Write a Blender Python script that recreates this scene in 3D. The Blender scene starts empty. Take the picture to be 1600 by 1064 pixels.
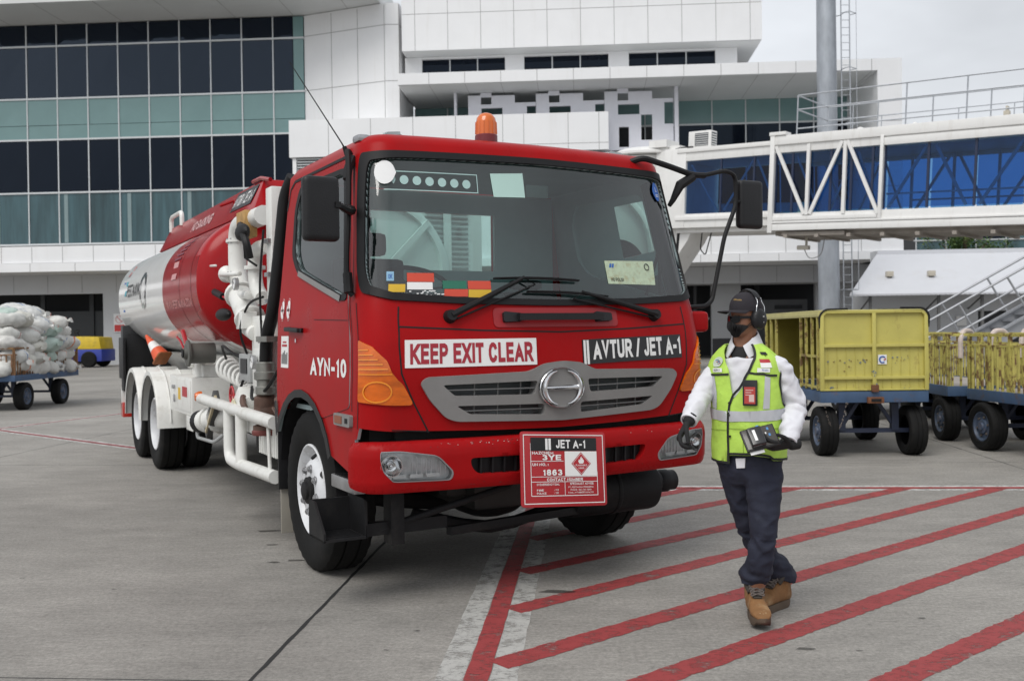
import bpy, bmesh, math, random
from mathutils import Vector, Matrix, noise
R = math.radians
PI = math.pi
sc = bpy.context.scene
col = sc.collection
random.seed(7)

# ---------------- camera, sky, sun, exposure ----------------
cam_d = bpy.data.cameras.new('camera')
cam = bpy.data.objects.new('camera', cam_d)
col.objects.link(cam)
cam_d.sensor_width = 36.0
cam_d.lens = 1545.3 / 1600 * 36
cam_d.dof.use_dof = True
cam_d.dof.focus_distance = 5.6
cam_d.dof.aperture_fstop = 4.5
cam_d.clip_start = 0.05
cam_d.clip_end = 2000
_p, _r = .00921, -.01341
_fw = Vector((0, math.cos(_p), -math.sin(_p)))
_up = Vector((0, math.sin(_p), math.cos(_p)))
_ri = Vector((1, 0, 0))
_ri2 = math.cos(_r) * _ri + math.sin(_r) * _up
_up2 = -math.sin(_r) * _ri + math.cos(_r) * _up
_m = Matrix((( _ri2.x, _up2.x, -_fw.x), (_ri2.y, _up2.y, -_fw.y), (_ri2.z, _up2.z, -_fw.z))).to_4x4()
cam.matrix_world = Matrix.Translation((0, 0, 1.512)) @ _m
sc.camera = cam

SUN_EL, SUN_AZ = 52, 212          # azimuth clockwise from +Y
world = bpy.data.worlds.new('World')
sc.world = world
world.use_nodes = True
wt = world.node_tree
wt.nodes.clear()
w_out = wt.nodes.new('ShaderNodeOutputWorld')
w_bg = wt.nodes.new('ShaderNodeBackground')
w_sky = wt.nodes.new('ShaderNodeTexSky')
w_sky.sky_type = 'NISHITA'
w_sky.sun_disc = False
w_sky.sun_elevation = R(SUN_EL)
w_sky.sun_rotation = R(SUN_AZ)
w_sky.air_density = 1.0
w_sky.dust_density = 3.0
w_sky.ozone_density = 1.0
w_hs = wt.nodes.new('ShaderNodeHueSaturation')
w_hs.inputs['Saturation'].default_value = .16
w_tc = wt.nodes.new('ShaderNodeTexCoord')
w_mp = wt.nodes.new('ShaderNodeMapping')
w_mp.inputs['Scale'].default_value = (1, 1, 2.6)
w_no = wt.nodes.new('ShaderNodeTexNoise')
w_no.inputs['Scale'].default_value = 2.3
w_no.inputs['Detail'].default_value = 5
w_rr = wt.nodes.new('ShaderNodeMapRange')
w_rr.inputs['From Min'].default_value = .3
w_rr.inputs['From Max'].default_value = .7
w_rr.inputs['To Min'].default_value = .74
w_rr.inputs['To Max'].default_value = 1.14
w_mx = wt.nodes.new('ShaderNodeMix')
w_mx.data_type = 'RGBA'
w_mx.blend_type = 'MULTIPLY'
w_mx.inputs['Factor'].default_value = 1
wl = wt.links.new
w_ov = wt.nodes.new('ShaderNodeMix')      # cloud deck over the clear sky
w_ov.data_type = 'RGBA'
w_ov.inputs['Factor'].default_value = .72
w_ov.inputs['B'].default_value = (4.12, 4.31, 4.58, 1)
wl(w_sky.outputs[0], w_hs.inputs['Color'])
wl(w_hs.outputs[0], w_ov.inputs['A'])
wl(w_tc.outputs['Generated'], w_mp.inputs[0])
wl(w_mp.outputs[0], w_no.inputs['Vector'])
wl(w_no.outputs['Fac'], w_rr.inputs['Value'])
wl(w_ov.outputs['Result'], w_mx.inputs['A'])
wl(w_rr.outputs[0], w_mx.inputs['B'])
wl(w_mx.outputs['Result'], w_bg.inputs['Color'])
w_bg.inputs['Strength'].default_value = .15
wl(w_bg.outputs[0], w_out.inputs['Surface'])

sun_d = bpy.data.lights.new('sun', 'SUN')
sun_d.energy = 1.3
sun_d.angle = R(35)
sun_d.color = (1, .97, .92)
sun = bpy.data.objects.new('sun', sun_d)
col.objects.link(sun)
_az, _el = R(SUN_AZ), R(SUN_EL)
_sd = Vector((math.sin(_az) * math.cos(_el), math.cos(_az) * math.cos(_el), math.sin(_el)))
sun.rotation_euler = _sd.to_track_quat('Z', 'Y').to_euler()
sun.location = (0, -10, 30)

sc.view_settings.view_transform = 'Standard'
sc.view_settings.look = 'None'
sc.view_settings.exposure = 0.35
sc.view_settings.gamma = 1
sc.cycles.max_bounces = 8
sc.cycles.transparent_max_bounces = 16

# ---------------- materials ----------------
MATS = {}
def mat(name, c, rough=.5, metal=0., var=.08, scale=3., bump=0., bscale=60., spec=.5, coat=0., alpha=1., stretch=(1, 1, 1),
        dirt=None, dirt_amt=0., dirt_scale=2., dirt_pos=(.52, .7), dstretch=None, rvar=.08, emit=0.):
    if name in MATS: return MATS[name]
    m = bpy.data.materials.new(name)
    m.use_nodes = True
    nt = m.node_tree
    b = nt.nodes['Principled BSDF']
    L = nt.links.new
    b.inputs['Metallic'].default_value = metal
    b.inputs['Specular IOR Level'].default_value = spec
    b.inputs['Coat Weight'].default_value = coat
    b.inputs['Coat Roughness'].default_value = .08
    b.inputs['Alpha'].default_value = alpha
    tc = nt.nodes.new('ShaderNodeTexCoord')
    mp = nt.nodes.new('ShaderNodeMapping')
    mp.inputs['Scale'].default_value = stretch
    L(tc.outputs['Object'], mp.inputs[0])
    n = nt.nodes.new('ShaderNodeTexNoise')
    n.inputs['Scale'].default_value = scale
    n.inputs['Detail'].default_value = 6
    n.inputs['Roughness'].default_value = .62
    L(mp.outputs[0], n.inputs['Vector'])
    cr = nt.nodes.new('ShaderNodeMapRange')
    cr.inputs['From Min'].default_value = .25
    cr.inputs['From Max'].default_value = .75
    cr.inputs['To Min'].default_value = 1 - var
    cr.inputs['To Max'].default_value = 1 + var
    L(n.outputs['Fac'], cr.inputs['Value'])
    mx = nt.nodes.new('ShaderNodeMix')
    mx.data_type = 'RGBA'; mx.blend_type = 'MULTIPLY'
    mx.inputs['Factor'].default_value = 1
    mx.inputs['A'].default_value = (*c, 1)
    L(cr.outputs[0], mx.inputs['B'])
    out = mx.outputs['Result']
    if dirt:
        mp2 = nt.nodes.new('ShaderNodeMapping')
        mp2.inputs['Scale'].default_value = dstretch or (1, 1, 1)
        mp2.inputs['Location'].default_value = (3.1, 1.7, 5.3)
        L(tc.outputs['Object'], mp2.inputs[0])
        n2 = nt.nodes.new('ShaderNodeTexNoise')
        n2.inputs['Scale'].default_value = dirt_scale
        n2.inputs['Detail'].default_value = 8
        n2.inputs['Roughness'].default_value = .7
        L(mp2.outputs[0], n2.inputs['Vector'])
        r2 = nt.nodes.new('ShaderNodeMapRange')
        r2.inputs['From Min'].default_value = dirt_pos[0]
        r2.inputs['From Max'].default_value = dirt_pos[1]
        r2.inputs['To Max'].default_value = dirt_amt
        L(n2.outputs['Fac'], r2.inputs['Value'])
        m2 = nt.nodes.new('ShaderNodeMix')
        m2.data_type = 'RGBA'
        L(r2.outputs[0], m2.inputs['Factor'])
        L(out, m2.inputs['A'])
        m2.inputs['B'].default_value = (*dirt, 1)
        out = m2.outputs['Result']
    L(out, b.inputs['Base Color'])
    rr = nt.nodes.new('ShaderNodeMapRange')
    rr.inputs['To Min'].default_value = max(0, rough - rvar)
    rr.inputs['To Max'].default_value = min(1, rough + rvar)
    L(n.outputs['Fac'], rr.inputs['Value'])
    L(rr.outputs[0], b.inputs['Roughness'])
    if bump:
        n3 = nt.nodes.new('ShaderNodeTexNoise')
        n3.inputs['Scale'].default_value = bscale
        n3.inputs['Detail'].default_value = 4
        L(mp.outputs[0], n3.inputs['Vector'])
        bp = nt.nodes.new('ShaderNodeBump')
        bp.inputs['Strength'].default_value = bump
        bp.inputs['Distance'].default_value = .02
        L(n3.outputs['Fac'], bp.inputs['Height'])
        L(bp.outputs[0], b.inputs['Normal'])
    if emit:
        b.inputs['Emission Color'].default_value = (*c, 1)
        b.inputs['Emission Strength'].default_value = emit
    MATS[name] = m
    return m

def glass(name, tint=(.8, .9, .88), rough=.02, refl=1.0, ior=1.5):
    """thin pane: tinted see-through mixed with a Fresnel mirror"""
    if name in MATS: return MATS[name]
    m = bpy.data.materials.new(name)
    m.use_nodes = True
    nt = m.node_tree
    nt.nodes.clear()
    L = nt.links.new
    o = nt.nodes.new('ShaderNodeOutputMaterial')
    t = nt.nodes.new('ShaderNodeBsdfTransparent')
    t.inputs[0].default_value = (*tint, 1)
    g = nt.nodes.new('ShaderNodeBsdfGlossy')
    g.inputs['Roughness'].default_value = rough
    g.inputs['Color'].default_value = (refl, refl, refl, 1)
    fr = nt.nodes.new('ShaderNodeFresnel')
    fr.inputs[0].default_value = ior
    tc = nt.nodes.new('ShaderNodeTexCoord')
    nz = nt.nodes.new('ShaderNodeTexNoise')
    nz.inputs['Scale'].default_value = 1.5
    L(tc.outputs['Object'], nz.inputs['Vector'])
    bp = nt.nodes.new('ShaderNodeBump')
    bp.inputs['Strength'].default_value = .04
    L(nz.outputs['Fac'], bp.inputs['Height'])
    L(bp.outputs[0], g.inputs['Normal'])
    mx = nt.nodes.new('ShaderNodeMixShader')
    L(fr.outputs[0], mx.inputs[0])
    L(t.outputs[0], mx.inputs[1])
    L(g.outputs[0], mx.inputs[2])
    L(mx.outputs[0], o.inputs['Surface'])
    MATS[name] = m
    return m

# ---------------- object helpers ----------------
def tag(o, label=None, cat=None, group=None, kind=None):
    if label: o['label'] = label
    if cat: o['category'] = cat
    if group: o['group'] = group
    if kind: o['kind'] = kind
    return o

def thing(name, label, cat, loc=(0, 0, 0), rz=0., group=None):
    o = bpy.data.objects.new(name, None)
    o.empty_display_size = .2
    col.objects.link(o)
    o.location = loc
    o.rotation_euler = (0, 0, rz)
    return tag(o, label, cat, group)

def copy_tree(o, parent=None):
    c = o.copy()
    col.objects.link(c)
    if parent is not None:
        c.parent = parent
    for ch in list(o.children):
        copy_tree(ch, c)
    return c

def frame_of(d, hint=Vector((0, 0, 1))):
    d = Vector(d).normalized()
    h = Vector(hint)
    if abs(d.dot(h.normalized())) > .97:
        h = Vector((1, 0, 0)) if abs(d.x) < .9 else Vector((0, 1, 0))
    a = h.cross(d).normalized()
    b = d.cross(a).normalized()
    return a, b, d

class MB:
    def __init__(s):
        s.v = []; s.f = []; s.mi = []
    def add(s, vs, fs, m=0):
        k = len(s.v)
        s.v += [Vector(p) for p in vs]
        s.f += [tuple(i + k for i in f) for f in fs]
        s.mi += [m] * len(fs)
        return s
    def box(s, x0, x1, y0, y1, z0, z1, m=0, M=None):
        vs = [Vector(p) for p in ((x0, y0, z0), (x1, y0, z0), (x1, y1, z0), (x0, y1, z0), (x0, y0, z1), (x1, y0, z1), (x1, y1, z1), (x0, y1, z1))]
        if M is not None: vs = [M @ p for p in vs]
        return s.add(vs, [(0, 3, 2, 1), (4, 5, 6, 7), (0, 1, 5, 4), (1, 2, 6, 5), (2, 3, 7, 6), (3, 0, 4, 7)], m)
    def beam(s, p0, p1, w, h, m=0, hint=(0, 0, 1)):
        p0, p1 = Vector(p0), Vector(p1)
        a, b, d = frame_of(p1 - p0, hint)
        vs = []
        for p in (p0, p1):
            for sx, sy in ((-1, -1), (1, -1), (1, 1), (-1, 1)):
                vs.append(p + a * sx * w / 2 + b * sy * h / 2)
        return s.add(vs, [(3, 2, 1, 0), (4, 5, 6, 7), (0, 1, 5, 4), (1, 2, 6, 5), (2, 3, 7, 6), (3, 0, 4, 7)], m)
    def loft(s, rings, m=0, closed=True, caps=True):
        n = len(rings[0]); vs = [p for r in rings for p in r]; fs = []
        for i in range(len(rings) - 1):
            for j in range(n if closed else n - 1):
                a, b = i * n + j, i * n + (j + 1) % n
                fs.append((a, b, b + n, a + n))
        if caps:
            fs.append(tuple(range(n - 1, -1, -1)))
            fs.append(tuple((len(rings) - 1) * n + j for j in range(n)))
        return s.add(vs, fs, m)
    def cyl(s, p0, p1, r0, r1=None, n=16, m=0, caps=True):
        p0, p1 = Vector(p0), Vector(p1)
        r1 = r0 if r1 is None else r1
        a, b, d = frame_of(p1 - p0)
        rg = [[p + (a * math.cos(2 * PI * j / n) + b * math.sin(2 * PI * j / n)) * r for j in range(n)] for p, r in ((p0, r0), (p1, r1))]
        return s.loft(rg, m, True, caps)
    def tube(s, pts, r, n=8, m=0, sub=0, caps=True):
        pts = [Vector(p) for p in pts]
        if sub: pts = smooth_path(pts, sub)
        k = len(pts)
        rs = r if isinstance(r, (list, tuple)) else [r] * k
        if len(rs) != k:
            rs = [rs[min(len(rs) - 1, int(i / (k - 1) * (len(rs) - 1) + .0001))] + 0 for i in range(k)]
        rg = []; a = None
        for i in range(k):
            d = (pts[min(i + 1, k - 1)] - pts[max(i - 1, 0)]).normalized()
            if a is None:
                a, b, _ = frame_of(d)
            else:
                a = (a - d * a.dot(d)).normalized()
                b = d.cross(a)
            rg.append([pts[i] + (a * math.cos(2 * PI * j / n) + b * math.sin(2 * PI * j / n)) * rs[i] for j in range(n)])
        return s.loft(rg, m, True, caps)
    def lathe(s, prof, o, axis=(0, 0, 1), n=24, m=0, hint=(0, 0, 1), caps=True):
        a, b, d = frame_of(axis, hint)
        o = Vector(o)
        rg = [[o + d * h + (a * math.cos(2 * PI * j / n) + b * math.sin(2 * PI * j / n)) * max(r, 1e-4) for j in range(n)] for r, h in prof]
        return s.loft(rg, m, True, caps)
    def prism(s, poly, o, ex, ey, ez, d, m=0):
        o, ex, ey, ez = Vector(o), Vector(ex), Vector(ey), Vector(ez)
        lo = [o + ex * x + ey * y for x, y in poly]
        hi = [p + ez * d for p in lo]
        return s.loft([lo, hi], m)
    def ball(s, c, r, n=12, m=0, M=None):
        c = Vector(c)
        rr = r if isinstance(r, (tuple, list)) else (r, r, r)
        rg = []
        for i in range(n + 1):
            t = PI * i / n
            t = min(max(t, .02), PI - .02)
            ring = []
            for j in range(n * 2):
                q = Vector((math.sin(t) * math.cos(PI * j / n) * rr[0], math.sin(t) * math.sin(PI * j / n) * rr[1], -math.cos(t) * rr[2]))
                if M is not None: q = M @ q
                ring.append(c + q)
            rg.append(ring)
        return s.loft(rg, m)
    def build(s, name, mats, parent=None, bevel=0, smooth=35, seg=2, recalc=True):
        me = bpy.data.meshes.new(name)
        me.from_pydata([tuple(p) for p in s.v], [], s.f)
        for i, p in enumerate(me.polygons): p.material_index = s.mi[i]
        if bevel or recalc:
            bm = bmesh.new(); bm.from_mesh(me)
            if recalc: bmesh.ops.recalc_face_normals(bm, faces=bm.faces)
            if bevel:
                es = [e for e in bm.edges if len(e.link_faces) == 2 and e.calc_face_angle(0) > R(30)]
                bmesh.ops.bevel(bm, geom=es, offset=bevel, segments=seg, profile=.6, affect='EDGES', clamp_overlap=True)
            bm.to_mesh(me); bm.free()
        return finish(me, name, mats, parent, smooth)

def build_pieces(mb, name, mats, parent=None, gap=.02, **kw):
    """builds each cluster of touching shapes as an object of its own"""
    par = list(range(len(mb.v)))
    def root(i):
        while par[i] != i:
            par[i] = par[par[i]]; i = par[i]
        return i
    for f in mb.f:
        for j in f[1:]: par[root(j)] = root(f[0])
    comp = {}
    for i in range(len(mb.v)): comp.setdefault(root(i), []).append(i)
    boxes = []
    for ids in comp.values():
        lo = [min(mb.v[i][k] for i in ids) - gap / 2 for k in range(3)]; hi = [max(mb.v[i][k] for i in ids) + gap / 2 for k in range(3)]
        boxes.append([lo, hi, set(ids)])
    merged = True
    while merged:
        merged = False; out = []
        for bx in boxes:
            for o in out:
                if all(bx[0][k] <= o[1][k] and o[0][k] <= bx[1][k] for k in range(3)):
                    o[0] = [min(a, c) for a, c in zip(o[0], bx[0])]; o[1] = [max(a, c) for a, c in zip(o[1], bx[1])]; o[2] |= bx[2]; merged = True
                    break
            else: out.append(bx)
        boxes = out
    res = []
    for lo, hi, ids in boxes:
        order = sorted(ids); mp = {i: k for k, i in enumerate(order)}
        q = MB(); q.v = [mb.v[i] for i in order]
        for f, m in zip(mb.f, mb.mi):
            if f[0] in ids: q.f.append(tuple(mp[i] for i in f)); q.mi.append(m)
        res.append(q.build(name, mats, parent, **kw))
    return res

def finish(me, name, mats, parent=None, smooth=35):
    if not isinstance(mats, (list, tuple)): mats = [mats]
    for mm in mats: me.materials.append(mm)
    if smooth:
        me.shade_smooth()
        me.set_sharp_from_angle(angle=R(smooth))
    o = bpy.data.objects.new(name, me)
    col.objects.link(o)
    if parent is not None: o.parent = parent
    return o

def smooth_path(pts, sub):
    out = []
    n = len(pts)
    for i in range(n - 1):
        p0, p1, p2, p3 = pts[max(i - 1, 0)], pts[i], pts[i + 1], pts[min(i + 2, n - 1)]
        for k in range(sub):
            t = k / sub
            out.append(.5 * ((2 * p1) + (p2 - p0) * t + (2 * p0 - 5 * p1 + 4 * p2 - p3) * t * t + (3 * p1 - p0 - 3 * p2 + p3) * t ** 3))
    out.append(pts[-1])
    return out

def fillet(pts, r, k=5):
    """polyline with its inner corners rounded"""
    pts = [Vector(p) for p in pts]
    out = [pts[0]]
    for i in range(1, len(pts) - 1):
        a, b, c = pts[i - 1], pts[i], pts[i + 1]
        d0, d1 = (a - b), (c - b)
        q = min(r, d0.length * .49, d1.length * .49)
        s0, s1 = b + d0.normalized() * q, b + d1.normalized() * q
        for j in range(k + 1):
            t = j / k
            out.append((1 - t) ** 2 * s0 + 2 * t * (1 - t) * b + t * t * s1)
    out.append(pts[-1])
    return out

def boolean_cut(ob, cutters, op='DIFFERENCE'):
    """apply boolean modifiers and drop the cutters"""
    for c in cutters:
        md = ob.modifiers.new('cut', 'BOOLEAN')
        md.operation = op
        md.object = c
        md.solver = 'EXACT'
    dg = bpy.context.evaluated_depsgraph_get()
    dg.update()
    me = bpy.data.meshes.new_from_object(ob.evaluated_get(dg))
    ob.modifiers.clear()
    old = ob.data
    ob.data = me
    bpy.data.meshes.remove(old)
    for c in cutters:
        d = c.data
        bpy.data.objects.remove(c)
        if d.users == 0: bpy.data.meshes.remove(d)
    return ob

def remesh(ob, voxel, smooth_it=4, smooth_fac=.5):
    md = ob.modifiers.new('r', 'REMESH')
    md.mode = 'VOXEL'
    md.voxel_size = voxel
    if smooth_it:
        m2 = ob.modifiers.new('s', 'SMOOTH')
        m2.factor = smooth_fac
        m2.iterations = smooth_it
    dg = bpy.context.evaluated_depsgraph_get()
    dg.update()
    me = bpy.data.meshes.new_from_object(ob.evaluated_get(dg))
    ob.modifiers.clear()
    old = ob.data
    mats = list(old.materials)
    ob.data = me
    bpy.data.meshes.remove(old)
    me.shade_smooth()
    return ob

_O = [(.5, 1), (.78, .93), (1, .68), (1, .32), (.78, .07), (.5, 0), (.22, .07), (0, .32), (0, .68), (.22, .93), (.5, 1)]
_C = [(1, .70), (.88, .91), (.64, 1), (.38, 1), (.13, .88), (0, .64), (0, .36), (.13, .12), (.38, 0), (.64, 0), (.88, .09), (1, .30)]
_S = [(.96, .74), (.86, .92), (.62, 1), (.36, 1), (.10, .91), (.03, .74), (.12, .60), (.40, .53), (.70, .46), (.94, .36), (1, .22), (.90, .07), (.62, 0), (.36, 0), (.10, .08), (0, .27)]
_P = [(0, 0), (0, 1), (.62, 1), (.90, .92), (1, .74), (.90, .55), (.62, .46), (0, .46)]
GLYPH = {
 'A': (.80, [[(0, 0), (.5, 1), (1, 0)], [(.2, .30), (.8, .30)]]),
 'B': (.72, [[(0, 0), (0, 1), (.6, 1), (.88, .93), (.94, .77), (.86, .60), (.6, .53), (0, .53)], [(.58, .53), (.92, .45), (1, .27), (.92, .08), (.60, 0), (0, 0)]]),
 'C': (.74, [_C]), 'D': (.76, [[(0, 0), (0, 1), (.52, 1), (.84, .88), (1, .64), (1, .36), (.84, .12), (.52, 0), (0, 0)]]),
 'E': (.66, [[(1, 1), (0, 1), (0, 0), (1, 0)], [(0, .52), (.9, .52)]]), 'F': (.62, [[(1, 1), (0, 1), (0, 0)], [(0, .50), (.85, .50)]]),
 'G': (.78, [_C + [(1, .46), (.60, .46)]]), 'H': (.74, [[(0, 0), (0, 1)], [(1, 0), (1, 1)], [(0, .52), (1, .52)]]),
 'I': (.2, [[(.5, 0), (.5, 1)]]), 'J': (.58, [[(1, 1), (1, .26), (.86, .06), (.5, 0), (.16, .06), (0, .30)]]),
 'K': (.76, [[(0, 0), (0, 1)], [(.96, 1), (0, .36)], [(.30, .56), (1, 0)]]), 'L': (.62, [[(0, 1), (0, 0), (1, 0)]]),
 'M': (.86, [[(0, 0), (0, 1), (.5, .08), (1, 1), (1, 0)]]), 'N': (.74, [[(0, 0), (0, 1), (1, 0), (1, 1)]]),
 'O': (.80, [_O]), 'P': (.70, [_P]), 'Q': (.80, [_O, [(.6, .25), (1, -.04)]]), 'R': (.74, [_P, [(.5, .46), (1, 0)]]), 'S': (.70, [_S]),
 'T': (.68, [[(0, 1), (1, 1)], [(.5, 1), (.5, 0)]]), 'U': (.74, [[(0, 1), (0, .28), (.14, .06), (.5, 0), (.86, .06), (1, .28), (1, 1)]]),
 'V': (.74, [[(0, 1), (.5, 0), (1, 1)]]), 'W': (1.05, [[(0, 1), (.25, 0), (.5, .95), (.75, 0), (1, 1)]]), 'X': (.74, [[(0, 0), (1, 1)], [(0, 1), (1, 0)]]),
 'Y': (.74, [[(0, 1), (.5, .45), (1, 1)], [(.5, .45), (.5, 0)]]), 'Z': (.68, [[(0, 1), (1, 1), (0, 0), (1, 0)]]),
 '0': (.64, [_O]), '1': (.42, [[(.05, .74), (.45, .84), (.85, 1), (.85, 0)]]),
 '2': (.64, [[(.02, .72), (.14, .92), (.45, 1), (.78, .94), (.95, .74), (.86, .52), (.5, .30), (0, 0), (1, 0)]]),
 '3': (.64, [[(.02, .78), (.16, .94), (.46, 1), (.78, .94), (.92, .76), (.80, .58), (.42, .53)], [(.42, .53), (.86, .46), (1, .27), (.88, .07), (.5, 0), (.15, .06), (0, .25)]]),
 '4': (.66, [[(.74, 0), (.74, 1), (0, .28), (1, .28)]]), '5': (.64, [[(.92, 1), (.18, 1), (.06, .50), (.36, .62), (.72, .60), (.98, .42), (.98, .2), (.78, .04), (.42, 0), (.12, .06), (0, .24)]]),
 '6': (.64, [[(.94, .78), (.76, .96), (.46, 1), (.16, .86), (0, .5), (.04, .22), (.22, .03), (.52, 0), (.84, .06), (1, .30), (.86, .54), (.52, .60), (.2, .52), (.04, .34)]]),
 '7': (.64, [[(0, 1), (1, 1), (.5, .5), (.32, 0)]]), '8': (.64, [[(.5, .53), (.14, .62), (.06, .78), (.2, .95), (.5, 1), (.8, .95), (.94, .78), (.86, .62), (.5, .53), (.1, .44), (0, .25), (.14, .06), (.5, 0), (.86, .06), (1, .25), (.9, .44), (.5, .53)]]),
 '9': (.64, [[(.06, .22), (.24, .04), (.54, 0), (.84, .14), (1, .5), (.96, .78), (.78, .97), (.48, 1), (.16, .94), (0, .70), (.14, .46), (.48, .40), (.8, .48), (.96, .66)]]),
 '-': (.42, [[(0, .40), (1, .40)]]), '/': (.46, [[(0, -.03), (1, 1.03)]]), '.': (.2, [[(.5, -.05), (.5, .08)]]), ':': (.2, [[(.5, .02), (.5, .18)], [(.5, .55), (.5, .71)]]),
 '@': (.9, [_O, [(.7, .3), (.4, .3), (.35, .6), (.7, .6), (.7, .3)]]), '(': (.3, [[(1, 1.05), (.1, .75), (.1, .25), (1, -.05)]]), ')': (.3, [[(0, 1.05), (.9, .75), (.9, .25), (0, -.05)]]), '|': (.2, [[(.5, -.1), (.5, 1.1)]]),
}
_gl = {}
def glyph(ch, t):
    """one block letter, cap height 1, as clean triangles: union of its strokes"""
    if (ch, t) in _gl: return _gl[(ch, t)]
    w, strokes = GLYPH[ch]
    quads = []
    for st in strokes:
        pts = [Vector((t / 2 + x * max(w - t, 0), t / 2 + y * (1 - t))) for x, y in st]
        n = len(pts)
        closed = (pts[0] - pts[-1]).length < 1e-6
        L_, R_ = [], []
        for i in range(n):
            a = pts[i] - pts[i - 1] if i else (pts[0] - pts[-2] if closed else pts[1] - pts[0])
            b = pts[i + 1] - pts[i] if i < n - 1 else (pts[1] - pts[0] if closed else a)
            a.normalize(); b.normalize()
            na, nb = Vector((-a.y, a.x)), Vector((-b.y, b.x))
            m = na + nb
            m = m / max(m.length_squared / 2, .22) if m.length > .2 else na
            L_.append(pts[i] + m * t / 2); R_.append(pts[i] - m * t / 2)
        if not closed:      # square ends, slanted strokes run on to the base and cap line
            d0 = (pts[1] - pts[0]).normalized() * t / 2; d1 = (pts[-1] - pts[-2]).normalized() * t / 2
            if abs(d0.x) < 1e-6 or abs(d0.y) < 1e-6:
                L_[0] -= d0; R_[0] -= d0
            if abs(d1.x) < 1e-6 or abs(d1.y) < 1e-6:
                L_[-1] += d1; R_[-1] += d1
            for Q, i, d, e in ((L_, 0, -d0, d0), (R_, 0, -d0, d0), (L_, -1, d1, d1), (R_, -1, d1, d1)):
                if abs(e.x) > 1e-6 and abs(e.y) > t * .3:
                    q = Q[i]; tgt = 0 if q.y < .5 else 1
                    if abs(q.y - tgt) < t * .9: Q[i] = q + d * ((tgt - q.y) / d.y)
        for i in range(n - 1): quads.append([L_[i], R_[i], R_[i + 1], L_[i + 1]])
    from mathutils.geometry import delaunay_2d_cdt as cdt
    pts = []; es = []
    for q in quads:
        k = len(pts); pts += q; es += [(k, k + 1), (k + 1, k + 2), (k + 2, k + 3), (k + 3, k)]
    vs, _, fs, _, _, _ = cdt(pts, es, [], 0, 1e-4)
    def inq(p, q):
        c = False
        for i in range(4):
            a, b = q[i], q[i - 1]
            if (a.y > p.y) != (b.y > p.y) and p.x < (b.x - a.x) * (p.y - a.y) / (b.y - a.y) + a.x: c = not c
        return c
    out = []
    for f in fs:
        c = sum((vs[i] for i in f), Vector((0, 0))) / len(f)
        if any(inq(c, q) for q in quads): out.append(tuple(f))
    flat = ch.isalnum()
    _gl[(ch, t)] = ([(p.x, min(1, max(0, p.y)) if flat else p.y) for p in vs], out, w)
    return _gl[(ch, t)]

def lettering(mb, s, place, cx, cy, h, width=None, bold=.02, m=0, mirror=False, gap=.13):
    """block lettering: place(x, y) turns the flat position into a 3D point; cx is the middle, cy the base line"""
    t = .12 + bold * 1.6
    total = 0; run = []
    for ch in s.upper():
        if ch == ' ':
            total += .34; continue
        g = glyph(ch, t)
        run.append((g, total)); total += g[2] + gap
    total -= gap
    k = h if width is None else width / total
    for (vs, fs, w), x0 in run:
        mb.add([place(cx + ((x0 + x) - total / 2) * k * (-1 if mirror else 1), cy + y * h) for x, y in vs], fs, m)

def grid_boxes(mb, x0, x1, z0, z1, holes, y0, y1, m=0):
    """a slab in the xz plane with rectangular openings, as butted boxes"""
    xs = sorted({x0, x1} | {min(max(h[0], x0), x1) for h in holes} | {min(max(h[1], x0), x1) for h in holes})
    zs = sorted({z0, z1} | {min(max(h[2], z0), z1) for h in holes} | {min(max(h[3], z0), z1) for h in holes})
    for i in range(len(xs) - 1):
        run = None
        for j in range(len(zs) - 1):
            cx, cz = (xs[i] + xs[i + 1]) / 2, (zs[j] + zs[j + 1]) / 2
            solid = not any(h[0] < cx < h[1] and h[2] < cz < h[3] for h in holes)
            if solid:
                if run is None: run = zs[j]
            if (not solid or j == len(zs) - 2) and run is not None:
                mb.box(xs[i], xs[i + 1], y0, y1, run, zs[j + 1] if solid else zs[j], m)
                run = None
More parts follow.
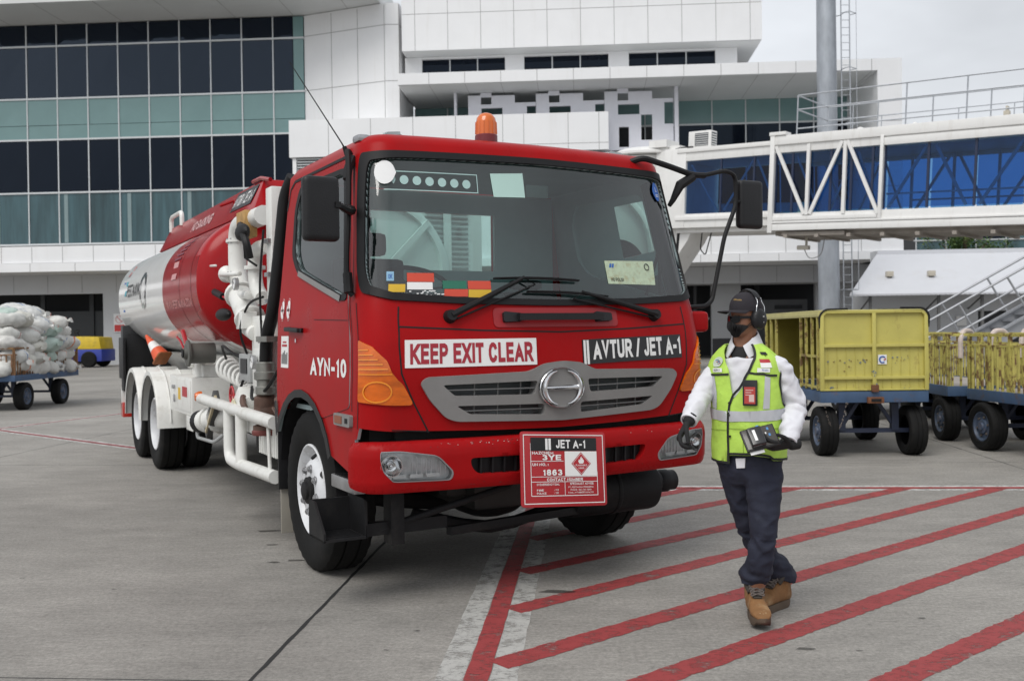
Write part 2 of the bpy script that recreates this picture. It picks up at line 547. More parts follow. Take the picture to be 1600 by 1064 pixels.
# ---------------- apron ----------------
def concrete_mat():
    m = bpy.data.materials.new('apron_concrete')
    m.use_nodes = True
    nt = m.node_tree; L = nt.links.new
    b = nt.nodes['Principled BSDF']
    tc = nt.nodes.new('ShaderNodeTexCoord')
    def noise_n(scale, detail, rough, st=(1, 1, 1), rot=0):
        mp = nt.nodes.new('ShaderNodeMapping')
        mp.inputs['Scale'].default_value = st
        mp.inputs['Rotation'].default_value = (0, 0, rot)
        L(tc.outputs['Object'], mp.inputs[0])
        n = nt.nodes.new('ShaderNodeTexNoise')
        n.inputs['Scale'].default_value = scale
        n.inputs['Detail'].default_value = detail
        n.inputs['Roughness'].default_value = rough
        L(mp.outputs[0], n.inputs['Vector'])
        return n
    def rng(n, a, b_, c, d):
        r = nt.nodes.new('ShaderNodeMapRange')
        r.inputs['From Min'].default_value = a; r.inputs['From Max'].default_value = b_
        r.inputs['To Min'].default_value = c; r.inputs['To Max'].default_value = d
        L(n.outputs[0], r.inputs['Value'])
        return r
    def mul(a, b_):
        x = nt.nodes.new('ShaderNodeMath'); x.operation = 'MULTIPLY'
        L(a.outputs[0], x.inputs[0]); L(b_.outputs[0], x.inputs[1])
        return x
    big = rng(noise_n(.20, 5, .6), .3, .7, .74, 1.22)
    mid = rng(noise_n(1.3, 8, .78, (1, 2.2, 1), R(4)), .28, .72, .78, 1.2)
    brush = rng(noise_n(9, 6, .8, (.8, 4.0, 1), R(4)), .3, .7, .84, 1.14)
    fine = rng(noise_n(42, 8, .88), .40, .60, .74, 1.24)
    spots = rng(noise_n(5.5, 8, .75), .60, .74, 1, .58)
    tot = mul(mul(mul(mul(big, mid), brush), fine), spots)
    c = nt.nodes.new('ShaderNodeMix'); c.data_type = 'RGBA'; c.blend_type = 'MULTIPLY'
    c.inputs['Factor'].default_value = 1
    c.inputs['A'].default_value = (.278, .264, .243, 1)
    L(tot.outputs[0], c.inputs['B'])
    L(c.outputs['Result'], b.inputs['Base Color'])
    b.inputs['Roughness'].default_value = .82
    b.inputs['Specular IOR Level'].default_value = .35
    bp = nt.nodes.new('ShaderNodeBump'); bp.inputs['Strength'].default_value = .25; bp.inputs['Distance'].default_value = .01
    L(fine.outputs[0], bp.inputs['Height']); L(bp.outputs[0], b.inputs['Normal'])
    return m
M_conc = concrete_mat()

def worn_paint(name, c, wear=.5, edge=None):
    """road paint worn through to the concrete: alpha holes in a sheet"""
    m = bpy.data.materials.new(name); m.use_nodes = True
    nt = m.node_tree; L = nt.links.new
    b = nt.nodes['Principled BSDF']
    tc = nt.nodes.new('ShaderNodeTexCoord')
    n = nt.nodes.new('ShaderNodeTexNoise'); n.inputs['Scale'].default_value = 9; n.inputs['Detail'].default_value = 7; n.inputs['Roughness'].default_value = .7
    L(tc.outputs['Object'], n.inputs['Vector'])
    n2 = nt.nodes.new('ShaderNodeTexNoise'); n2.inputs['Scale'].default_value = 75; n2.inputs['Detail'].default_value = 5; n2.inputs['Roughness'].default_value = .75
    mp = nt.nodes.new('ShaderNodeMapping'); mp.inputs['Scale'].default_value = (.35, 1.6, 1); mp.inputs['Rotation'].default_value = (0, 0, R(-38))
    L(tc.outputs['Object'], mp.inputs[0]); L(mp.outputs[0], n2.inputs['Vector'])
    r1 = nt.nodes.new('ShaderNodeMapRange'); r1.inputs['From Min'].default_value = .25; r1.inputs['From Max'].default_value = .75
    r1.inputs['To Min'].default_value = .88; r1.inputs['To Max'].default_value = 1.12
    L(n.outputs['Fac'], r1.inputs['Value'])
    c1 = nt.nodes.new('ShaderNodeMix'); c1.data_type = 'RGBA'; c1.blend_type = 'MULTIPLY'; c1.inputs['Factor'].default_value = 1
    c1.inputs['A'].default_value = (*c, 1)
    L(r1.outputs[0], c1.inputs['B']); L(c1.outputs['Result'], b.inputs['Base Color'])
    b.inputs['Roughness'].default_value = .7
    a = nt.nodes.new('ShaderNodeMath'); a.operation = 'MULTIPLY'
    L(n.outputs['Fac'], a.inputs[0]); L(n2.outputs['Fac'], a.inputs[1])
    r2 = nt.nodes.new('ShaderNodeMapRange')
    r2.inputs['From Min'].default_value = .10 + .16 * wear; r2.inputs['From Max'].default_value = .16 + .16 * wear
    r2.inputs['To Min'].default_value = .25; r2.inputs['To Max'].default_value = 1.0
    L(a.outputs[0], r2.inputs['Value'])
    L(r2.outputs[0], b.inputs['Alpha'])
    return m
M_redline = worn_paint('worn_red_road_paint', (.29, .043, .044), .46)
M_redfar = worn_paint('faded_red_road_paint', (.27, .07, .075), .4)
M_pale = worn_paint('pale_primer_on_concrete', (.41, .405, .385), .55)
M_whiteline = worn_paint('worn_white_road_paint', (.52, .51, .49), .6)
M_joint = mat('bitumen_joint', (.018, .018, .018), .75, var=.3, scale=9)

g = MB()
N = 40
g.add([(-600, -80, 0), (600, -80, 0), (600, 900, 0), (-600, 900, 0)], [(0, 1, 2, 3)])
tag(g.build('ground', M_conc, recalc=False, smooth=0), kind='structure')

def strip(pts_mid, width, z, jag=.006, step=.12, taper=None):
    """painted strip along a straight line with slightly uneven edges"""
    a, b = Vector((*pts_mid[0], z)), Vector((*pts_mid[1], z))
    d = (b - a); n = max(2, int(d.length / step)); d.normalize()
    s = Vector((-d.y, d.x, 0))
    vs = []
    for i in range(n + 1):
        p = a.lerp(b, i / n)
        k = 1 if .5 < i < n - .5 else 0
        w0 = width / 2 + random.uniform(-jag, jag) * k
        w1 = width / 2 + random.uniform(-jag, jag) * k
        vs += [p - s * w0, p + s * w1]
    return vs, [(2 * i, 2 * i + 2, 2 * i + 3, 2 * i + 1) for i in range(n)]

GE = Vector((math.sin(R(4.55)), math.cos(R(4.55)), 0))     # slab grid direction, away
GX = Vector((GE.y, -GE.x, 0))
def gline(x0, y0):   # point on the long edge line at distance
    return None
mk = MB()
# pale bands either side of the red edge line
for off0, off1 in ((-.128, -.002), (.112, .232)):
    mid = (off0 + off1) / 2
    a = Vector((-.232, 4.27, 0)) - GE * 3 + GX * mid
    b = Vector((-.232, 4.27, 0)) + GE * 5.22 + GX * mid
    mk.add(*strip(((a.x, a.y), (b.x, b.y)), off1 - off0, .0012, .004))
tag(mk.build('pale_edge_marking', M_pale, recalc=False, smooth=0), kind='structure')
mk = MB()
a = Vector((-.232, 4.27, 0)) - GE * 3 + GX * .055
b = Vector((-.232, 4.27, 0)) + GE * 5.2 + GX * .055
mk.add(*strip(((a.x, a.y), (b.x, b.y)), .108, .0030, .003))
tag(mk.build('red_edge_marking', M_redline, recalc=False, smooth=0), kind='structure')
mk = MB()
sd = Vector((math.cos(R(40.1)), math.sin(R(40.1)), 0))
def edge_x(y): return -.232 + (y - 4.27) * math.tan(R(4.55)) + .11
for ya in (.45, 1.27, 2.09, 2.93, 3.84, 4.63, 5.45, 6.24, 7.16, 8.0, 8.8):     # where each stripe passes x = 0.1
    x0 = edge_x(ya) + .01
    p0 = Vector((x0, ya - (.1 - x0) * math.tan(R(40.1)), 0))
    t = 0
    p1 = p0 + sd * 12
    # clip against the far line y = 9.40 - .0796*(x-1.5)
    f = lambda q: q.y - (9.40 - .0796 * (q.x - 1.5))
    if f(p1) > 0:
        k = -f(p0) / (f(p1) - f(p0)); p1 = p0.lerp(p1, k)
    mk.add(*strip(((p0.x, p0.y), (p1.x, p1.y)), .150, .0024, .006, .03))
tag(mk.build('red_hatch_marking', M_redline, recalc=False, smooth=0), kind='structure')
mk = MB()
def far(x, o=0): return (x, 9.40 - .0796 * (x - 1.5) + o)
mk.add(*strip((far(.1), far(9)), .10, .0036, .004))
tag(mk.build('red_border_marking', M_redline, recalc=False, smooth=0), kind='structure')
mk = MB()
for o in (-.10, .10):
    mk.add(*strip((far(.1, o), far(9, o)), .085, .0018, .006))
tag(mk.build('white_border_marking', M_whiteline, recalc=False, smooth=0), kind='structure')
# red lines behind the truck on the left
mkr, mkw = MB(), MB()
for p, q in (((-8.62, 16.45), (-7.2, 20.9)), ((-8.62, 16.4), (-4.2, 12.6)), ((7.5, 21.5), (14, 19.3))):
    mkr.add(*strip((p, q), .09, .0030, .006))
    d = (Vector(q) - Vector(p)).normalized(); s = Vector((-d.y, d.x))
    for o in (-.085, .085):
        mkw.add(*strip((Vector(p) + s * o, Vector(q) + s * o), .07, .0018, .006))
tag(mkr.build('red_lane_marking', M_redfar, recalc=False, smooth=0), kind='structure')
tag(mkw.build('white_lane_marking', M_whiteline, recalc=False, smooth=0), kind='structure')
# joints between the concrete slabs
mk = MB()
for k in range(-3, 5):
    a = Vector((-1.166, 4.308, 0)) + GX * (k * 6.0) - GE * 4
    b = a + GE * 60
    mk.add(*strip(((a.x, a.y), (b.x, b.y)), .022 if k == 0 else .012, .0010, .004, .1))
for k in range(0, 8):
    c0 = Vector((-1.166, 4.308, 0)) + GE * (k * 7.05)
    a, b = c0 - GX * 40, c0 + GX * 40
    mk.add(*strip(((a.x, a.y), (b.x, b.y)), .009, .0008, .002, .5))
tag(mk.build('pavement_joints', M_joint, recalc=False, smooth=0), kind='structure')
M_oil = mat('dark_oil_stain', (.05, .047, .042), .6, var=.3, alpha=.62)
mk = MB()
def blot(x, y, rx, ry, z=.0045, n=18):
    ph = random.random() * 9
    mk.add([(x + rx * math.cos(2 * PI * i / n) * (1 + .25 * math.sin(3 * 2 * PI * i / n + ph)), y + ry * math.sin(2 * PI * i / n) * (1 + .3 * math.sin(2 * 2 * PI * i / n + ph)), z) for i in range(n)], [tuple(range(n))])
blot(.24, 5.72, .10, .035)
for x, y, r in ((-1.75, 7.1, .03), (-1.6, 6.55, .03), (-1.47, 6.6, .04), (-.5, 5.0, .012), (-.12, 5.6, .012), (-1.9, 7.6, .06), (-1.3, 7.9, .05), (-.62, 4.7, .01), (-2.4, 5.9, .012), (1.6, 4.6, .012), (1.36, 4.64, .03), (2.1, 5.1, .015), (-3.1, 6.2, .012)):
    blot(x, y, r * 1.4, r * .6)
tag(mk.build('oil_stains', M_oil, recalc=False, smooth=0), kind='structure')

# ---------------- terminal ----------------
M_panel = mat('white_wall_panel', (.80, .805, .815), .45, var=.04, scale=.5, dirt=(.50, .46, .40), dirt_amt=.25, dirt_scale=.7, dirt_pos=(.55, .85), dstretch=(3, 3, .25))
M_seam = mat('panel_seam', (.36, .36, .36), .8)
M_soffit = mat('grey_soffit', (.62, .63, .63), .6, var=.04, scale=.4)
M_greywall = mat('grey_wall', (.52, .53, .545), .6, var=.05, scale=.5)
M_darkin = mat('dark_interior', (.03, .032, .035), .7)
M_dglass = mat('dark_window_glass', (.0028, .0040, .0085), .04, var=.35, scale=.15, spec=.26, rvar=.02)
M_dglass2 = mat('reflective_dark_glass', (.004, .0055, .011), .05, var=.35, scale=.15, spec=.50, rvar=.02, bump=.55, bscale=.8)
for _m in (M_dglass, M_dglass2): _m.node_tree.nodes['Principled BSDF'].inputs['Specular Tint'].default_value = (.62, .78, 1, 1)
M_teal = mat('teal_spandrel_glass', (.17, .285, .285), .16, var=.08, scale=.6, rvar=.03)
M_lobby = mat('lobby_glass', (.04, .085, .098), .06, var=.6, scale=.8, stretch=(2.2, 2.2, .22), rvar=.02)
M_mull = mat('aluminium_mullion', (.58, .60, .61), .4, metal=.25, var=.05)
M_lattice = mat('lattice_panel', (.74, .745, .80), .5, var=.03)
M_galv = mat('galvanised_steel', (.42, .44, .47), .45, metal=.55, var=.16, scale=6)

T = thing('terminal_building', 'white panelled airport terminal with dark and teal glass facade behind the tanker truck', 'building', (0, 50, 0), R(-4))

# seams: thin proud strips on a front face y = yf
def seams(mb, xs, zs, x0, x1, z0, z1, yf, w=.025):
    for x in xs: mb.box(x - w / 2, x + w / 2, yf - .008, yf + .02, z0 + .012, z1 - .012, 1)
    for z in zs: mb.box(x0 + .012, x1 - .012, yf - .006, yf + .02, z - w / 2, z + w / 2, 1)

# curtain wall wing
w = MB()
w.box(-46, -10.4, .12, 14, 5.9, 17.7, 0)
w.build('wall', [M_darkin], T)
rows = [(6.32, 9.04, 'lobby'), (9.04, 11.80, 'dark'), (11.80, 13.93, 'teal'), (13.93, 16.65, 'dark'), (16.65, 17.79, 'dark')]
cols = [-25.2 - 1.64 * 4 + 1.64 * i for i in range(0, 14)]
mu = MB()
for z0, z1, kind in rows:
    for i in range(len(cols) - 1):
        u0, u1 = cols[i], min(cols[i + 1], -10.45)
        if u0 > -10.6: continue
        cut = (kind != 'lobby' and u1 > -11.2)
        p = MB()
        if cut and kind == 'dark' and z0 > 13:
            p.box(u0 + .03, -11.05, 0, .08, z0 + .04, z1 - .04, 0)
            p.box(-11.02, -10.5, 0, .08, z0 + .04, z1 - .04, 1)
        elif kind == 'teal':
            p.box(u0 + .03, u1 - .03, 0, .08, z0 + .04, z0 + .74, 0)
            p.box(u0 + .03, u1 - .03, 0, .08, z0 + .765, z1 - .04, 0)
        else:
            p.box(u0 + .03, u1 - .03, 0, .08, z0 + .04, z1 - .04, 0)
        for v_ in p.v:
            if v_.y < .04: v_.y += random.uniform(-.014, .014)
        mm = {'dark': M_dglass2 if z0 > 13 else M_dglass, 'teal': M_teal, 'lobby': M_lobby}[kind]
        p.build('window_pane', [mm, M_teal], T, smooth=0)
for u in cols:
    if u < -10.5: mu.box(u - .03, u + .03, -.045, .10, 6.32, 17.78, 0)
for z in (6.36, 9.04, 11.80, 13.93, 16.65):
    mu.box(-46, -10.45, -.065, .11, z - .045, z + .045, 0)
# pale columns seen behind the lobby glass, standing just in front of the wall
for u in (-26.9, -23.2, -19.8, -16.6, -13.3):
    mu.box(u - .1, u + .1, -.012, .09, 6.45, 8.95, 1)
mu.build('mullions', [M_mull, mat('lobby_column', (.20, .27, .28), .5)], T, smooth=0)
# big roof with its grey soffit
rf = MB()
rf.box(-46, -6.2, -3.3, 16, 17.81, 19.0, 0)
for u in range(-44, -7, 3): rf.box(u - .02, u + .02, -3.2, -.1, 17.80, 17.82, 1)
rf.build('roof', [M_soffit, mat('soffit_seam', (.45, .45, .45), .8)], T, smooth=0)
# ledge below the glass and grey wall of the ground floor
ld = MB()
ld.box(-46, -8, -.6, .1, 5.37, 6.22, 0)
ld.box(-46, -8, -.72, 2.2, 4.9, 5.35, 0)
seams(ld, [-26.4 + 1.64 * i for i in range(-8, 12)], [], -46, -8, 5.37, 6.2, -.6)
seams(ld, [-27.2 + 2.4 * i for i in range(-5, 9)], [], -46, -8, 4.9, 5.35, -.72)
ld.build('ledge', [M_panel, M_seam], T, smooth=0)
gw = MB()
grid_boxes(gw, -46, 18.4, -.05, 4.89, [(-46, -22.3, -.1, 3.86), (-18.6, -14.2, -.1, 3.86), (-12, 8.4, -.1, 3.86), (8.8, 10.25, -.1, 3.84), (11.75, 15.55, -.1, 3.76)], 2.0, 2.4, 0)
seams(gw, [-27.3 + 1.92 * i for i in range(-8, 24)], [], -46, 18, 3.9, 4.86, 2.0)
gw.box(10.28, 11.72, 1.97, 2.0, 0, 1.0, 2)
gw.box(9.35, 9.5, 2.1, 2.3, 0, 3.8, 2)
gw.box(8.9, 10.2, 2.5, 2.6, 2.0, 2.1, 0)
gw.build('ground_floor_wall', [M_greywall, mat('grey_wall_joint', (.3, .3, .31), .8), mat('dark_wall_base', (.05, .05, .055), .6)], T, smooth=0)
gi = MB()
gi.box(-46, 18.3, 6.5, 6.6, 0, 4.9, 0)
gi.box(-46, 18.3, 2.42, 6.5, 4.2, 4.3, 0)
for u in (-27.5, -24.6, 13.0): gi.box(u, u + .25, 5, 5.2, 0, 4.1, 1)
gi.box(12, 15.4, 3.2, 3.25, 2.1, 3.0, 2)
gi.box(12, 15.4, 3.3, 3.35, .0, 2.0, 1)
gi.box(13.7, 15.1, 3.1, 3.19, 2.5, 2.7, 0)
gi.box(-31, -23, 5.1, 5.15, .6, 3.0, 1)
gi.build('ground_floor_interior', [M_darkin, mat('dim_interior_frame', (.07, .075, .08), .6), mat('grey_shutter', (.13, .135, .14), .5)], T, smooth=0)
# angled white tower
tw = MB()
plan = [(-10.46, .05), (-5.93, -1.47), (-5.3, -1.42), (-5.12, 1.6), (-10.46, 1.6)]
tw.prism(plan, (0, 0, 5.9), (1, 0, 0), (0, 1, 0), (0, 0, 1), 11.88, 0)
def tower_seam(z, k=.02):
    for (a, b) in ((plan[0], plan[1]), (plan[1], plan[2]), (plan[2], plan[3])):
        A, B = Vector((*a, z)), Vector((*b, z))
        n = Vector((B.y - A.y, -(B.x - A.x), 0)).normalized()
        tw.beam(A + n * .003, B + n * .003, .014, .03, 1)
for z in (16.72, 13.95, 11.9): tower_seam(z)
for t in (.34, .66, .98):
    A = Vector((*plan[0], 0)).lerp(Vector((*plan[1], 0)), t); tw.box(A.x - .014, A.x + .014, A.y - .01, A.y + .06, 6, 17.7, 1)
tw.box(-5.31, -5.285, -1.43, -1.3, 6, 17.7, 1)
tw.build('tower', [M_panel, M_seam], T, smooth=0)
# upper block
ub = MB()
ub.box(-5.05, 12.25, -2, 12, 15.22, 17.8, 0)
seams(ub, [-4.4 + 1.61 * i for i in range(0, 11)], [17.0], -5.05, 12.25, 15.22, 17.8, -2)
ub.build('upper_storey', [M_panel, M_seam], T, smooth=0)
us = MB()
us.box(-5.0, 12.2, -1.95, 11.9, 15.19, 15.215, 0)
us.build('upper_soffit', M_soffit, T, smooth=0)
uw = MB()
wn = [(-4.25, -.1), (.85, 5.0), (6.0, 10.2)]
grid_boxes(uw, -5.1, 11.25, 13.9, 15.185, [(a, b, 14.42, 15.1) for a, b in wn], -.9, -.5, 0)
uw.build('upper_wall', [M_panel], T, smooth=0)
for a, b in wn:
    p = MB(); p.box(a, b, -.7, -.6, 14.42, 15.1, 0)
    for k in range(1, 3):
        x = a + (b - a) * k / 3; p.box(x - .03, x + .03, -.74, -.71, 14.42, 15.1, 1)
    p.build('window_pane', [M_dglass, M_mull], T, smooth=0)
# canopy
ca = MB()
ca.box(-5.1, 17.3, -3, 2.6, 13.34, 13.88, 0)
seams(ca, [-3.6 + 1.72 * i for i in range(0, 13)], [], -5.1, 17.3, 13.34, 13.88, -3)
ca.build('canopy', [M_panel, M_seam], T, smooth=0)
cs = MB(); cs.box(-5.05, 17.25, -2.95, 2.5, 13.31, 13.335, 0)
for x in [-3.6 + 1.72 * i for i in range(0, 13)]: cs.box(x - .015, x + .015, -2.9, 2, 13.302, 13.315, 1)
cs.build('canopy_soffit', [M_soffit, mat('soffit_seam', (.45, .45, .45), .8)], T, smooth=0)
# glass under the canopy
ug = MB(); ug.box(-5.1, 17.2, 2.12, 2.5, 5.8, 13.3, 0); ug.build('glass_backing', M_darkin, T, smooth=0)
for i in range(13):
    u0 = -5.1 + 1.72 * i
    for z0, z1, mm in ((12.1, 13.3, M_teal), (10.2, 12.05, M_dglass), (8.0, 10.15, M_dglass), (5.9, 7.95, M_teal)):
        if u0 < 7 and z1 < 12.09: continue
        p = MB(); p.box(u0 + .03, u0 + 1.69, 2.0, 2.1, z0, z1); p.build('window_pane', mm, T, smooth=0)
um = MB()
for i in range(14): um.box(-5.13 + 1.72 * i, -5.07 + 1.72 * i, 1.96, 2.1, 5.9, 13.3)
um.box(-5.1, 17.2, 1.95, 2.1, 12.03, 12.12)
um.build('glazing_bars', M_mull, T, smooth=0)
# end wall, lower band
ew = MB()
ew.box(17.3, 18.4, -3, 12, 4.62, 13.88, 0)
ew.box(8.0, 17.29, -3.05, 2.2, 5.0, 5.85, 0)
ew.box(-8, 18.42, -3.15, 2.2, 4.62, 4.985, 0)
ew.box(-7.9, 7.9, -2.9, 2.2, 5.0, 9.9, 0)
seams(ew, [9.6 + 1.72 * i for i in range(0, 5)], [], 8, 17.3, 5.0, 5.84, -3.05)
seams(ew, [9.1 + 1.8 * i for i in range(0, 6)], [], 8, 18.4, 4.62, 4.98, -3.15)
seams(ew, [], [8, 11], 17.3, 18.4, 5, 13.8, -3)
ew.build('end_wall', [M_panel, M_seam], T, smooth=0)
lg = MB(); lg.box(8, 18.4, -.02, 1.9, 3.75, 4.6, 0)
seams(lg, [9.6 + 1.8 * i for i in range(0, 5)], [], 8, 18.4, 3.78, 4.6, -.02)
lg.build('lower_fascia', [M_greywall, mat('grey_wall_joint', (.3, .3, .31), .8)], T, smooth=0)
# balcony parapet
pa = MB()
pa.box(-10.43, 4.9, -3, -.9, 10.02, 11.8, 0)
seams(pa, [-8.5, -6.45, -4.4, -2.35, -.1, .9, 3.0, 4.45], [10.35], -8, 4.9, 10.02, 11.8, -3)
for k in range(5): pa.box(-10.1, -8.4, -2.85, -2.5, 9.92 - k * .13, 9.97 - k * .13, 2)
pa.box(-10.3, -10.12, -2.9, -1.5, 8.5, 10.0, 0)
pa.box(-10.0, -8.3, -2.4, -2.3, 8.5, 10.0, 1)
pa.build('balcony_parapet', [M_panel, M_seam, M_mull], T, smooth=0)
# lattice screen, three repeats of one pattern
la = MB()
K = .00722
for rep in range(3):
    u0 = 4.78 - (2 - rep) * 3.36
    def hx(a): return u0 + (a - 1030) * K
    def hz(b): return 13.30 - (b - 105) * K
    holes = [(hx(a0), hx(a1), hz(b1), hz(b0)) for a0, a1, b0, b1 in
             ((1118, 1190, 135, 185), (1120, 1265, 210, 280), (1350, 1492, 105, 178), (1432, 1492, 203, 350), (1275, 1350, 283, 455), (1125, 1192, 363, 500), (1030, 1115, 105, 122), (1190, 1350, 105, 126))]
    grid_boxes(la, u0, u0 + 3.34, 10.3, 13.30, holes, -1.1, -.95, 0)
la.box(-2.62, -2.5, -1.3, -.9, 10, 13.3, 0)
la.box(8.16, 8.34, -1.3, -.9, 9.5, 13.3, 0)
la.build('lattice_screen', M_lattice, T, smooth=0)

# warning sign on the pillar
t = thing('warning_sign', 'small white and red warning sign on the terminal wall behind the tank', 'sign', (0, 50, 0), R(-4))
s_ = MB(); s_.box(-21.7, -21.05, 1.94, 1.985, 1.75, 2.75); s_.build('sign_board', mat('sign_white', (.75, .75, .75), .4), t, bevel=.005)
s_ = MB(); s_.box(-21.65, -21.1, 1.925, 1.938, 1.8, 2.15)
for i in range(14):
    a = 2 * PI * i / 14; b = 2 * PI * (i + 1) / 14
    s_.beam((-21.375 + .2 * math.cos(a), 1.932, 2.45 + .2 * math.sin(a)), (-21.375 + .2 * math.cos(b), 1.932, 2.45 + .2 * math.sin(b)), .04, .01)
s_.beam((-21.51, 1.93, 2.59), (-21.24, 1.93, 2.31), .03, .008, hint=(0, 1, 0))
s_.build('sign_print', mat('sign_red', (.55, .04, .04), .5), t, smooth=0)
CAB_YB = 1.84
def _lerp(x, pts):
    if x <= pts[0][0]: return pts[0][1]
    for (a, b), (c, d) in zip(pts, pts[1:]):
        if x <= c: return b + (d - b) * (x - a) / (c - a)
    return pts[-1][1]
def cab_raw(s, v):
    """cab skin: s along the plan (0 nose, 1..2 corner, 2..3 side), v height (runs on over the roof)"""
    sg = -1 if s < 0 else 1
    s = abs(s)
    z1, r = 2.565, .095
    inset = 0.; z = v
    if v > z1:
        a = (v - z1) / r
        if a < PI / 2:
            inset = r * (1 - math.cos(a)); z = z1 + r * math.sin(a)
        else:
            t = v - z1 - r * PI / 2
            inset = r + t; z = z1 + r + .045 * (1 - (1 - min(t, .5) / .5) ** 2)
    vv = min(v, 2.66)
    W = _lerp(vv, ((.6, 1.175), (1.2, 1.175), (1.66, 1.16), (1.75, 1.145), (2.56, 1.06), (2.66, 1.05)))
    y0 = _lerp(vv, ((.6, .03), (.95, .02), (1.3, .0), (1.5, .015), (1.7, .06), (2.56, .27), (2.66, .295)))
    b = .085
    Rr = _lerp(vv, ((.6, .17), (1.6, .18), (1.75, .2), (2.56, .2)))
    cx = W - Rr
    th0 = .15
    xe = cx + Rr * math.sin(th0)
    b = math.tan(th0) * xe / 2
    cy = y0 + b + Rr * math.cos(th0)
    if s <= 1:
        x = xe * s; y = y0 + b * s * s
        th = math.atan(2 * b * s / xe)
    elif s <= 2:
        th = th0 + (s - 1) * (PI / 2 - th0)
        x = cx + Rr * math.sin(th); y = cy - Rr * math.cos(th)
    else:
        th = PI / 2
        x = W; y = cy + (s - 2) * (CAB_YB - cy)
    x -= inset * math.sin(th); y += inset * math.cos(th) * (1 if s <= 2 else 0)
    return sg * x, y, z
from mathutils.geometry import delaunay_2d_cdt

class Skin:
    """a surface S(s, v) with tools that lay panels, strips and lettering on it"""
    def __init__(k, fn, sgrid, vgrid):
        k.fn = fn; k.sg = sgrid; k.vg = vgrid
    def P(k, s, v, off=0.):
        p = Vector(k.fn(s, v))
        if off: p = p + k.N(s, v) * off
        return p
    def N(k, s, v):
        e = 2e-3
        a = Vector(k.fn(s + e, v)) - Vector(k.fn(s - e, v))
        b = Vector(k.fn(s, v + e)) - Vector(k.fn(s, v - e))
        n = a.cross(b)
        return n.normalized() if n.length > 1e-12 else Vector((0, 0, 1))
    def tri(k, outer, holes=(), fine=1):
        def inside(p, poly):
            c = False; n = len(poly)
            for i in range(n):
                a, b = poly[i], poly[i - 1]
                if (a[1] > p[1]) != (b[1] > p[1]) and p[0] < (b[0] - a[0]) * (p[1] - a[1]) / (b[1] - a[1]) + a[0]: c = not c
            return c
        pts = []; edges = []
        def dense(poly):
            o = []
            for i in range(len(poly)):
                a, b = poly[i], poly[(i + 1) % len(poly)]
                n = max(1, int(math.hypot(b[0] - a[0], (b[1] - a[1])) / .07))
                o += [(a[0] + (b[0] - a[0]) * j / n, a[1] + (b[1] - a[1]) * j / n) for j in range(n)]
            return o
        outer = dense(outer); holes = [dense(h) for h in holes]
        for poly in (outer, *holes):
            k0 = len(pts)
            pts += [Vector((p[0], p[1])) for p in poly]
            edges += [(k0 + i, k0 + (i + 1) % len(poly)) for i in range(len(poly))]
        s0, s1 = min(p[0] for p in outer), max(p[0] for p in outer)
        v0, v1 = min(p[1] for p in outer), max(p[1] for p in outer)
        for s in k.sg:
            if not s0 < s < s1: continue
            for v in k.vg:
                if v0 < v < v1 and inside((s, v), outer) and not any(inside((s, v), h) for h in holes):
                    pts.append(Vector((s, v)))
        vs, es, fs, _, _, _ = delaunay_2d_cdt(pts, edges, [], 0, 1e-5)
        out = []
        for f in fs:
            c = sum((vs[i] for i in f), Vector((0, 0))) / len(f)
            if inside(c, outer) and not any(inside(c, h) for h in holes): out.append(tuple(f))
        return [(p.x, p.y) for p in vs], out
    def panel(k, mb, outer, holes=(), off=0., thick=0., m=0, mrim=None, mback=None):
        vs, fs = k.tri(outer, holes)
        n = len(vs)
        top = [k.P(s, v, off) for s, v in vs]
        if not thick:
            return mb.add(top, fs, m)
        bot = [k.P(s, v, off - thick) for s, v in vs]
        cnt = {}
        for f in fs:
            for i in range(len(f)):
                e = (f[i], f[(i + 1) % len(f)])
                cnt[tuple(sorted(e))] = cnt.get(tuple(sorted(e)), []) + [e]
        rim = [v[0] for v in cnt.values() if len(v) == 1]
        k0 = len(mb.v)
        mb.add(top + bot, fs + [tuple(n + i for i in reversed(f)) for f in fs], m)
        if mback is not None:
            for i in range(len(fs)): mb.mi[-1 - i] = mback
        mb.f += [(k0 + b, k0 + a, k0 + n + a, k0 + n + b) for a, b in rim]
        mb.mi += [m if mrim is None else mrim] * len(rim)
        return mb
    def strip(k, mb, pts, w, off=.0015, m=0, step=.06):
        q = []
        for (a, b) in zip(pts, pts[1:]):
            n = max(2, int(math.hypot(b[0] - a[0], b[1] - a[1]) / step))
            q += [(a[0] + (b[0] - a[0]) * i / n, a[1] + (b[1] - a[1]) * i / n) for i in range(n)]
        q.append(pts[-1])
        P = [k.P(s, v, off) for s, v in q]
        vs = []
        for i, (s, v) in enumerate(q):
            d = P[min(i + 1, len(q) - 1)] - P[max(i - 1, 0)]
            t = d.cross(k.N(s, v)).normalized() * w / 2
            vs += [P[i] - t, P[i] + t]
        mb.add(vs, [(2 * i, 2 * i + 1, 2 * i + 3, 2 * i + 2) for i in range(len(q) - 1)], m)

def rnd(poly, r, k=5):
    n = len(poly)
    out = []
    for i in range(n):
        a, b, c = (Vector(poly[i - 1]), Vector(poly[i]), Vector(poly[(i + 1) % n]))
        d0, d1 = a - b, c - b
        q = min(r, d0.length * .48, d1.length * .48)
        s0, s1 = b + d0.normalized() * q, b + d1.normalized() * q
        for j in range(k + 1):
            t = j / k
            p = (1 - t) ** 2 * s0 + 2 * t * (1 - t) * b + t * t * s1
            out.append((p.x, p.y))
    return out
def mirror(poly): return [(-p[0], p[1]) for p in reversed(poly)]
def flip(poly): return [(p[0], p[1]) for p in reversed(poly)]
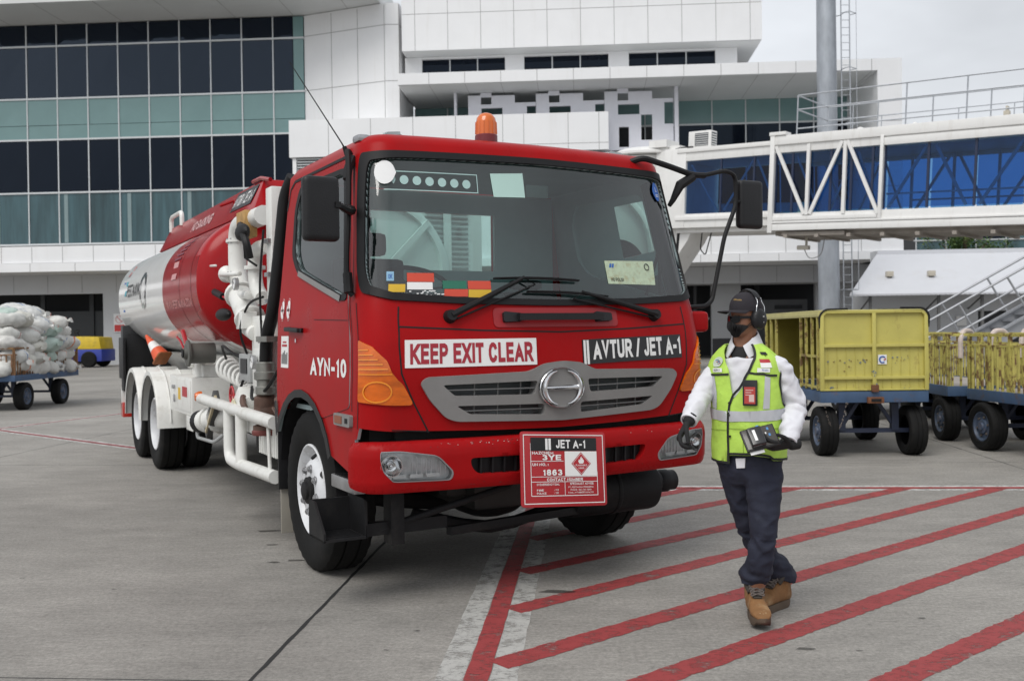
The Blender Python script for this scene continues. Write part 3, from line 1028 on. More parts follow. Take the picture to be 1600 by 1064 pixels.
# ================= tanker truck =================
M_red = mat('red_truck_paint', (.335, .0075, .009), .30, var=.09, scale=2.5, spec=.08, coat=.0, dirt=(.20, .022, .022), dirt_amt=.35, dirt_scale=3, dirt_pos=(.5, .8), dstretch=(1.5, 1.5, .5), rvar=.12)
M_redtank = mat('red_tank_paint', (.33, .008, .011), .2, var=.05, spec=.2, coat=.06, dirt=(.2, .03, .03), dirt_amt=.3, dirt_scale=2)
M_black = mat('black_rubber_trim', (.009, .009, .010), .55, var=.25, scale=8, spec=.3)
M_blackp = mat('black_plastic', (.012, .012, .0135), .45, var=.2, scale=6, spec=.35, bump=.1, bscale=120)
M_dirtyblk = mat('dusty_black_steel', (.011, .011, .012), .6, var=.35, scale=7, spec=.25, dirt=(.05, .045, .04), dirt_amt=.35, dirt_scale=4)
M_white = mat('white_truck_paint', (.74, .74, .71), .4, var=.05, scale=3, coat=.15, dirt=(.40, .37, .31), dirt_amt=.55, dirt_scale=5, dirt_pos=(.52, .75))
M_wgloss = mat('white_tank_paint', (.84, .84, .83), .16, var=.02, coat=.3, rvar=.02, dirt=(.6, .56, .5), dirt_amt=.25, dirt_scale=1.2, dirt_pos=(.6, .9), dstretch=(1, .5, 1))
M_greyp = mat('grey_grille_plastic', (.215, .21, .205), .5, var=.1, scale=5, bump=.06, bscale=200)
M_chrome = mat('chrome', (.75, .75, .76), .12, metal=1, var=.04)
M_steel = mat('dull_steel', (.42, .42, .43), .38, metal=.8, var=.2, scale=9)
M_tyre = mat('tyre_rubber', (.008, .008, .008), .75, var=.3, scale=5, spec=.2, dirt=(.030, .027, .024), dirt_amt=.35, dirt_scale=5, bump=.12, bscale=90)
M_rimw = mat('white_wheel_paint', (.66, .67, .69), .38, var=.08, scale=6, dirt=(.25, .22, .18), dirt_amt=.6, dirt_scale=8, dirt_pos=(.5, .72))
M_lwhite = mat('white_vinyl', (.80, .80, .79), .45, var=.03)
M_lred = mat('red_vinyl', (.42, .022, .03), .45, var=.04)
M_lblack = mat('black_vinyl', (.014, .014, .016), .4, var=.1)
M_seat = mat('dark_seat_cloth', (.03, .033, .035), .85, var=.2)
M_dash = mat('grey_dashboard', (.13, .15, .155), .6, var=.1)
M_cabin = mat('grey_cab_lining', (.34, .42, .43), .75, var=.1)
M_galvp = mat('grey_box_paint', (.34, .35, .35), .5, var=.1, scale=4, dirt=(.2, .19, .17), dirt_amt=.4)
M_amber = mat('amber_lens', (.60, .115, .004), .14, var=.38, scale=6, coat=.4, stretch=(1, 1, 3))
M_wsglass = glass('windscreen_glass', (.68, .91, .87), .015, .95, 1.9)
M_sglass = glass('door_glass', (.80, .87, .86), .015, 1.0)
M_lens = glass('clear_lamp_lens', (.93, .95, .95), .03, .9)
M_rust = mat('rust', (.16, .065, .03), .85, var=.35, scale=12)

TR = thing('tanker_truck', 'large red and white fuel tanker truck with a flat front cab and amber roof beacon', 'truck', (.2887, 5.762, 0), .50366)

sgrid = [-3 + .1 * i for i in range(11)] + [-2 + .125 * i for i in range(1, 8)] + [-1 + .1 * i for i in range(21)] + [1 + .125 * i for i in range(1, 8)] + [2 + .1 * i for i in range(11)]
vgrid = [.60 + .06 * i for i in range(33)] + [2.565 + .0249 * i for i in range(1, 6)] + [2.565 + .095 * PI / 2 + .06 * i for i in range(1, 4)]
cab = Skin(cab_raw, sgrid, vgrid)
cabf = Skin(cab_raw, [-2 + .04 * i for i in range(101)], [1.6 + .03 * i for i in range(34)])

# ---- outlines in the skin's own measure ----
ws_out = rnd([(-1.8, 2.30), (-1.74, 2.535), (-.9, 2.545), (0, 2.552), (.9, 2.545), (1.74, 2.535), (1.8, 2.30), (1.8, 1.86), (1.70, 1.735), (1.2, 1.70), (.6, 1.668), (0, 1.657), (-.6, 1.668), (-1.2, 1.70), (-1.70, 1.735), (-1.8, 1.86)], .10)
ws_in = rnd([(-1.60, 2.26), (-1.55, 2.485), (-.9, 2.505), (0, 2.515), (.9, 2.505), (1.55, 2.485), (1.60, 2.26), (1.60, 1.86), (1.50, 1.772), (1.1, 1.735), (.6, 1.704), (0, 1.692), (-.6, 1.704), (-1.1, 1.735), (-1.50, 1.772), (-1.60, 1.86)], .10)
dw_in = rnd([(-2.73, 2.46), (-2.10, 2.45), (-2.085, 1.735), (-2.12, 1.735), (-2.69, 1.93), (-2.775, 2.05), (-2.79, 2.33)], .06)
dw_out = rnd([(-2.76, 2.495), (-2.075, 2.482), (-2.055, 1.70), (-2.11, 1.695), (-2.71, 1.90), (-2.815, 2.03), (-2.825, 2.35)], .06)
gr_out = rnd([(-.855, 1.235), (-.82, 1.268), (-.22, 1.283), (-.12, 1.325), (0, 1.337), (.12, 1.325), (.22, 1.283), (.82, 1.268), (.855, 1.235), (.80, 1.14), (.71, 1.04), (.65, 1.018), (0, .993), (-.65, 1.018), (-.71, 1.04), (-.80, 1.14)], .03)
# shell outline: lower edge with the wheel arch on both sides
arch = []
for i in range(13):
    a = R(8 + i * 13.2)
    y = 1.27 - .60 * math.cos(a); z = .60 + .55 * math.sin(a)
    cyv = .305
    arch.append((2 + (y - cyv) / (CAB_YB - cyv), z))
arch = [p for p in arch if p[0] < 2.985]
side_r = [(2.02, .72)] + [p for p in arch if p[1] > .72] + [(2.985, 1.03), (2.985, 2.50)]
VTOP = 2.565 + .095 * PI / 2 + .2
low_r = [(0, .95), (.4, .957), (.8, .972), (1.0, .978), (1.5, .99), (1.8, .995), (1.9, .93), (2.0, .93)]
right = low_r + side_r
shell = right + [(2.985, VTOP)] + [(-2.985, VTOP)] + [(-s, v) for s, v in reversed(right[1:])]
b = MB()
cab.panel(b, shell, [ws_in, flip(dw_in), mirror(dw_in), gr_out], 0, .02, 0, 1, 1)
# roof skin closing the middle
ring = [cab.P(s, VTOP) for s in sgrid if abs(s) <= 2.985]
ring = [cab.P(-2.985, VTOP)] + [p for p in ring[1:-1]] + [cab.P(2.985, VTOP)]
c = Vector((0, 1.2, ring[0].z + .004))
b.add(ring + [c], [(i, i + 1, len(ring)) for i in range(len(ring) - 1)], 0)
# back wall with its window
def bp(x, z): return (x, CAB_YB - .02, z)
bw_ = MB()
grid_boxes(b, -1.05, 1.05, 1.0, 2.52, [(-.54, .51, 1.97, 2.40)], CAB_YB - .03, CAB_YB, 0)
b.box(-1.045, 1.045, CAB_YB - .029, CAB_YB - .001, 2.521, 2.58, 0); b.box(-1.0, 1.0, CAB_YB - .027, CAB_YB - .003, 2.5801, 2.65, 0)
for sx in (-1, 1): b.prism([(sx * 1.0501, 1.0), (sx * 1.165, 1.0), (sx * 1.152, 1.66), (sx * 1.138, 1.75), (sx * 1.0502, 2.52)], (0, CAB_YB - .028, 0), (1, 0, 0), (0, 0, 1), (0, 1, 0), .026, 0)
b.build('cab', [M_red, M_cabin], TR, smooth=40)
# lining: roof, back and floor seen through the windscreen
l = MB()
grid_boxes(l, -1.02, 1.02, 1.05, 2.545, [(-.54, .51, 1.97, 2.40)], CAB_YB - .07, CAB_YB - .035, 0)
l.box(-.98, .98, .42, CAB_YB - .08, 2.55, 2.57, 0)
l.box(-1.1, 1.1, .2, CAB_YB - .08, 1.02, 1.05, 0)
l.build('cab_lining', M_cabin, TR, smooth=0)
for sx in (-1, 1):
    l = MB(); l.tube([cab.P(sx * 1.98, 2.50, -.045), cab.P(sx * 1.99, 2.1, -.05), cab.P(sx * 2.0, 1.72, -.05)], .05, 8); l.build('pillar_trim', M_seat, TR)
l = MB(); l.box(-.54, .51, CAB_YB - .06, CAB_YB - .052, 1.97, 2.40); l.build('rear_window', M_sglass, TR, smooth=0)
l = MB()
prof = [(.16, 1.05), (.16, 1.60), (.2, 1.665), (.42, 1.66), (.55, 1.62), (.58, 1.45), (.5, 1.06)]
l.loft([[Vector((x, y, z)) for y, z in prof] for x in (-1.06, 1.06)])
l.loft([[Vector((x, y + .02, z + dz)) for y, z, dz in ((.22, 1.66, 0), (.3, 1.70, .04), (.5, 1.70, .03), (.56, 1.6, 0))] for x in (-.95, -.2)])
l.build('dashboard', M_dash, TR, bevel=.015)
def seat_at(x, lo=0):
    for nm, boxes in (('seat', [(-.25, .25, .95, 1.45, 1.2, 1.42)]), ('seat_backrest', [(-.24, .24, 1.42, 1.58, 1.35, 2.02 - lo)]), ('headrest', [(-.13, .13, 1.46, 1.55, 2.04 - lo, 2.20 - lo * 1.4)])):
        q = MB()
        for (a, b_, c_, d_, e, f) in boxes: q.box(x + a, x + b_, c_, d_, e, f)
        q.build(nm, M_seat, TR, bevel=.04)
seat_at(-.62); seat_at(.62, .22)
q = MB()
ax = Vector((0, -.55, .83)).normalized()
a_, b_, _ = frame_of(ax)
cw = Vector((-.60, .72, 1.80))
pts = [cw + (a_ * math.cos(2 * PI * i / 32) + b_ * math.sin(2 * PI * i / 32)) * .225 for i in range(33)]
q.tube(pts, .016, 8, caps=False)
for k in (0, 2.1, 4.2): q.beam(cw - ax * .04, cw + (a_ * math.cos(k) + b_ * math.sin(k)) * .22, .03, .015)
q.cyl(cw - ax * .3, cw - ax * .03, .03)
q.cyl(cw - ax * .06, cw - ax * .03, .06)
q.build('steering_wheel', M_black, TR)
# windscreen gasket, glass
b = MB(); cabf.panel(b, ws_out, [flip(ws_in)], .013, .03); b.build('windscreen_gasket', M_black, TR)
b = MB(); cabf.panel(b, ws_in, [], -.012); wsg = b.build('windscreen', M_wsglass, TR, recalc=False)
# stickers inside the glass are parts of the windscreen
def sticker(name, polys, m, off=-.008):
    q = MB()
    for k, pl in enumerate(polys): cab.panel(q, pl, [], off + .0004 * k)
    return q.build(name, m, wsg, recalc=False)
def rect(s0, s1, v0, v1): return [(s0, v0), (s1, v0), (s1, v1), (s0, v1)]
def disc(s, v, rs, rv, n=20): return [(s + rs * math.cos(2 * PI * i / n), v + rv * math.sin(2 * PI * i / n)) for i in range(n)]
M_pale = mat('pale_green_paper', (.42, .60, .55), .6, var=.06)
sticker('round_paper', [disc(-1.20, 2.418, .21, .069)], mat('white_paper', (.78, .78, .78), .7), .001)
q = MB()
for i in range(7): cab.panel(q, disc(-1.05 + .082 * i + .03, 2.382 - .002 * i, .028, .027, 14), [], -.009)
s0, s1, v0, v1 = -1.22, -.45, 2.318, 2.432
for r_ in (rect(s0, s1, v0, v0 + .006), rect(s0, s1, v1 - .006, v1), rect(s1 - .006, s1, v0, v1)): cab.panel(q, r_, [], -.009)
q.build('pocket_strip', mat('pale_green_plastic', (.36, .52, .50), .5), wsg, recalc=False)
sticker('pale_label', [[(-.357, 2.443), (-.345, 2.302), (-.118, 2.308), (-.115, 2.458)][::-1]], M_pale)
q = MB()
cab.panel(q, [(.42, 1.797), (.815, 1.795), (.84, 1.948), (.42, 1.94)], [], -.009, 0, 0)
pl = lambda x, y: cab.P(.62 + x, 1.868 + y, -.0075)
lettering(q, 'No Polisi', pl, -.12, -.055, .022, .10, .02, 1)
for k in (0, 1): q.add([pl(-.17 + .02 * k, .03), pl(-.155 + .02 * k, .03), pl(-.145 + .02 * k, .055), pl(-.16 + .02 * k, .055)], [(0, 1, 2, 3)], 2)
ringp = [pl(.15 + .02 * math.cos(a), .04 + .02 * math.sin(a)) for a in [i * PI / 6 for i in range(13)]]
q.tube(ringp, .003, 4, 1)
q.box(0, 0, 0, 0, 0, 0)
q.v = q.v[:-8]; q.f = q.f[:-6]; q.mi = q.mi[:-6]
q.build('permit_card', [mat('yellowed_card', (.46, .55, .40), .6, var=.15, scale=30, dirt=(.3, .2, .06), dirt_amt=.6, dirt_scale=25), M_lblack, mat('blue_vinyl', (.03, .12, .42), .5)], wsg, recalc=False)
sticker('round_blue_sticker', [disc(1.08, 2.41, .09, .062)], mat('blue_vinyl', (.03, .12, .42), .5), .0)
q = MB(); pl = lambda x, y: cab.P(1.08 + x * 2.0, 2.41 + y, .002)
lettering(q, 'L', pl, 0, .0, .03, .02); lettering(q, '2021', pl, 0, -.035, .018, .05)
q.build('blue_sticker_print', M_lwhite, wsg, recalc=False)
cs_ = {'o': mat('orange_red_vinyl', (.62, .07, .035), .5), 'y': mat('yellow_vinyl', (.66, .42, .03), .5), 'g': mat('green_vinyl', (.02, .16, .10), .5), 'w': M_lwhite, 'b': mat('light_blue_vinyl', (.25, .45, .62), .5)}
for s0, s1, v0, v1, k in ((-.93, -.77, 1.795, 1.845, 'o'), (-.93, -.78, 1.752, 1.793, 'w'), (-1.13, -.94, 1.738, 1.782, 'y'), (-.72, -.575, 1.757, 1.803, 'g'), (-.565, -.42, 1.755, 1.803, 'o'), (-.71, -.565, 1.713, 1.755, 'o'), (-.562, -.42, 1.706, 1.753, 'y'), (-1.17, -1.02, 1.80, 1.852, 'b')):
    sticker({'o': 'red_tag', 'w': 'white_tag', 'y': 'yellow_tag', 'g': 'green_tag', 'b': 'blue_ok_tag'}[k], [rect(s0, s1, v0, v1)], cs_[k])
q = MB(); lettering(q, 'OK', lambda x, y: cab.P(-1.095 + x * 1.6, 1.812 + y, -.006), 0, .0, .026, .05, .03); q.build('ok_print', mat('blue_vinyl', (.03, .12, .42), .5), wsg, recalc=False)
q = MB()
rr_ = random.Random(3)
for k in range(26):
    s_, v_ = rr_.uniform(-.92, -.72), rr_.uniform(1.705, 1.745); cab.panel(q, rect(s_, s_ + .012, v_, v_ + .006), [], -.008)
q.build('torn_sticker', M_lwhite, wsg, recalc=False)
# rear-view mirror inside
q = MB(); q.box(-.02, .14, .36, .385, 2.33, 2.41); q.build('inside_mirror', M_greyp, TR, bevel=.01)

# doors
for sg_ in (-1, 1):
    f = (lambda pl: pl) if sg_ < 0 else mirror
    do = [(-2.045, 2.525), (-2.87, 2.525), (-2.935, 2.36), (-2.935, 1.17)] + [(-s, v) for s, v in reversed([p for p in arch if p[0] < 2.93 and p[0] > 2.25])]
    do = [p for p in do if p[1] > 1.0] + [(-2.05, 1.10)]
    do = rnd(do, .03, 3)
    d = MB(); cab.panel(d, f(do) if sg_ > 0 else do, [f(flip(dw_in)) if sg_ > 0 else flip(dw_in)], .006, .012, 0, 1, 1)
    door = d.build('door', [M_red, M_cabin], TR, smooth=40)
    d = MB(); cab.panel(d, f(dw_out), [f(flip(dw_in))], .013, .02); d.build('window_seal', M_black, door)
    d = MB(); cab.panel(d, f(dw_in), [], -.008); d.build('door_window', M_sglass, door, recalc=False)
    d = MB(); cab.strip(d, f([(-2.69, 1.905), (-2.12, 1.71)]), .035, .018); d.build('window_rail', M_greyp, door, recalc=False)
    # handle in a dished plate
    d = MB()
    h0 = cab.P(sg_ * 2.79, 1.545, .03); h1 = cab.P(sg_ * 2.60, 1.535, .03)
    d.beam(h0, h1, .035, .028); d.beam(cab.P(sg_ * 2.78, 1.545, 0), h0, .03, .03); d.beam(cab.P(sg_ * 2.61, 1.535, 0), h1, .03, .03)
    d.build('handle', M_blackp, door, bevel=.006)
    d = MB(); d.cyl(cab.P(sg_ * 2.69, 1.47, .004), cab.P(sg_ * 2.69, 1.47, .014), .013); d.build('lock', M_chrome, door)
    # moulded crease above the arch
    d = MB()
    cr = [(-2.90, 1.165, .05), (-2.7, 1.155, .05), (-2.5, 1.135, .045), (-2.3, 1.10, .035), (-2.1, 1.06, .012)]
    rg = []
    for s_, v_, o_ in cr:
        s_ *= -sg_ * -1 if sg_ < 0 else -1
        rg.append([cab.P(s_, v_ + .055, .004), cab.P(s_, v_ + .01, o_), cab.P(s_, v_ - .015, o_ + .004), cab.P(s_, v_ - .05, .003)])
    d.loft(rg, 0, False, False); d.build('arch_crease', M_red, door, smooth=50)
    # dark seam strips
    d = MB()
    cab.strip(d, f([(-2.03, 2.53), (-2.03, 1.08)]), .007, .002)
    cab.strip(d, f([(-1.86, .99), (-1.84, 1.16), (-1.85, 1.68)]), .006, .002)
    cab.strip(d, f([(-2.45, 1.60), (-2.05, 1.585)]), .004, .008)
    d.build('seam', M_black, door, recalc=False)
    # black roof gutter
    d = MB(); cab.strip(d, f([(-2.98, 2.36), (-2.95, 2.50), (-2.88, 2.545), (-2.06, 2.548)]), .018, .004); d.build('gutter', M_black, TR, recalc=False)
    # wheel arch lip
    d = MB(); cab.strip(d, f([(-2.985, 1.06)] + [(-p[0], p[1] - .012) for p in reversed(arch) if p[1] > .70]), .05, .012); d.build('arch_lip', M_blackp, TR, recalc=False)
    # side marker
    d = MB(); cab.panel(d, f(rnd(rect(-2.19, -2.02, .992, 1.06), .01)), [], .022, .03); mk_ = d.build('side_marker', M_greyp, TR)
    d = MB(); cab.panel(d, f(rect(-2.175, -2.10, 1.005, 1.048)), [], .026, .01); d.build('marker_lens', mat('faded_amber', (.25, .07, .03), .3), mk_)
    d = MB(); cab.panel(d, f(rect(-2.068, -2.04, 1.012, 1.04)), [], .024, .01); d.build('marker_hole', M_black, mk_)
    # turn lamp
    tl_ = rnd([(-1.80, 1.475), (-1.80, 1.14), (-.885, 1.118), (-.95, 1.24), (-1.13, 1.36), (-1.45, 1.44)], .03)
    d = MB(); cab.panel(d, f(tl_), [], .012, .03); lamp = d.build('turn_lamp', M_amber, TR)
    d = MB()
    for k in range(6):
        v_ = 1.29 + k * .026; e_ = -1.02 - k * .10
        cab.strip(d, f([(-1.77, v_), (max(min(e_, -1.03), -1.7), v_)]), .006, .0165)
    ringq = [f([(-1.33 + .30 * math.cos(a), 1.195 + .055 * math.sin(a))])[0] for a in [i * PI / 10 for i in range(21)]]
    cab.strip(d, ringq, .008, .0165)
    d.build('lamp_ribs', mat('amber_lens_rib', (.80, .27, .02), .2, coat=.5), lamp, recalc=False)

# small side grilles: front corner panel seams and bonnet outline
d = MB()
for sx in (-1, 1):
    cab.strip(d, [(sx * .968, 1.655), (sx * .968, 1.44), (sx * .955, 1.29), (sx * .88, 1.12), (sx * .80, .962)], .009, .0016)
    cab.strip(d, [(sx * 1.0, .985), (sx * .80, .97)], .006, .0016)
cab.strip(d, [(-.968, 1.545), (-.5, 1.52), (0, 1.505), (.5, 1.52), (.968, 1.545)], .009, .0016)
d.build('bonnet_seam', M_black, TR, recalc=False)
# radiator darkness behind the grille and below the bonnet
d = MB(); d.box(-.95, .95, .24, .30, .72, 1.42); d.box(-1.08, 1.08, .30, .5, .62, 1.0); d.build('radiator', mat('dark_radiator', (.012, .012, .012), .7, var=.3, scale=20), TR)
# grille
g = MB(); cab.panel(g, gr_out, [], .022, .075); gri = g.build('grille', M_greyp, TR, smooth=30)
def cutter(poly, y0=-.3, y1=.6):
    q = MB(); q.prism([(s, v) for s, v in poly], (0, y1, 0), (1, 0, 0), (0, 0, 1), (0, -1, 0), y1 - y0)
    return q.build('cutter', M_black, TR, smooth=0)
def gx(poly): return [(cab.P(s, v).x, v) for s, v in poly]
ops = []
for sx in (-1, 1):
    ops.append(rnd([(sx * .735, 1.222), (sx * .165, 1.228), (sx * .185, 1.150), (sx * .665, 1.160)], .018))
    ops.append(rnd([(sx * .655, 1.104), (sx * .12, 1.094), (sx * .12, 1.032), (sx * .575, 1.055)], .018))
boolean_cut(gri, [cutter(gx(o)) for o in ops])
gri.data.shade_smooth(); gri.data.set_sharp_from_angle(angle=R(30))
g = MB()
for sx in (-1, 1):
    for v, e in ((1.192, .70), (1.073, .62)):
        pts = [cab.P(sx * (.13 + (e - .13) * i / 6), v - .006 * (1 - i / 6), -.004) for i in range(7)]
        for p0, p1 in zip(pts, pts[1:]): g.beam(p0, p1, .016, .007)
    for s_ in (.26, .40, .54): g.beam(cab.P(sx * s_, 1.23, -.012), cab.P(sx * s_, 1.04, -.012), .006, .006, hint=(0, 1, 0))
build_pieces(g, 'grille_bars', mat('grey_grille_bar', (.16, .16, .16), .45), gri, smooth=0)
# emblem: oval ring with two inward hooks and a bar
e_ = MB()
ec = cab.P(-.02, 1.185, .03)
en = Vector((0, -1, .02)).normalized(); exx = Vector((1, 0, 0)); ezz = Vector((0, 0, 1))
def ep(x, y, o=0.): return ec + exx * x + ezz * y + en * o
prof = []
n_ = 40
rings = []
for (k, o) in ((1.0, 0), (.995, .014), (.97, .018), (.945, .014), (.94, .004)):
    rings.append([ep(.152 * k * math.cos(2 * PI * i / n_), .118 * k * math.sin(2 * PI * i / n_), o) for i in range(n_)])
e_.loft(rings, 0, True, False)
e_.add([ep(.145 * math.cos(2 * PI * i / n_), .112 * math.sin(2 * PI * i / n_), .005) for i in range(n_)], [tuple(range(n_))], 1)
em = e_.build('front_emblem', [M_chrome, M_greyp], gri)
e_ = MB()
for sx in (-1, 1):
    pts = []
    for i in range(13):
        a = R(-82 + i * 164 / 12)
        pts.append(ep(sx * (.022 + .098 * math.cos(a)), .097 * math.sin(a), .014))
    e_.tube(pts, [.003 + .013 * math.sin(PI * i / 12) for i in range(13)], 8)
e_.tube([ep(-.112, 0, .014), ep(-.06, 0, .016), ep(.06, 0, .016), ep(.112, 0, .014)], .0135, 10)
e_.build('emblem_bar', M_chrome, em, bevel=0)
# wiper cowl: dished recess with the grab handle
g = MB()
cab.panel(g, rnd(rect(-.42, .42, 1.535, 1.645), .03), [], .006, .006)
gh = g.build('handle_recess', mat('deep_red_paint', (.30, .012, .016), .4), TR)
g = MB()
for (a, b_) in ((-.365, -.25), (.25, .365)):
    cab.panel(g, rnd([(a, 1.56), (b_, 1.565), (b_, 1.61), (a, 1.62)], .012), [], .03, .03)
pts = [cab.P(-.28 + .56 * i / 8, 1.585, .045) for i in range(9)]
for p0, p1 in zip(pts, pts[1:]): g.beam(p0, p1, .03, .04)
g.build('grab_handle', M_blackp, gh, smooth=30)
# signs on the bonnet
def board(name, s0, s1, v0, v1, m, tilt=0):
    q = MB(); cab.panel(q, [(s0, v0), (s1, v0 + tilt), (s1, v1 + tilt), (s0, v1)], [], .005, .004); return q.build(name, m, TR)
bd = board('exit_sign', -.938, -.163, 1.32, 1.472, M_lwhite)
q = MB(); lettering(q, 'KEEP EXIT CLEAR', lambda x, y: cab.P(-.55 + x, 1.339 + y, .0065), 0, .0, .112, .72, .065, gap=.10)
q.build('exit_sign_lettering', mat('sign_red_print', (.36, .02, .035), .45), bd, recalc=False)
bd = board('fuel_sign', .146, .915, 1.312, 1.457, M_lblack, .022)
q = MB(); lettering(q, 'AVTUR / JET A-1', lambda x, y: cab.P(.555 + x, 1.336 + y + .022 * (x + .4) / .77, .0065), .01, .0, .112, .69, .06, gap=.10)
for k in (0, 1): cab.panel(q, [(.152 + k * .022, 1.312), (.168 + k * .022, 1.312), (.168 + k * .022, 1.454), (.152 + k * .022, 1.454)], [], .0066)
q.build('fuel_sign_lettering', M_lwhite, bd, recalc=False)
q = MB(); lettering(q, 'AYN-10', lambda x, y: cab.P(-2.288 + x / 1.5, 1.262 + y - .0 * x, .0085), 0, 0, .108, .62, .06)
q.build('fleet_number', M_lwhite, TR, recalc=False)
# no smoking rounds and paper by the door
for s_ in (-2.90, -2.81):
    q = MB(); cab.panel(q, disc(s_, 1.675, .032, .075), [], .0075, 0, 0)
    st = q.build('round_notice', M_lwhite, TR, recalc=False)
    q = MB()
    cab.strip(q, [(s_ + .029 * math.cos(i * PI / 10), 1.675 + .067 * math.sin(i * PI / 10)) for i in range(21)], .010, .0085)
    cab.strip(q, [(s_ - .02, 1.72), (s_ + .02, 1.63)], .010, .0085)
    cab.strip(q, [(s_ - .018, 1.672), (s_ + .018, 1.672)], .016, .0083, 1)
    q.build('notice_print', [M_lred, M_lblack], st, recalc=False)
q = MB(); cab.panel(q, rect(-2.91, -2.80, 1.29, 1.50), [], .0075); st = q.build('paper_notice', M_lwhite, TR, recalc=False)
q = MB()
for k in range(5): cab.panel(q, rect(-2.90 + .018 * k, -2.886 + .018 * k, 1.315, 1.38 + .012 * (k % 3)), [], .009, 0, 1)
cab.panel(q, rect(-2.895, -2.82, 1.43, 1.445), [], .009, 0, 0); cab.panel(q, rect(-2.885, -2.83, 1.455, 1.465), [], .009, 0, 0)
q.build('notice_print', [M_lred, mat('grey_print', (.2, .2, .2), .6)], st, recalc=False)

# ---- bumper ----
def bump_fn(s, v):
    t = (v - .635) / .285           # 0 bottom .. 1 top
    return cab_raw(s, v)
bsk = Skin(cab_raw, sgrid, [.62 + .03 * i for i in range(12)])
def bump_off(v):
    return _lerp(v, ((.63, .012), (.66, .034), (.70, .044), (.84, .046), (.88, .04), (.91, .024), (.925, .0)))
class BSkin(Skin):
    def P(k, s, v, off=0.):
        return Vector(cab_raw(s, v)) + k.N(s, v) * (bump_off(v) + off)
bsk = BSkin(cab_raw, [-2 + .05 * i for i in range(81)], [.60 + .0125 * i for i in range(28)])
bo = rnd([(-1.98, .67), (-1.5, .645), (0, .643), (1.5, .645), (1.98, .67), (1.95, .915), (1.5, .92), (0, .92), (-1.5, .92), (-1.95, .915)], .03)
hl = rnd([(-1.23, .876), (-.97, .877), (-.76, .842), (-.67, .745), (-.685, .70), (-1.0, .708), (-1.18, .765), (-1.23, .83)], .035)
slot = rnd([(-.58, .815), (-.255, .812), (-.255, .714), (-.53, .722), (-.57, .76)], .03)
b = MB(); bsk.panel(b, bo, [flip(hl), mirror(flip(hl)), flip(slot), mirror(flip(slot))], 0, .05)
bum = b.build('bumper', M_red, TR, smooth=45)
b = MB()
for f in (lambda p: p, mirror): bsk.panel(b, f([(p[0] * 1.02, p[1]) for p in slot]), [], -.048)
build_pieces(b, 'bumper_slot', M_black, bum, recalc=False)
b = MB()
for sx in (-1, 1):
    for k in range(4): b.beam(bsk.P(sx * (.30 + k * .07), .72, -.03), bsk.P(sx * (.30 + k * .07), .81, -.03), .01, .02, hint=(0, 1, 0))
build_pieces(b, 'slot_rib', M_blackp, bum)
for f in (lambda p: p, mirror):
    b = MB(); bsk.panel(b, f(hl), [flip(f([(-.95 + (p[0] + .95) * .965, .79 + (p[1] - .79) * .945) for p in hl]))], .003, .05); 
    H = b.build('headlight', mat('headlight_bezel', (.30, .30, .31), .3, metal=.5), bum)
    b = MB(); bsk.panel(b, f(hl), [], -.046); b.build('reflector', mat('headlight_reflector', (.72, .72, .73), .2, metal=.1, var=.3, scale=16), H, recalc=False)
    b = MB()
    cs = f([(-1.03, .795)])[0]
    cc = bsk.P(cs[0], cs[1], -.035); nn = bsk.N(*cs)
    b.lathe([(.002, -.008), (.026, -.006), (.046, .006), (.056, .024), (.060, .027), (.055, .027), (.042, .012), (.02, .0)], cc, nn, 24)
    b.ball(cc + nn * .01, .017, 6)
    b.build('lamp_bowl', M_chrome, H)
    b = MB()
    for k in range(8):
        s_ = f([(-.90 + .026 * k, .8)])[0][0]
        b.beam(bsk.P(s_, .735, -.012), bsk.P(s_, .845 - .006 * k, -.012), .004, .006, hint=(0, 1, 0))
    for k in range(5):
        q0, q1 = f([(-1.18 + .09 * k, .725)])[0], f([(-1.11 + .09 * k, .725)])[0]
        b.beam(bsk.P(q0[0], .735, -.015), bsk.P(q1[0], .735, -.015), .012, .02)
    b.build('lens_ribs', mat('lamp_glass_rib', (.85, .85, .86), .12, metal=.15, var=.15, scale=20), H)
    b = MB(); bsk.panel(b, f(hl), [], .0); b.build('lamp_lens', M_lens, H, recalc=False)
# number board / hazard placard leaning out from the bumper
pt, pb = Vector((-.005, -.075, .925)), Vector((-.102, -.125, .515))
pc = (pt + pb) / 2
zx = Vector((.565, 0, -.005)).normalized()
zy = (Vector((-.035, -.062, .0)) * -1 + Vector((0, 0, .41))); 
zy = (zy - zx * zy.dot(zx)).normalized()
zn = zx.cross(zy).normalized()
rot_ = Matrix.Rotation(R(-3.5), 3, zn)
zx, zy = rot_ @ zx, rot_ @ zy
pc = Vector((-.052, -.098, .722))
def zp(x, y, o=0.): return pc + zx * x + zy * y + zn * o
def zrect(mb, x0, x1, y0, y1, o, m=0):
    mb.add([zp(x0, y0, o), zp(x1, y0, o), zp(x1, y1, o), zp(x0, y1, o)], [(0, 1, 2, 3)], m)
b = MB()
b.prism(rnd([(-.285, -.212), (.285, -.212), (.285, .212), (-.285, .212)], .022), pc - zn * .012, zx, zy, zn, .012)
hz = b.build('hazard_placard', mat('placard_red', (.40, .022, .028), .42), TR, bevel=.003)
b = MB()
for (x0, x1, y0, y1) in ((-.268, .268, .190, .195), (-.268, .268, -.195, -.19), (-.268, -.263, -.19, .19), (.263, .268, -.19, .19), (-.223, -.219, -.15, .145), (-.219, .219, -.152, -.148), (.219, .223, -.152, -.015), (-.219, -.006, .043, .046), (-.219, .219, -.045, -.042), (-.219, .219, -.073, -.070), (-.002, .001, -.148, -.073)):
    zrect(b, x0, x1, y0, y1, .0015)
zrect(b, .003, .221, -.040, .100, .0015)
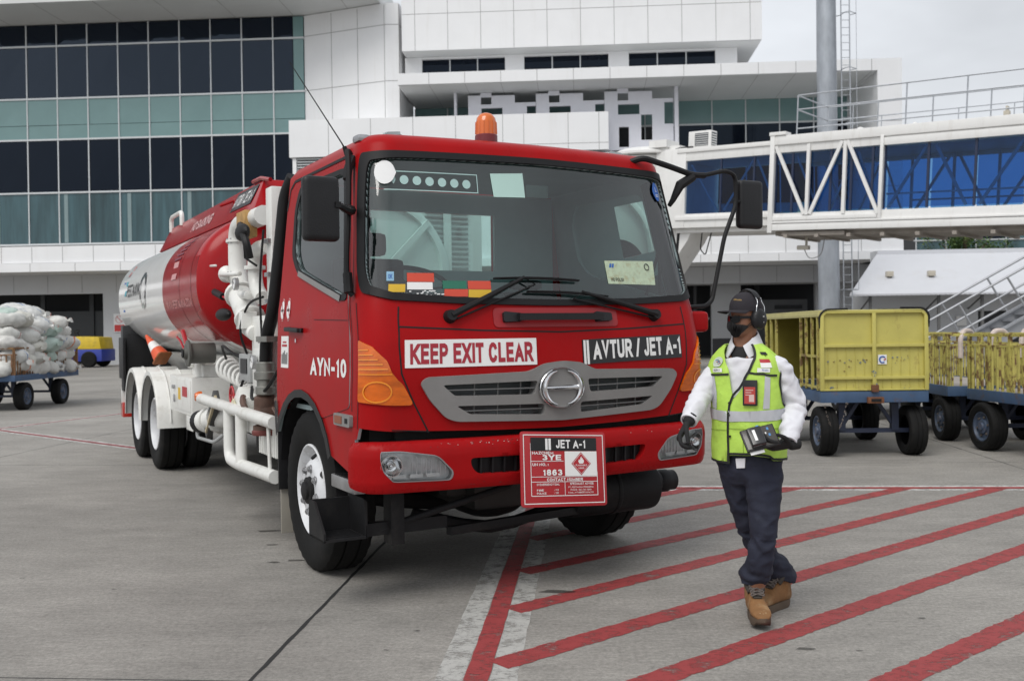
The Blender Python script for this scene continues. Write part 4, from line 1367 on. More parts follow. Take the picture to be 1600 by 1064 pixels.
tp = lambda x, y: zp(x, y, .0035)
lettering(b, 'JET A-1', tp, .045, .118, .048, .20, .05)
for k in (0, 1): zrect(b, -.125 + k * .021, -.109 + k * .021, .108, .172, .0035)
lettering(b, 'HAZCHEM', tp, -.143, .083, .016, .14, .04)
lettering(b, '3YE', tp, -.085, .050, .031, .125, .06)
lettering(b, 'UN NO. :', tp, -.160, .018, .016, .105, .04)
lettering(b, '1863', tp, -.082, -.036, .034, .13, .06)
lettering(b, 'CONTACT NUMBER', tp, .0, -.068, .017, .24, .04)
lettering(b, 'IN EMERGENCY DIAL', tp, -.112, -.092, .012, .15, .03)
lettering(b, 'FIRE', tp, -.165, -.124, .011, .045, .03); lettering(b, ': 113', tp, -.06, -.122, .010, .03, .01)
lettering(b, 'POLICE', tp, -.157, -.141, .011, .062, .03); lettering(b, ': 110', tp, -.06, -.139, .010, .03, .01)
lettering(b, 'SPECIALIST ADVISE', tp, .112, -.090, .013, .16, .03)
for k, s_ in enumerate(('PT. PERTAMINA (PERSERO)', 'PHONE : 024-761 7559', 'E-MAIL : avtar@pertamina.com')):
    lettering(b, s_, tp, .105, -.108 - k * .015, .009, .17 - (k == 1) * .03, .01)
b.build('placard_lettering', M_lwhite, hz, recalc=False)
b = MB(); zrect(b, -.221, .221, .103, .178, .0022)
b.build('placard_band', M_lblack, hz, recalc=False)
b = MB()
dc = (.112, .030)
def dia(r, o, m): b.add([zp(dc[0], dc[1] - r, o), zp(dc[0] + r, dc[1], o), zp(dc[0], dc[1] + r, o), zp(dc[0] - r, dc[1], o)], [(0, 1, 2, 3)], m)
dia(.066, .0026, 0); dia(.060, .0032, 1); dia(.057, .0038, 0)
fl = [(-.012, .0), (-.02, .012), (-.014, .026), (-.008, .018), (-.004, .034), (.002, .042), (.004, .028), (.01, .034), (.012, .02), (.018, .024), (.018, .01), (.012, .0)]
b.add([zp(dc[0] + x, dc[1] + y, .0044) for x, y in fl], [tuple(range(len(fl)))], 1)
tp2 = lambda x, y: zp(x, y, .0044)
lettering(b, 'FLAMMABLE', tp2, dc[0], dc[1] - .014, .010, .075, .03, 1)
lettering(b, 'LIQUID', tp2, dc[0], dc[1] - .030, .009, .038, .03, 1)
b.build('flame_diamond', [M_lred, M_lwhite], hz, recalc=False)
b = MB(); b.beam(pc - zn * .02 + zy * .15 - zx * .15, (-.2, .02, .8), .03, .01); b.beam(pc - zn * .02 + zy * .15 + zx * .15, (.15, .02, .8), .03, .01); b.build('placard_bracket', M_dirtyblk, hz)
# beacon
b = MB(); b.lathe([(.085, 2.655), (.085, 2.675), (.07, 2.68), (.07, 2.725), (.066, 2.73)], (-.19, .55, 0), n=24); b.box(-.2, -.03, .50, .60, 2.655, 2.668)
bc = b.build('beacon', mat('dark_red_plastic', (.16, .015, .02), .35), TR)
b = MB(); b.lathe([(.066, 2.728), (.064, 2.80), (.058, 2.835), (.04, 2.858), (.015, 2.867), (.001, 2.868)], (-.19, .55, 0), n=24)
for k in range(14):
    a = 2 * PI * k / 14; b.beam((-.19 + .0655 * math.cos(a), .55 + .0655 * math.sin(a), 2.735), (-.19 + .063 * math.cos(a), .55 + .063 * math.sin(a), 2.81), .006, .006)
b.build('beacon_dome', mat('orange_beacon_lens', (.62, .13, .01), .2, coat=.5, var=.15), bc)
# aerial and small roof lamp
b = MB(); b.tube([(-1.06, .66, 2.58), (-1.09, .66, 2.63), (-1.37, .74, 3.09)], [.006, .004, .0025], 6); b.cyl((-1.055, .66, 2.565), (-1.075, .66, 2.61), .018, .012); b.build('aerial', M_black, TR)
b = MB(); b.box(-1.05, -.97, .49, .60, 2.615, 2.66); rl = b.build('roof_marker', M_steel, TR, bevel=.02)
# left mirror
b = MB(); b.box(-1.485, -1.285, .13, .20, 2.0, 2.345); mr = b.build('side_mirror', M_blackp, TR, bevel=.045, seg=4)
b = MB(); b.tube([cab.P(-1.87, 2.20, .035), Vector((-1.22, .24, 2.19)), Vector((-1.30, .13, 2.195))], [.03, .024, .014], 8)
b.box(-1.315, -1.285, .12, .15, 2.18, 2.21)
b.build('mirror_arm', M_black, mr)
b = MB(); b.box(-1.47, -1.30, .195, .205, 2.02, 2.325); b.build('mirror_face', M_chrome, mr)
b = MB()
path = [(-1.99, 2.535, .02), (-1.95, 2.55, .045), (-1.9, 2.48, .05), (-1.88, 2.30, .05), (-1.9, 2.1, .05), (-1.93, 1.9, .05), (-1.93, 1.76, .04), (-1.93, 1.72, .01)]
b.tube([cab.P(s, v, o) for s, v, o in path], .017, 8, sub=4)
b.tube([cab.P(-1.93, 1.84, .045), cab.P(-1.93, 1.73, .035)], .028, 8)
b.tube([cab.P(-2.0, 2.52, .01), cab.P(-1.95, 2.48, .03), cab.P(-1.93, 2.44, .045), cab.P(-1.93, 2.38, .05)], .026, 8)
b.build('mirror_stay', M_black, TR)
# right mirror on its long bow
b = MB()
b.tube(fillet([(.76, .36, 2.60), (.82, .30, 2.625), (1.0, .27, 2.58), (1.20, .26, 2.53), (1.30, .26, 2.535)], .06), .02, 8)
b.tube(fillet([(1.28, .26, 2.532), (1.50, .28, 2.585), (1.605, .3, 2.56), (1.607, .3, 2.36), (1.50, .3, 2.14), (1.385, .3, 1.70), (1.33, .3, 1.665), (1.13, .30, 1.655)], .06), .015, 8)
b.tube([(1.20, .26, 2.52), (1.10, .27, 2.46), (1.06, .3, 2.36), (1.055, .33, 2.33)], [.03, .035, .02, .015], 8)
b.tube([(1.61, .3, 2.38), (1.68, .3, 2.385)], .012, 8)
b.build('mirror_stay', M_black, TR)
b = MB(); b.box(1.635, 1.845, .28, .35, 2.20, 2.535); mr = b.build('side_mirror', M_blackp, TR, bevel=.05, seg=4)
b = MB(); b.box(1.65, 1.83, .345, .354, 2.22, 2.515); b.build('mirror_face', M_chrome, mr)
b = MB(); b.tube(fillet([(1.06, .6, 1.75), (1.06, .45, 2.05), (1.06, .45, 1.75)], .05), .012, 6)
b.build('inside_grab_bar', M_black, TR)
# red cap on the right corner holding the mirror bow
b = MB(); b.box(1.08, 1.30, .22, .42, 1.49, 1.63); b.build('corner_cap', M_red, TR, bevel=.04, seg=3)
# wipers
for nm, pv, el, b0, b1 in ((0, (-.676, 1.598), (-.218, 1.815), (-.409, 1.812), (.177, 1.806)), (1, (.712, 1.599), (.174, 1.732), (-.197, 1.738), (.371, 1.712))):
    b = MB()
    p0, p1 = cab.P(*pv, .035), cab.P(*el, .035)
    b.tube([p0, p0.lerp(p1, .45) + Vector((0, -.01, 0)), p1], [.020, .016, .010], 8)
    b.cyl(cab.P(*pv, .0), cab.P(*pv, .045), .04, .03)
    b.tube([p0 + Vector((.03 if nm == 0 else -.03, 0, -.02)), cab.P(el[0] + (.07 if nm == 0 else -.07), el[1] - .04, .03), p1], .006, 6)
    wp = b.build('wiper', M_black, TR)
    b = MB()
    q0, q1 = [cab.P(b0[0] + (b1[0] - b0[0]) * t, b0[1] + (b1[1] - b0[1]) * t + .006 * math.sin(PI * t), .012) for t in (0, 1)], None
    bl = [cab.P(b0[0] + (b1[0] - b0[0]) * i / 8, b0[1] + (b1[1] - b0[1]) * i / 8 + .006 * math.sin(PI * i / 8), .01) for i in range(9)]
    b.tube(bl, .006, 6)
    bl = [cab.P(b0[0] + (b1[0] - b0[0]) * i / 8, b0[1] + (b1[1] - b0[1]) * i / 8 + .006 * math.sin(PI * i / 8), .022 + .012 * math.sin(PI * i / 8)) for i in range(9)]
    b.tube(bl, .005, 6)
    b.build('wiper_blade', M_black, wp)

# scuffs and stone chips along the bumper and bonnet edge
b = MB(); rr_ = random.Random(9)
for k in range(70):
    s_ = rr_.choice((rr_.gauss(-.35, .10), rr_.gauss(-.30, .2), rr_.uniform(-.9, .9))); v_ = .905 - abs(rr_.gauss(0, .012)); w_ = rr_.uniform(.002, .008)
    bsk.panel(b, rect(s_, s_ + w_, v_, v_ + rr_.uniform(.0015, .004)), [], .0012, 0, k % 2)
for k in range(40):
    s_, v_ = rr_.uniform(-1.2, 1.2), rr_.uniform(.66, .70); bsk.panel(b, rect(s_, s_ + rr_.uniform(.002, .012), v_, v_ + rr_.uniform(.001, .003)), [], .0012, 0, 1)
b.build('bumper_scuffs', [mat('bare_primer_chip', (.55, .50, .48), .6), mat('dark_chip', (.10, .02, .02), .7)], bum, smooth=0, recalc=False)
# ---- wheels ----
def tyre_mesh(w=.27, r=.515, rim=.29):
    t = MB()
    prof = [(rim, -.40 * w), (rim + .025, -.47 * w), (rim + .09, -.52 * w), (r - .075, -.53 * w), (r - .03, -.50 * w), (r - .006, -.43 * w), (r, -.36 * w)]
    n = 72
    full = prof + [(r, -.20 * w), (r - .012, -.19 * w), (r - .012, -.15 * w), (r, -.14 * w), (r, .14 * w), (r - .012, .15 * w), (r - .012, .19 * w), (r, .20 * w)] + [(a, -b_) for a, b_ in reversed(prof)]
    rg = []
    for a, h in full:
        ring = []
        for j in range(n):
            rr = a
            if a > r - .04 and abs(h) > .2 * w: rr = a - (.010 if j % 2 else 0)
            ang = 2 * PI * j / n
            ring.append(Vector((h, rr * math.cos(ang), rr * math.sin(ang))))
        rg.append(ring)
    t.loft(rg, 0, True, False)
    return t
def hole_ring(mb, r_c, r_h, n, x, m):
    for k in range(n):
        a = 2 * PI * k / n + .3
        mb.cyl((x, r_c * math.cos(a), r_c * math.sin(a)), (x - .004, r_c * math.cos(a), r_c * math.sin(a)), r_h, n=16, m=m)
tb = tyre_mesh()
w0 = tb.build('wheel', M_tyre, TR, smooth=30)
w0.location = (-1.0, 1.25, .515)
# rim of a steered wheel: dish that stands outward, hub, bolts
def rim_front(parent):
    b = MB()
    b.lathe([(.293, -.108), (.296, -.122), (.285, -.128), (.272, -.118), (.262, -.09), (.25, -.07), (.225, -.075), (.20, -.10), (.175, -.125), (.155, -.13), (.09, -.128), (.085, -.10)], (0, 0, 0), (1, 0, 0), 48, caps=False)
    rim = b.build('rim', M_rimw, parent, smooth=40)
    b = MB()
    for k in range(6):
        a = 2 * PI * k / 6 + .45
        rr = .213
        p = Vector((-.092, rr * math.cos(a), rr * math.sin(a)))
        nn = Vector((-.6, -.8 * math.cos(a) * -1, -.8 * math.sin(a) * -1)).normalized()
        b.cyl(p - nn * .012, p + nn * .006, .026, n=18)
    b.build('rim_hole', M_black, rim)
    b = MB()
    for k in range(8):
        a = 2 * PI * k / 8 + .2
        p = Vector((-.128, .142 * math.cos(a), .142 * math.sin(a)))
        b.cyl(p, p + Vector((-.006, 0, 0)), .027, n=14); b.cyl(p + Vector((-.006, 0, 0)), p + Vector((-.02, 0, 0)), .021, n=6); b.cyl(p + Vector((-.02, 0, 0)), p + Vector((-.026, 0, 0)), .011, n=8)
    build_pieces(b, 'wheel_nut', M_steel, rim, gap=.004)
    b = MB(); b.lathe([(.088, -.10), (.085, -.15), (.06, -.155), (.058, -.17), (.04, -.178), (.001, -.18)], (0, 0, 0), (1, 0, 0), 24)
    b.build('hub', M_dirtyblk, rim)
def rim_rear(parent, outer=True):
    b = MB()
    b.lathe([(.293, -.108), (.297, -.122), (.285, -.128), (.275, -.115), (.268, -.06), (.262, .03), (.24, .05), (.15, .06), (.14, .05)], (0, 0, 0), (1, 0, 0), 40, caps=False)
    rim = b.build('rim', M_rimw, parent, smooth=40)
    b = MB(); b.lathe([(.14, .06), (.135, -.02), (.10, -.05), (.001, -.052)], (0, 0, 0), (1, 0, 0), 24)
    for k in range(8):
        a = 2 * PI * k / 8; b.cyl((.05, .19 * math.cos(a), .19 * math.sin(a)), (.02, .19 * math.cos(a), .19 * math.sin(a)), .018, n=6)
    b.build('hub', M_dirtyblk, rim)
rim_front(w0)
w1 = copy_tree(w0, TR); w1.location = (1.0, 1.25, .515); w1.rotation_euler = (0, 0, PI)
# rear tandem: twin tyres each side
r0 = tyre_mesh(.25).build('wheel', M_tyre, TR, smooth=30)
rim_rear(r0)
RY = (6.93, 8.24)
first = True
for y in RY:
    for sg_ in (-1, 1):
        for dx in (0, .30):
            o = r0 if first else copy_tree(r0, TR)
            first = False
            o.location = (sg_ * (1.05 - dx), y, .515); o.rotation_euler = (R(20 * (dx > 0)), 0, 0 if sg_ < 0 else PI)
# ---- chassis ----
b = MB()
for x in (-.42, .42): b.box(x - .04, x + .04, .35, 9.5, .72, .98)
for y in (.5, 2.2, 3.6, 5.0, 6.2, 7.5, 9.0): b.box(-.38, .38, y, y + .08, .74, .94)
b.build('chassis', M_dirtyblk, TR, bevel=.006)
b = MB()
b.tube([(-.95, 1.25, .515), (-.6, 1.25, .42), (0, 1.25, .36), (.6, 1.25, .42), (.95, 1.25, .515)], .065, 10, sub=4)
b.ball((0, 1.0, .45), (.28, .35, .17), 8)
b.build('front_axle', M_dirtyblk, TR)
b = MB(); b.box(-.36, .36, .45, 1.9, .42, 1.2); b.box(-.72, .72, .5, 2.1, .58, .95); b.box(-.70, .70, 3.6, 6.2, .60, .74); b.box(-.5, .6, .55, .7, .5, .62); b.build('engine_and_shade_slabs', mat('oily_black_underbody', (.018, .017, .016), .55, var=.4, scale=9), TR, bevel=.05)  # also holds unseen slabs added to block light under the truck
for y in RY:
    b = MB(); b.cyl((-1.0, y, .515), (1.0, y, .515), .09); b.ball((0, y, .53), (.24, .24, .22), 8); b.build('rear_axle', M_dirtyblk, TR)
b = MB()
b.tube([(-1.05, .30, .40), (-.9, .30, .44), (-.25, .22, .60), (-.2, .22, .64)], .022, 8)
b.box(-.98, -.90, .24, .36, .33, .66)
b.beam((-.6, .3, .36), (.7, .6, .34), .05, .05)
b.tube([(-.7, .6, .42), (-.2, .55, .30), (.3, .62, .36), (.7, .7, .38)], .04, 8, sub=3)
b.build('front_underframe', M_dirtyblk, TR, bevel=.004)
# muffler
b = MB()
b.lathe([(.02, 0), (.13, .01), (.155, .03), (.16, .06), (.16, .66), (.155, .69), (.13, .71), (.08, .72)], (.38, .62, .44), (1, 0, 0), 32)
b.lathe([(.163, .34), (.166, .345), (.166, .365), (.163, .37)], (.38, .62, .44), (1, 0, 0), 32)
mf = b.build('muffler', M_dirtyblk, TR)
b = MB(); b.lathe([(.07, .70), (.075, .72), (.075, .76), (.068, .77), (.078, .79), (.078, .84), (.07, .86), (.07, .90), (.055, .91), (.054, .80)], (.38, .62, .46), (1, 0, 0), 20, caps=False); b.build('exhaust_pipe', M_black, mf)
b = MB(); b.tube([(.50, .55, .60), (.55, .55, .52), (.52, .5, .40)], .05, 8); b.build('exhaust_bracket', M_dirtyblk, mf)
# step by the left wheel: black tray and bracket
b = MB()
x0, x1, y0, y1, z0 = -1.37, -1.12, .24, .50, .385
b.box(x0, x1, y0, y1, z0, z0 + .012)
b.prism([(x1 - .0, z0), (x1 - .0, z0 + .20), (x1 - .02, z0 + .22), (x1 - .01, z0)], (0, y0, 0), (1, 0, 0), (0, 0, 1), (0, 1, 0), y1 - y0)
b.box(x0, x1, y1 - .012, y1, z0, z0 + .2)
b.prism([(y0, z0), (y1, z0), (y1, z0 + .20), (y1 - .12, z0 + .2), (y0, z0 + .07)], (x1 - .01, 0, 0), (0, 1, 0), (0, 0, 1), (1, 0, 0), .012)
b.prism([(y0, z0), (y1, z0), (y1, z0 + .20), (y1 - .10, z0 + .2), (y0, z0 + .05)], (x0, 0, 0), (0, 1, 0), (0, 0, 1), (1, 0, 0), .012)
for k in range(7): b.box(x0 + .02, x1 - .03, y0 + .03 + k * .03, y0 + .04 + k * .03, z0 + .012, z0 + .02)
b.box(x1, -.62, .28, .34, z0 - .0, z0 + .07)
b.build('step_tray', M_dirtyblk, TR, smooth=0)
b = MB(); b.box(-1.165, -.98, .33, .72, .615, .69); b.build('corner_step', M_steel, TR, bevel=.008)
b = MB()
for k in range(5): b.box(-1.16, -1.0, .36 + k * .065, .40 + k * .065, .69, .696)
b.build('step_tread', M_black, TR)
# inner arches and flaps
for sg_ in (-1, 1):
    b = MB()
    rg = []
    for i in range(11):
        a = R(-5 + i * 18)
        p = Vector((0, 1.27 - .585 * math.cos(a), .60 + .54 * math.sin(a)))
        rg.append([p + Vector((sg_ * 1.145, 0, 0)), p + Vector((sg_ * .74, 0, 0))])
    b.loft(rg, 0, False, False)
    b.build('wheel_housing', M_black, TR, recalc=False)
    b = MB(); b.box(min(sg_ * .78, sg_ * 1.16), max(sg_ * .78, sg_ * 1.16), 1.86, 1.88, .44, 1.12); b.build('arch_flap', M_blackp, TR, bevel=.004)
    b = MB(); b.box(min(sg_ * .86, sg_ * 1.14), max(sg_ * .86, sg_ * 1.14), 1.885, 1.90, .13, .46); b.build('mud_flap', mat('beige_rubber_flap', (.30, .28, .24), .8, var=.12), TR, bevel=.004)

# ---- tank ----
TA, TBH, TZ, TY0, TY1 = 1.2, .735, 2.0, 4.35, 9.6
EXP = 2.35
def tank_xz(th, ka=0.):
    c, s = math.cos(th), math.sin(th)
    return ((TA - ka) * math.copysign(abs(c) ** (2 / EXP), c), (TBH - ka) * math.copysign(abs(s) ** (2 / EXP), s))
def tank_fn(s, v):      # s angle, v along
    x, z = tank_xz(s)
    return x, v, TZ + z
class TSkin(Skin):
    def N(k, s, v): return -Skin.N(k, s, v)
tank = TSkin(tank_fn, [PI * i / 32 for i in range(-32, 65)], [TY0 + .25 * i for i in range(0, 22)])
n = 96
th = [2 * PI * j / n for j in range(n)]
ends = [(1.0, -.16), (.9, -.14), (.6, -.125)]
def ring_at(y, ka, sc_=1.0):
    return [Vector((tank_xz(t, ka)[0] * sc_, y, TZ + tank_xz(t, ka)[1] * sc_)) for t in th]
prof = [(TY0 - .20, 0, .02), (TY0 - .19, 0, .4), (TY0 - .16, 0, .7), (TY0 - .115, .0, .88), (TY0 - .07, 0, .95), (TY0 - .03, 0, .985), (TY0, 0, 1)]
ys = [p[0] for p in prof]
rings = [ring_at(y, 0, k) for y, _, k in prof]
y = TY0
for y in (4.6, 4.605, 5.2, 5.21, 6.14, 6.145, 7.0, 7.8, 8.7, TY1): rings.append(ring_at(y, 0, 1)); ys.append(y)
for y, _, k in reversed(prof[:-1]): rings.append(ring_at(TY1 + (TY0 - y), 0, k)); ys.append(TY1 + (TY0 - y))
b = MB()
vs = [p for r in rings for p in r]
fs = []; mi = []
for i in range(len(rings) - 1):
    for j in range(n):
        fs.append((i * n + j, i * n + (j + 1) % n, (i + 1) * n + (j + 1) % n, (i + 1) * n + j))
        tm = (th[j] + PI / n)
        z = math.sin(tm)
        ym = (ys[i] + ys[i + 1]) / 2
        if ym > 6.142 and ys[i] >= 6.14: m_ = 1 if z < .80 else 0
        elif i >= len(prof) - 1 and z < -.72: m_ = 1
        else: m_ = 0
        mi.append(m_)
fs.append(tuple(range(n - 1, -1, -1))); mi.append(0)
fs.append(tuple((len(rings) - 1) * n + j for j in range(n))); mi.append(1)
b.add(vs, fs); b.mi = mi
tk = b.build('tank', [M_redtank, M_wgloss], TR, smooth=30)
# weld bands, lettering and marks on the tank
b = MB()
for y in (4.62, 5.2):
    tank.strip(b, [(PI * i / 24, y) for i in range(8, 42)], .02, .004)
b.build('weld_band', M_redtank, tk, recalc=False)
def tkp(x, y):     # left flank, x towards the front of the truck, y up
    return lambda *_: None
def flank(th0, y0):
    def f(x, y):
        # reading direction on the left flank runs from the tail to the nose
        arc = y
        s = th0 - arc / 1.0
        return tank.P(s, y0 - x, .006)
    return f
LF = PI - .05
b = MB(); lettering(b, 'PERTAMINA', flank(LF - .02, 8.25), 0, -.06, .17, 1.05, .04); b.build('tank_lettering', M_lblack, tk, recalc=False)
b = MB()
f = flank(LF, 9.05)
b.add([f(-.16, -.22), f(-.02, -.22), f(.02, .2), f(-.12, .2)], [(0, 1, 2, 3)], 0)
b.add([f(.06, -.02), f(.2, -.02), f(.24, .2), f(.1, .2)], [(0, 1, 2, 3)], 1)
b.add([f(.0, .30), f(.10, .30), f(.12, .52), f(.02, .52)], [(0, 1, 2, 3)], 2)
b.build('tank_logo', [mat('blue_vinyl', (.03, .12, .42), .5), mat('teal_vinyl', (.02, .30, .38), .4), M_lred], tk, recalc=False)
b = MB()
tank.strip(b, [(LF - .02 + .2 * math.sin(i * PI / 12), 7.45 + .2 * math.cos(i * PI / 12)) for i in range(25)], .06, .01)
b.build('tank_ring', M_chrome, tk, recalc=False)
b = MB()
f = flank(LF - .25, 5.5)
for k in range(6): b.add([f(-.18 + .01 * k, .02 + .07 * k), f(.16, .02 + .07 * k), f(.16, .055 + .07 * k), f(-.18 + .01 * k, .055 + .07 * k)], [(0, 1, 2, 3)], 0)
b.build('tank_small_print', [mat('dark_print_on_red', (.16, .02, .04), .5), mat('pink_print', (.55, .28, .28), .5)], tk, recalc=False)
b = MB()
f2 = flank(LF + .28, 5.3)
lettering(b, 'www.pertamina.com', f2, 0, 0, .10, 1.3, .01, 1)
b.build('tank_web_address', [mat('dark_print_on_red', (.16, .02, .04), .5), mat('pink_print', (.55, .28, .28), .5)], tk, recalc=False)
b = MB()
f3 = flank(LF - .02, 5.4)
b.add([f3(-.2, 0), f3(.05, 0), f3(.05, .22), f3(-.2, .22)], [(0, 1, 2, 3)], 1)
b.build('tank_small_print', [mat('dark_print_on_red', (.16, .02, .04), .5), mat('pink_print', (.55, .28, .28), .5)], tk, recalc=False)
# walkway box on the top
b = MB()
def wb(y): return [Vector((-.78, y, 2.62)), Vector((-.62, y, 2.94)), Vector((.62, y, 2.94)), Vector((.78, y, 2.62))]
fr = [Vector((-.78, 3.95, 2.60)), Vector((-.62, 4.15, 2.94)), Vector((.62, 4.15, 2.94)), Vector((.78, 3.95, 2.60))]
b.loft([fr, wb(4.4), wb(6), wb(8.6), [p + Vector((0, .1, 0)) for p in wb(8.75)]])
wk = b.build('walkway_box', M_redtank, TR, bevel=.012)
b = MB()
b.tube(fillet([(-.64, 8.72, 2.88), (-.64, 8.72, 3.07), (-.64, 8.0, 3.07), (-.64, 8.0, 2.9)], .08), .028, 8)
b.tube(fillet([(.64, 8.72, 2.88), (.64, 8.72, 3.07), (.64, 8.0, 3.07), (.64, 8.0, 2.9)], .08), .028, 8)
build_pieces(b, 'walkway_handrail', M_white, wk)
b = MB(); b.tube([(-.63, 3.9, 2.90), (-.63, 4.2, 2.955), (-.63, 4.5, 2.96)], .02, 6); b.tube([(-.80, 5.15, 2.80), (-.66, 5.15, 2.86)], .015, 6); build_pieces(b, 'walkway_bracket', M_redtank, wk)
def wside(y0, z0):
    d = Vector((.16, 0, .32)).normalized()
    nrm = Vector((-.32, 0, .16)).normalized()
    return lambda x, y: Vector((-.78, y0 - x, 2.62)) + d * (z0 + y) + nrm * .006
f = wside(4.62, .19)
b = MB(); b.add([f(-.40, -.08), f(.40, -.08), f(.40, .13), f(-.40, .13)], [(0, 1, 2, 3)]); bd = b.build('fuel_sign', M_lblack, wk, recalc=False)
b = MB(); g2 = wside(4.62, .19); g3 = lambda x, y: g2(x, y) + Vector((-.002, 0, .001))
lettering(b, 'AVTUR / JET A-1', g3, 0, -.04, .13, .72, .03); b.build('fuel_sign_lettering', M_lwhite, bd, recalc=False)
b = MB(); lettering(b, 'NO SMOKING', wside(6.45, .10), 0, 0, .13, 1.05, .03); b.build('no_smoking_lettering', mat('pale_pink_print', (.62, .42, .42), .5), wk, recalc=False)
# cradle under the tank
b = MB()
b.loft([[Vector((x, y, z)) for x, z in ((-.75, 1.30), (-.46, .985), (.46, .985), (.75, 1.30))] for y in (5.3, 9.4)])
b.box(-.60, .60, 4.2, 5.3, .985, 1.32)
b.build('tank_cradle', M_white, TR, bevel=.01)
# ---- mudguards, tail, tool box ----
for sg_ in (-1, 1):
    for y in RY:
        b = MB(); rg = []
        for i in range(15):
            a = R(-2 + i * 184 / 14)
            dz = 0
            p = Vector((0, y - .615 * math.cos(a), .53 + .595 * math.sin(a)))
            q = Vector((0, y - .600 * math.cos(a), .53 + .580 * math.sin(a)))
            xo, xi = sg_ * 1.24, sg_ * .70
            lip = .04
            rg.append([q + Vector((xo, 0, 0)) - Vector((0, -math.cos(a), math.sin(a))) * lip, p + Vector((xo, 0, 0)) - Vector((0, -math.cos(a), math.sin(a))) * lip * .2,
                       p + Vector((xo - sg_ * .02, 0, 0)), p + Vector((xi, 0, 0)), q + Vector((xi, 0, 0)), q + Vector((xo - sg_ * .02, 0, 0))])
        b.loft(rg, 0, True, True)
        for xx in (sg_ * 1.10, sg_ * .92):
            b.tube([Vector((xx, y - .62 * math.cos(R(a)), .53 + .60 * math.sin(R(a)))) for a in range(4, 178, 12)], .008, 6)
        b.build('mudguard', M_white, TR, smooth=50)
    b = MB(); b.box(min(sg_ * .75, sg_ * 1.2), max(sg_ * .75, sg_ * 1.2), 9.45, 9.5, .45, .82); tb_ = b.build('tail_panel', M_white, TR, bevel=.01)
    b = MB(); b.box(min(sg_ * 1.02, sg_ * 1.2), max(sg_ * 1.02, sg_ * 1.2), 9.36, 9.56, .42, .62); b.box(min(sg_ * 1.05, sg_ * 1.17), max(sg_ * 1.05, sg_ * 1.17), 9.56, 9.6, .44, .6)
    b.build('tail_lamp', mat('red_lamp_lens', (.50, .03, .02), .2, coat=.4, var=.2), tb_, bevel=.01)
b = MB()
b.box(-1.2, -.75, 9.25, 9.45, .78, 1.66); b.box(-.7, 1.2, 9.30, 9.45, .9, 1.66)
b.build('rear_cabinet', mat('black_cabinet_paint', (.02, .021, .023), .5, var=.2), TR, bevel=.012)
b = MB(); b.box(-1.235, -1.2, 9.0, 9.4, .95, 1.5); b.box(-1.16, -.8, 9.2, 9.25, .95, 1.55); b.box(-1.18, -1.05, 9.5, 9.54, .85, 1.1); b.build('rear_cabinet_door', M_blackp, TR, bevel=.01)
b = MB(); b.box(-1.12, -.62, 5.05, 6.24, .72, 1.10); tb_ = b.build('tool_box', M_white, TR, bevel=.012)
b = MB(); b.box(-1.128, -1.12, 5.1, 5.95, .76, 1.07); b.box(-1.13, -1.12, 5.0, 5.3, .58, .72); b.build('tool_box_lid', M_white, tb_, bevel=.006)
b = MB(); b.box(-1.15, -1.12, 5.88, 5.98, .96, 1.0); b.box(-1.14, -1.12, 5.90, 5.96, .82, .90); b.build('latch', M_steel, tb_, bevel=.004)
b = MB(); b.box(-1.02, -.7, 4.4, 5.02, .60, .72); b.box(-1.0, -.6, 5.1, 5.6, 1.1, 1.22); b.cyl((-1.0, 5.25, 1.1), (-1.0, 5.25, 1.28), .05); b.box(-1.05, -.85, 5.35, 5.55, 1.22, 1.27); b.cyl((-1.05, 5.6, 1.22), (-.8, 5.6, 1.22), .04); b.box(-.95, -.8, 5.7, 5.9, 1.1, 1.17)
build_pieces(b, 'valve_block', M_white, TR, bevel=.01)
# hose reel
b = MB(); b.lathe([(.13, 0), (.132, .02), (.11, .028), (.06, .024), (.055, .05), (.03, .055), (.001, .055)], (-1.14, 5.05, 1.34), (-1, 0, 0), 28); b.cyl((-1.14, 5.05, 1.34), (-.9, 5.05, 1.34), .10)
rl_ = b.build('hose_reel', mat('grey_reel_paint', (.11, .11, .10), .55, var=.15), TR)
b = MB(); b.cyl((-1.2, 5.05, 1.34), (-1.207, 5.05, 1.34), .045); b.build('reel_boss', M_black, rl_)
b = MB(); b.tube([(-1.15, 5.2, 1.36), (-1.12, 5.6, 1.46), (-1.1, 5.9, 1.5)], .012, 6); b.tube([(-1.14, 5.12, 1.40), (-1.14, 5.35, 1.56)], .022, 6); b.build('reel_lever', M_lred, rl_)
# ---- pump gear behind the cab ----
b = MB(); b.box(-1.03, -.93, 2.42, 2.58, 1.66, 2.62); b.box(-1.04, -.80, 2.50, 3.02, .87, 1.66); b.box(-1.05, -.7, 2.3, 2.62, .78, .86); b.box(-1.06, -1.041, 2.62, 2.93, 1.05, 1.40); b.box(-1.07, -1.041, 2.55, 2.75, 1.46, 1.62)
pg = b.build('pump_pillar', M_white, TR, bevel=.012)
b = MB()
b.tube(fillet([(-1.0, 2.75, 2.44), (-1.0, 3.2, 2.44), (-1.0, 3.62, 2.44), (-1.0, 3.62, 1.98), (-1.0, 3.35, 1.78)], .18, 6), .078, 14)
b.tube(fillet([(-.98, 2.72, 2.2), (-.98, 3.12, 2.2), (-.98, 3.12, 1.9), (-.98, 2.9, 1.8)], .14, 6), .06, 12)
for c_ in ((-1.0, 3.62, 2.02), (-1.0, 3.62, 2.30)): b.cyl(c_, (c_[0], c_[1], c_[2] + .02), .095, n=20)
b.cyl((-.98, 3.12, 2.04), (-.98, 3.12, 2.07), .085, n=18)
b.build('fuel_pipe', M_white, TR)
b = MB()
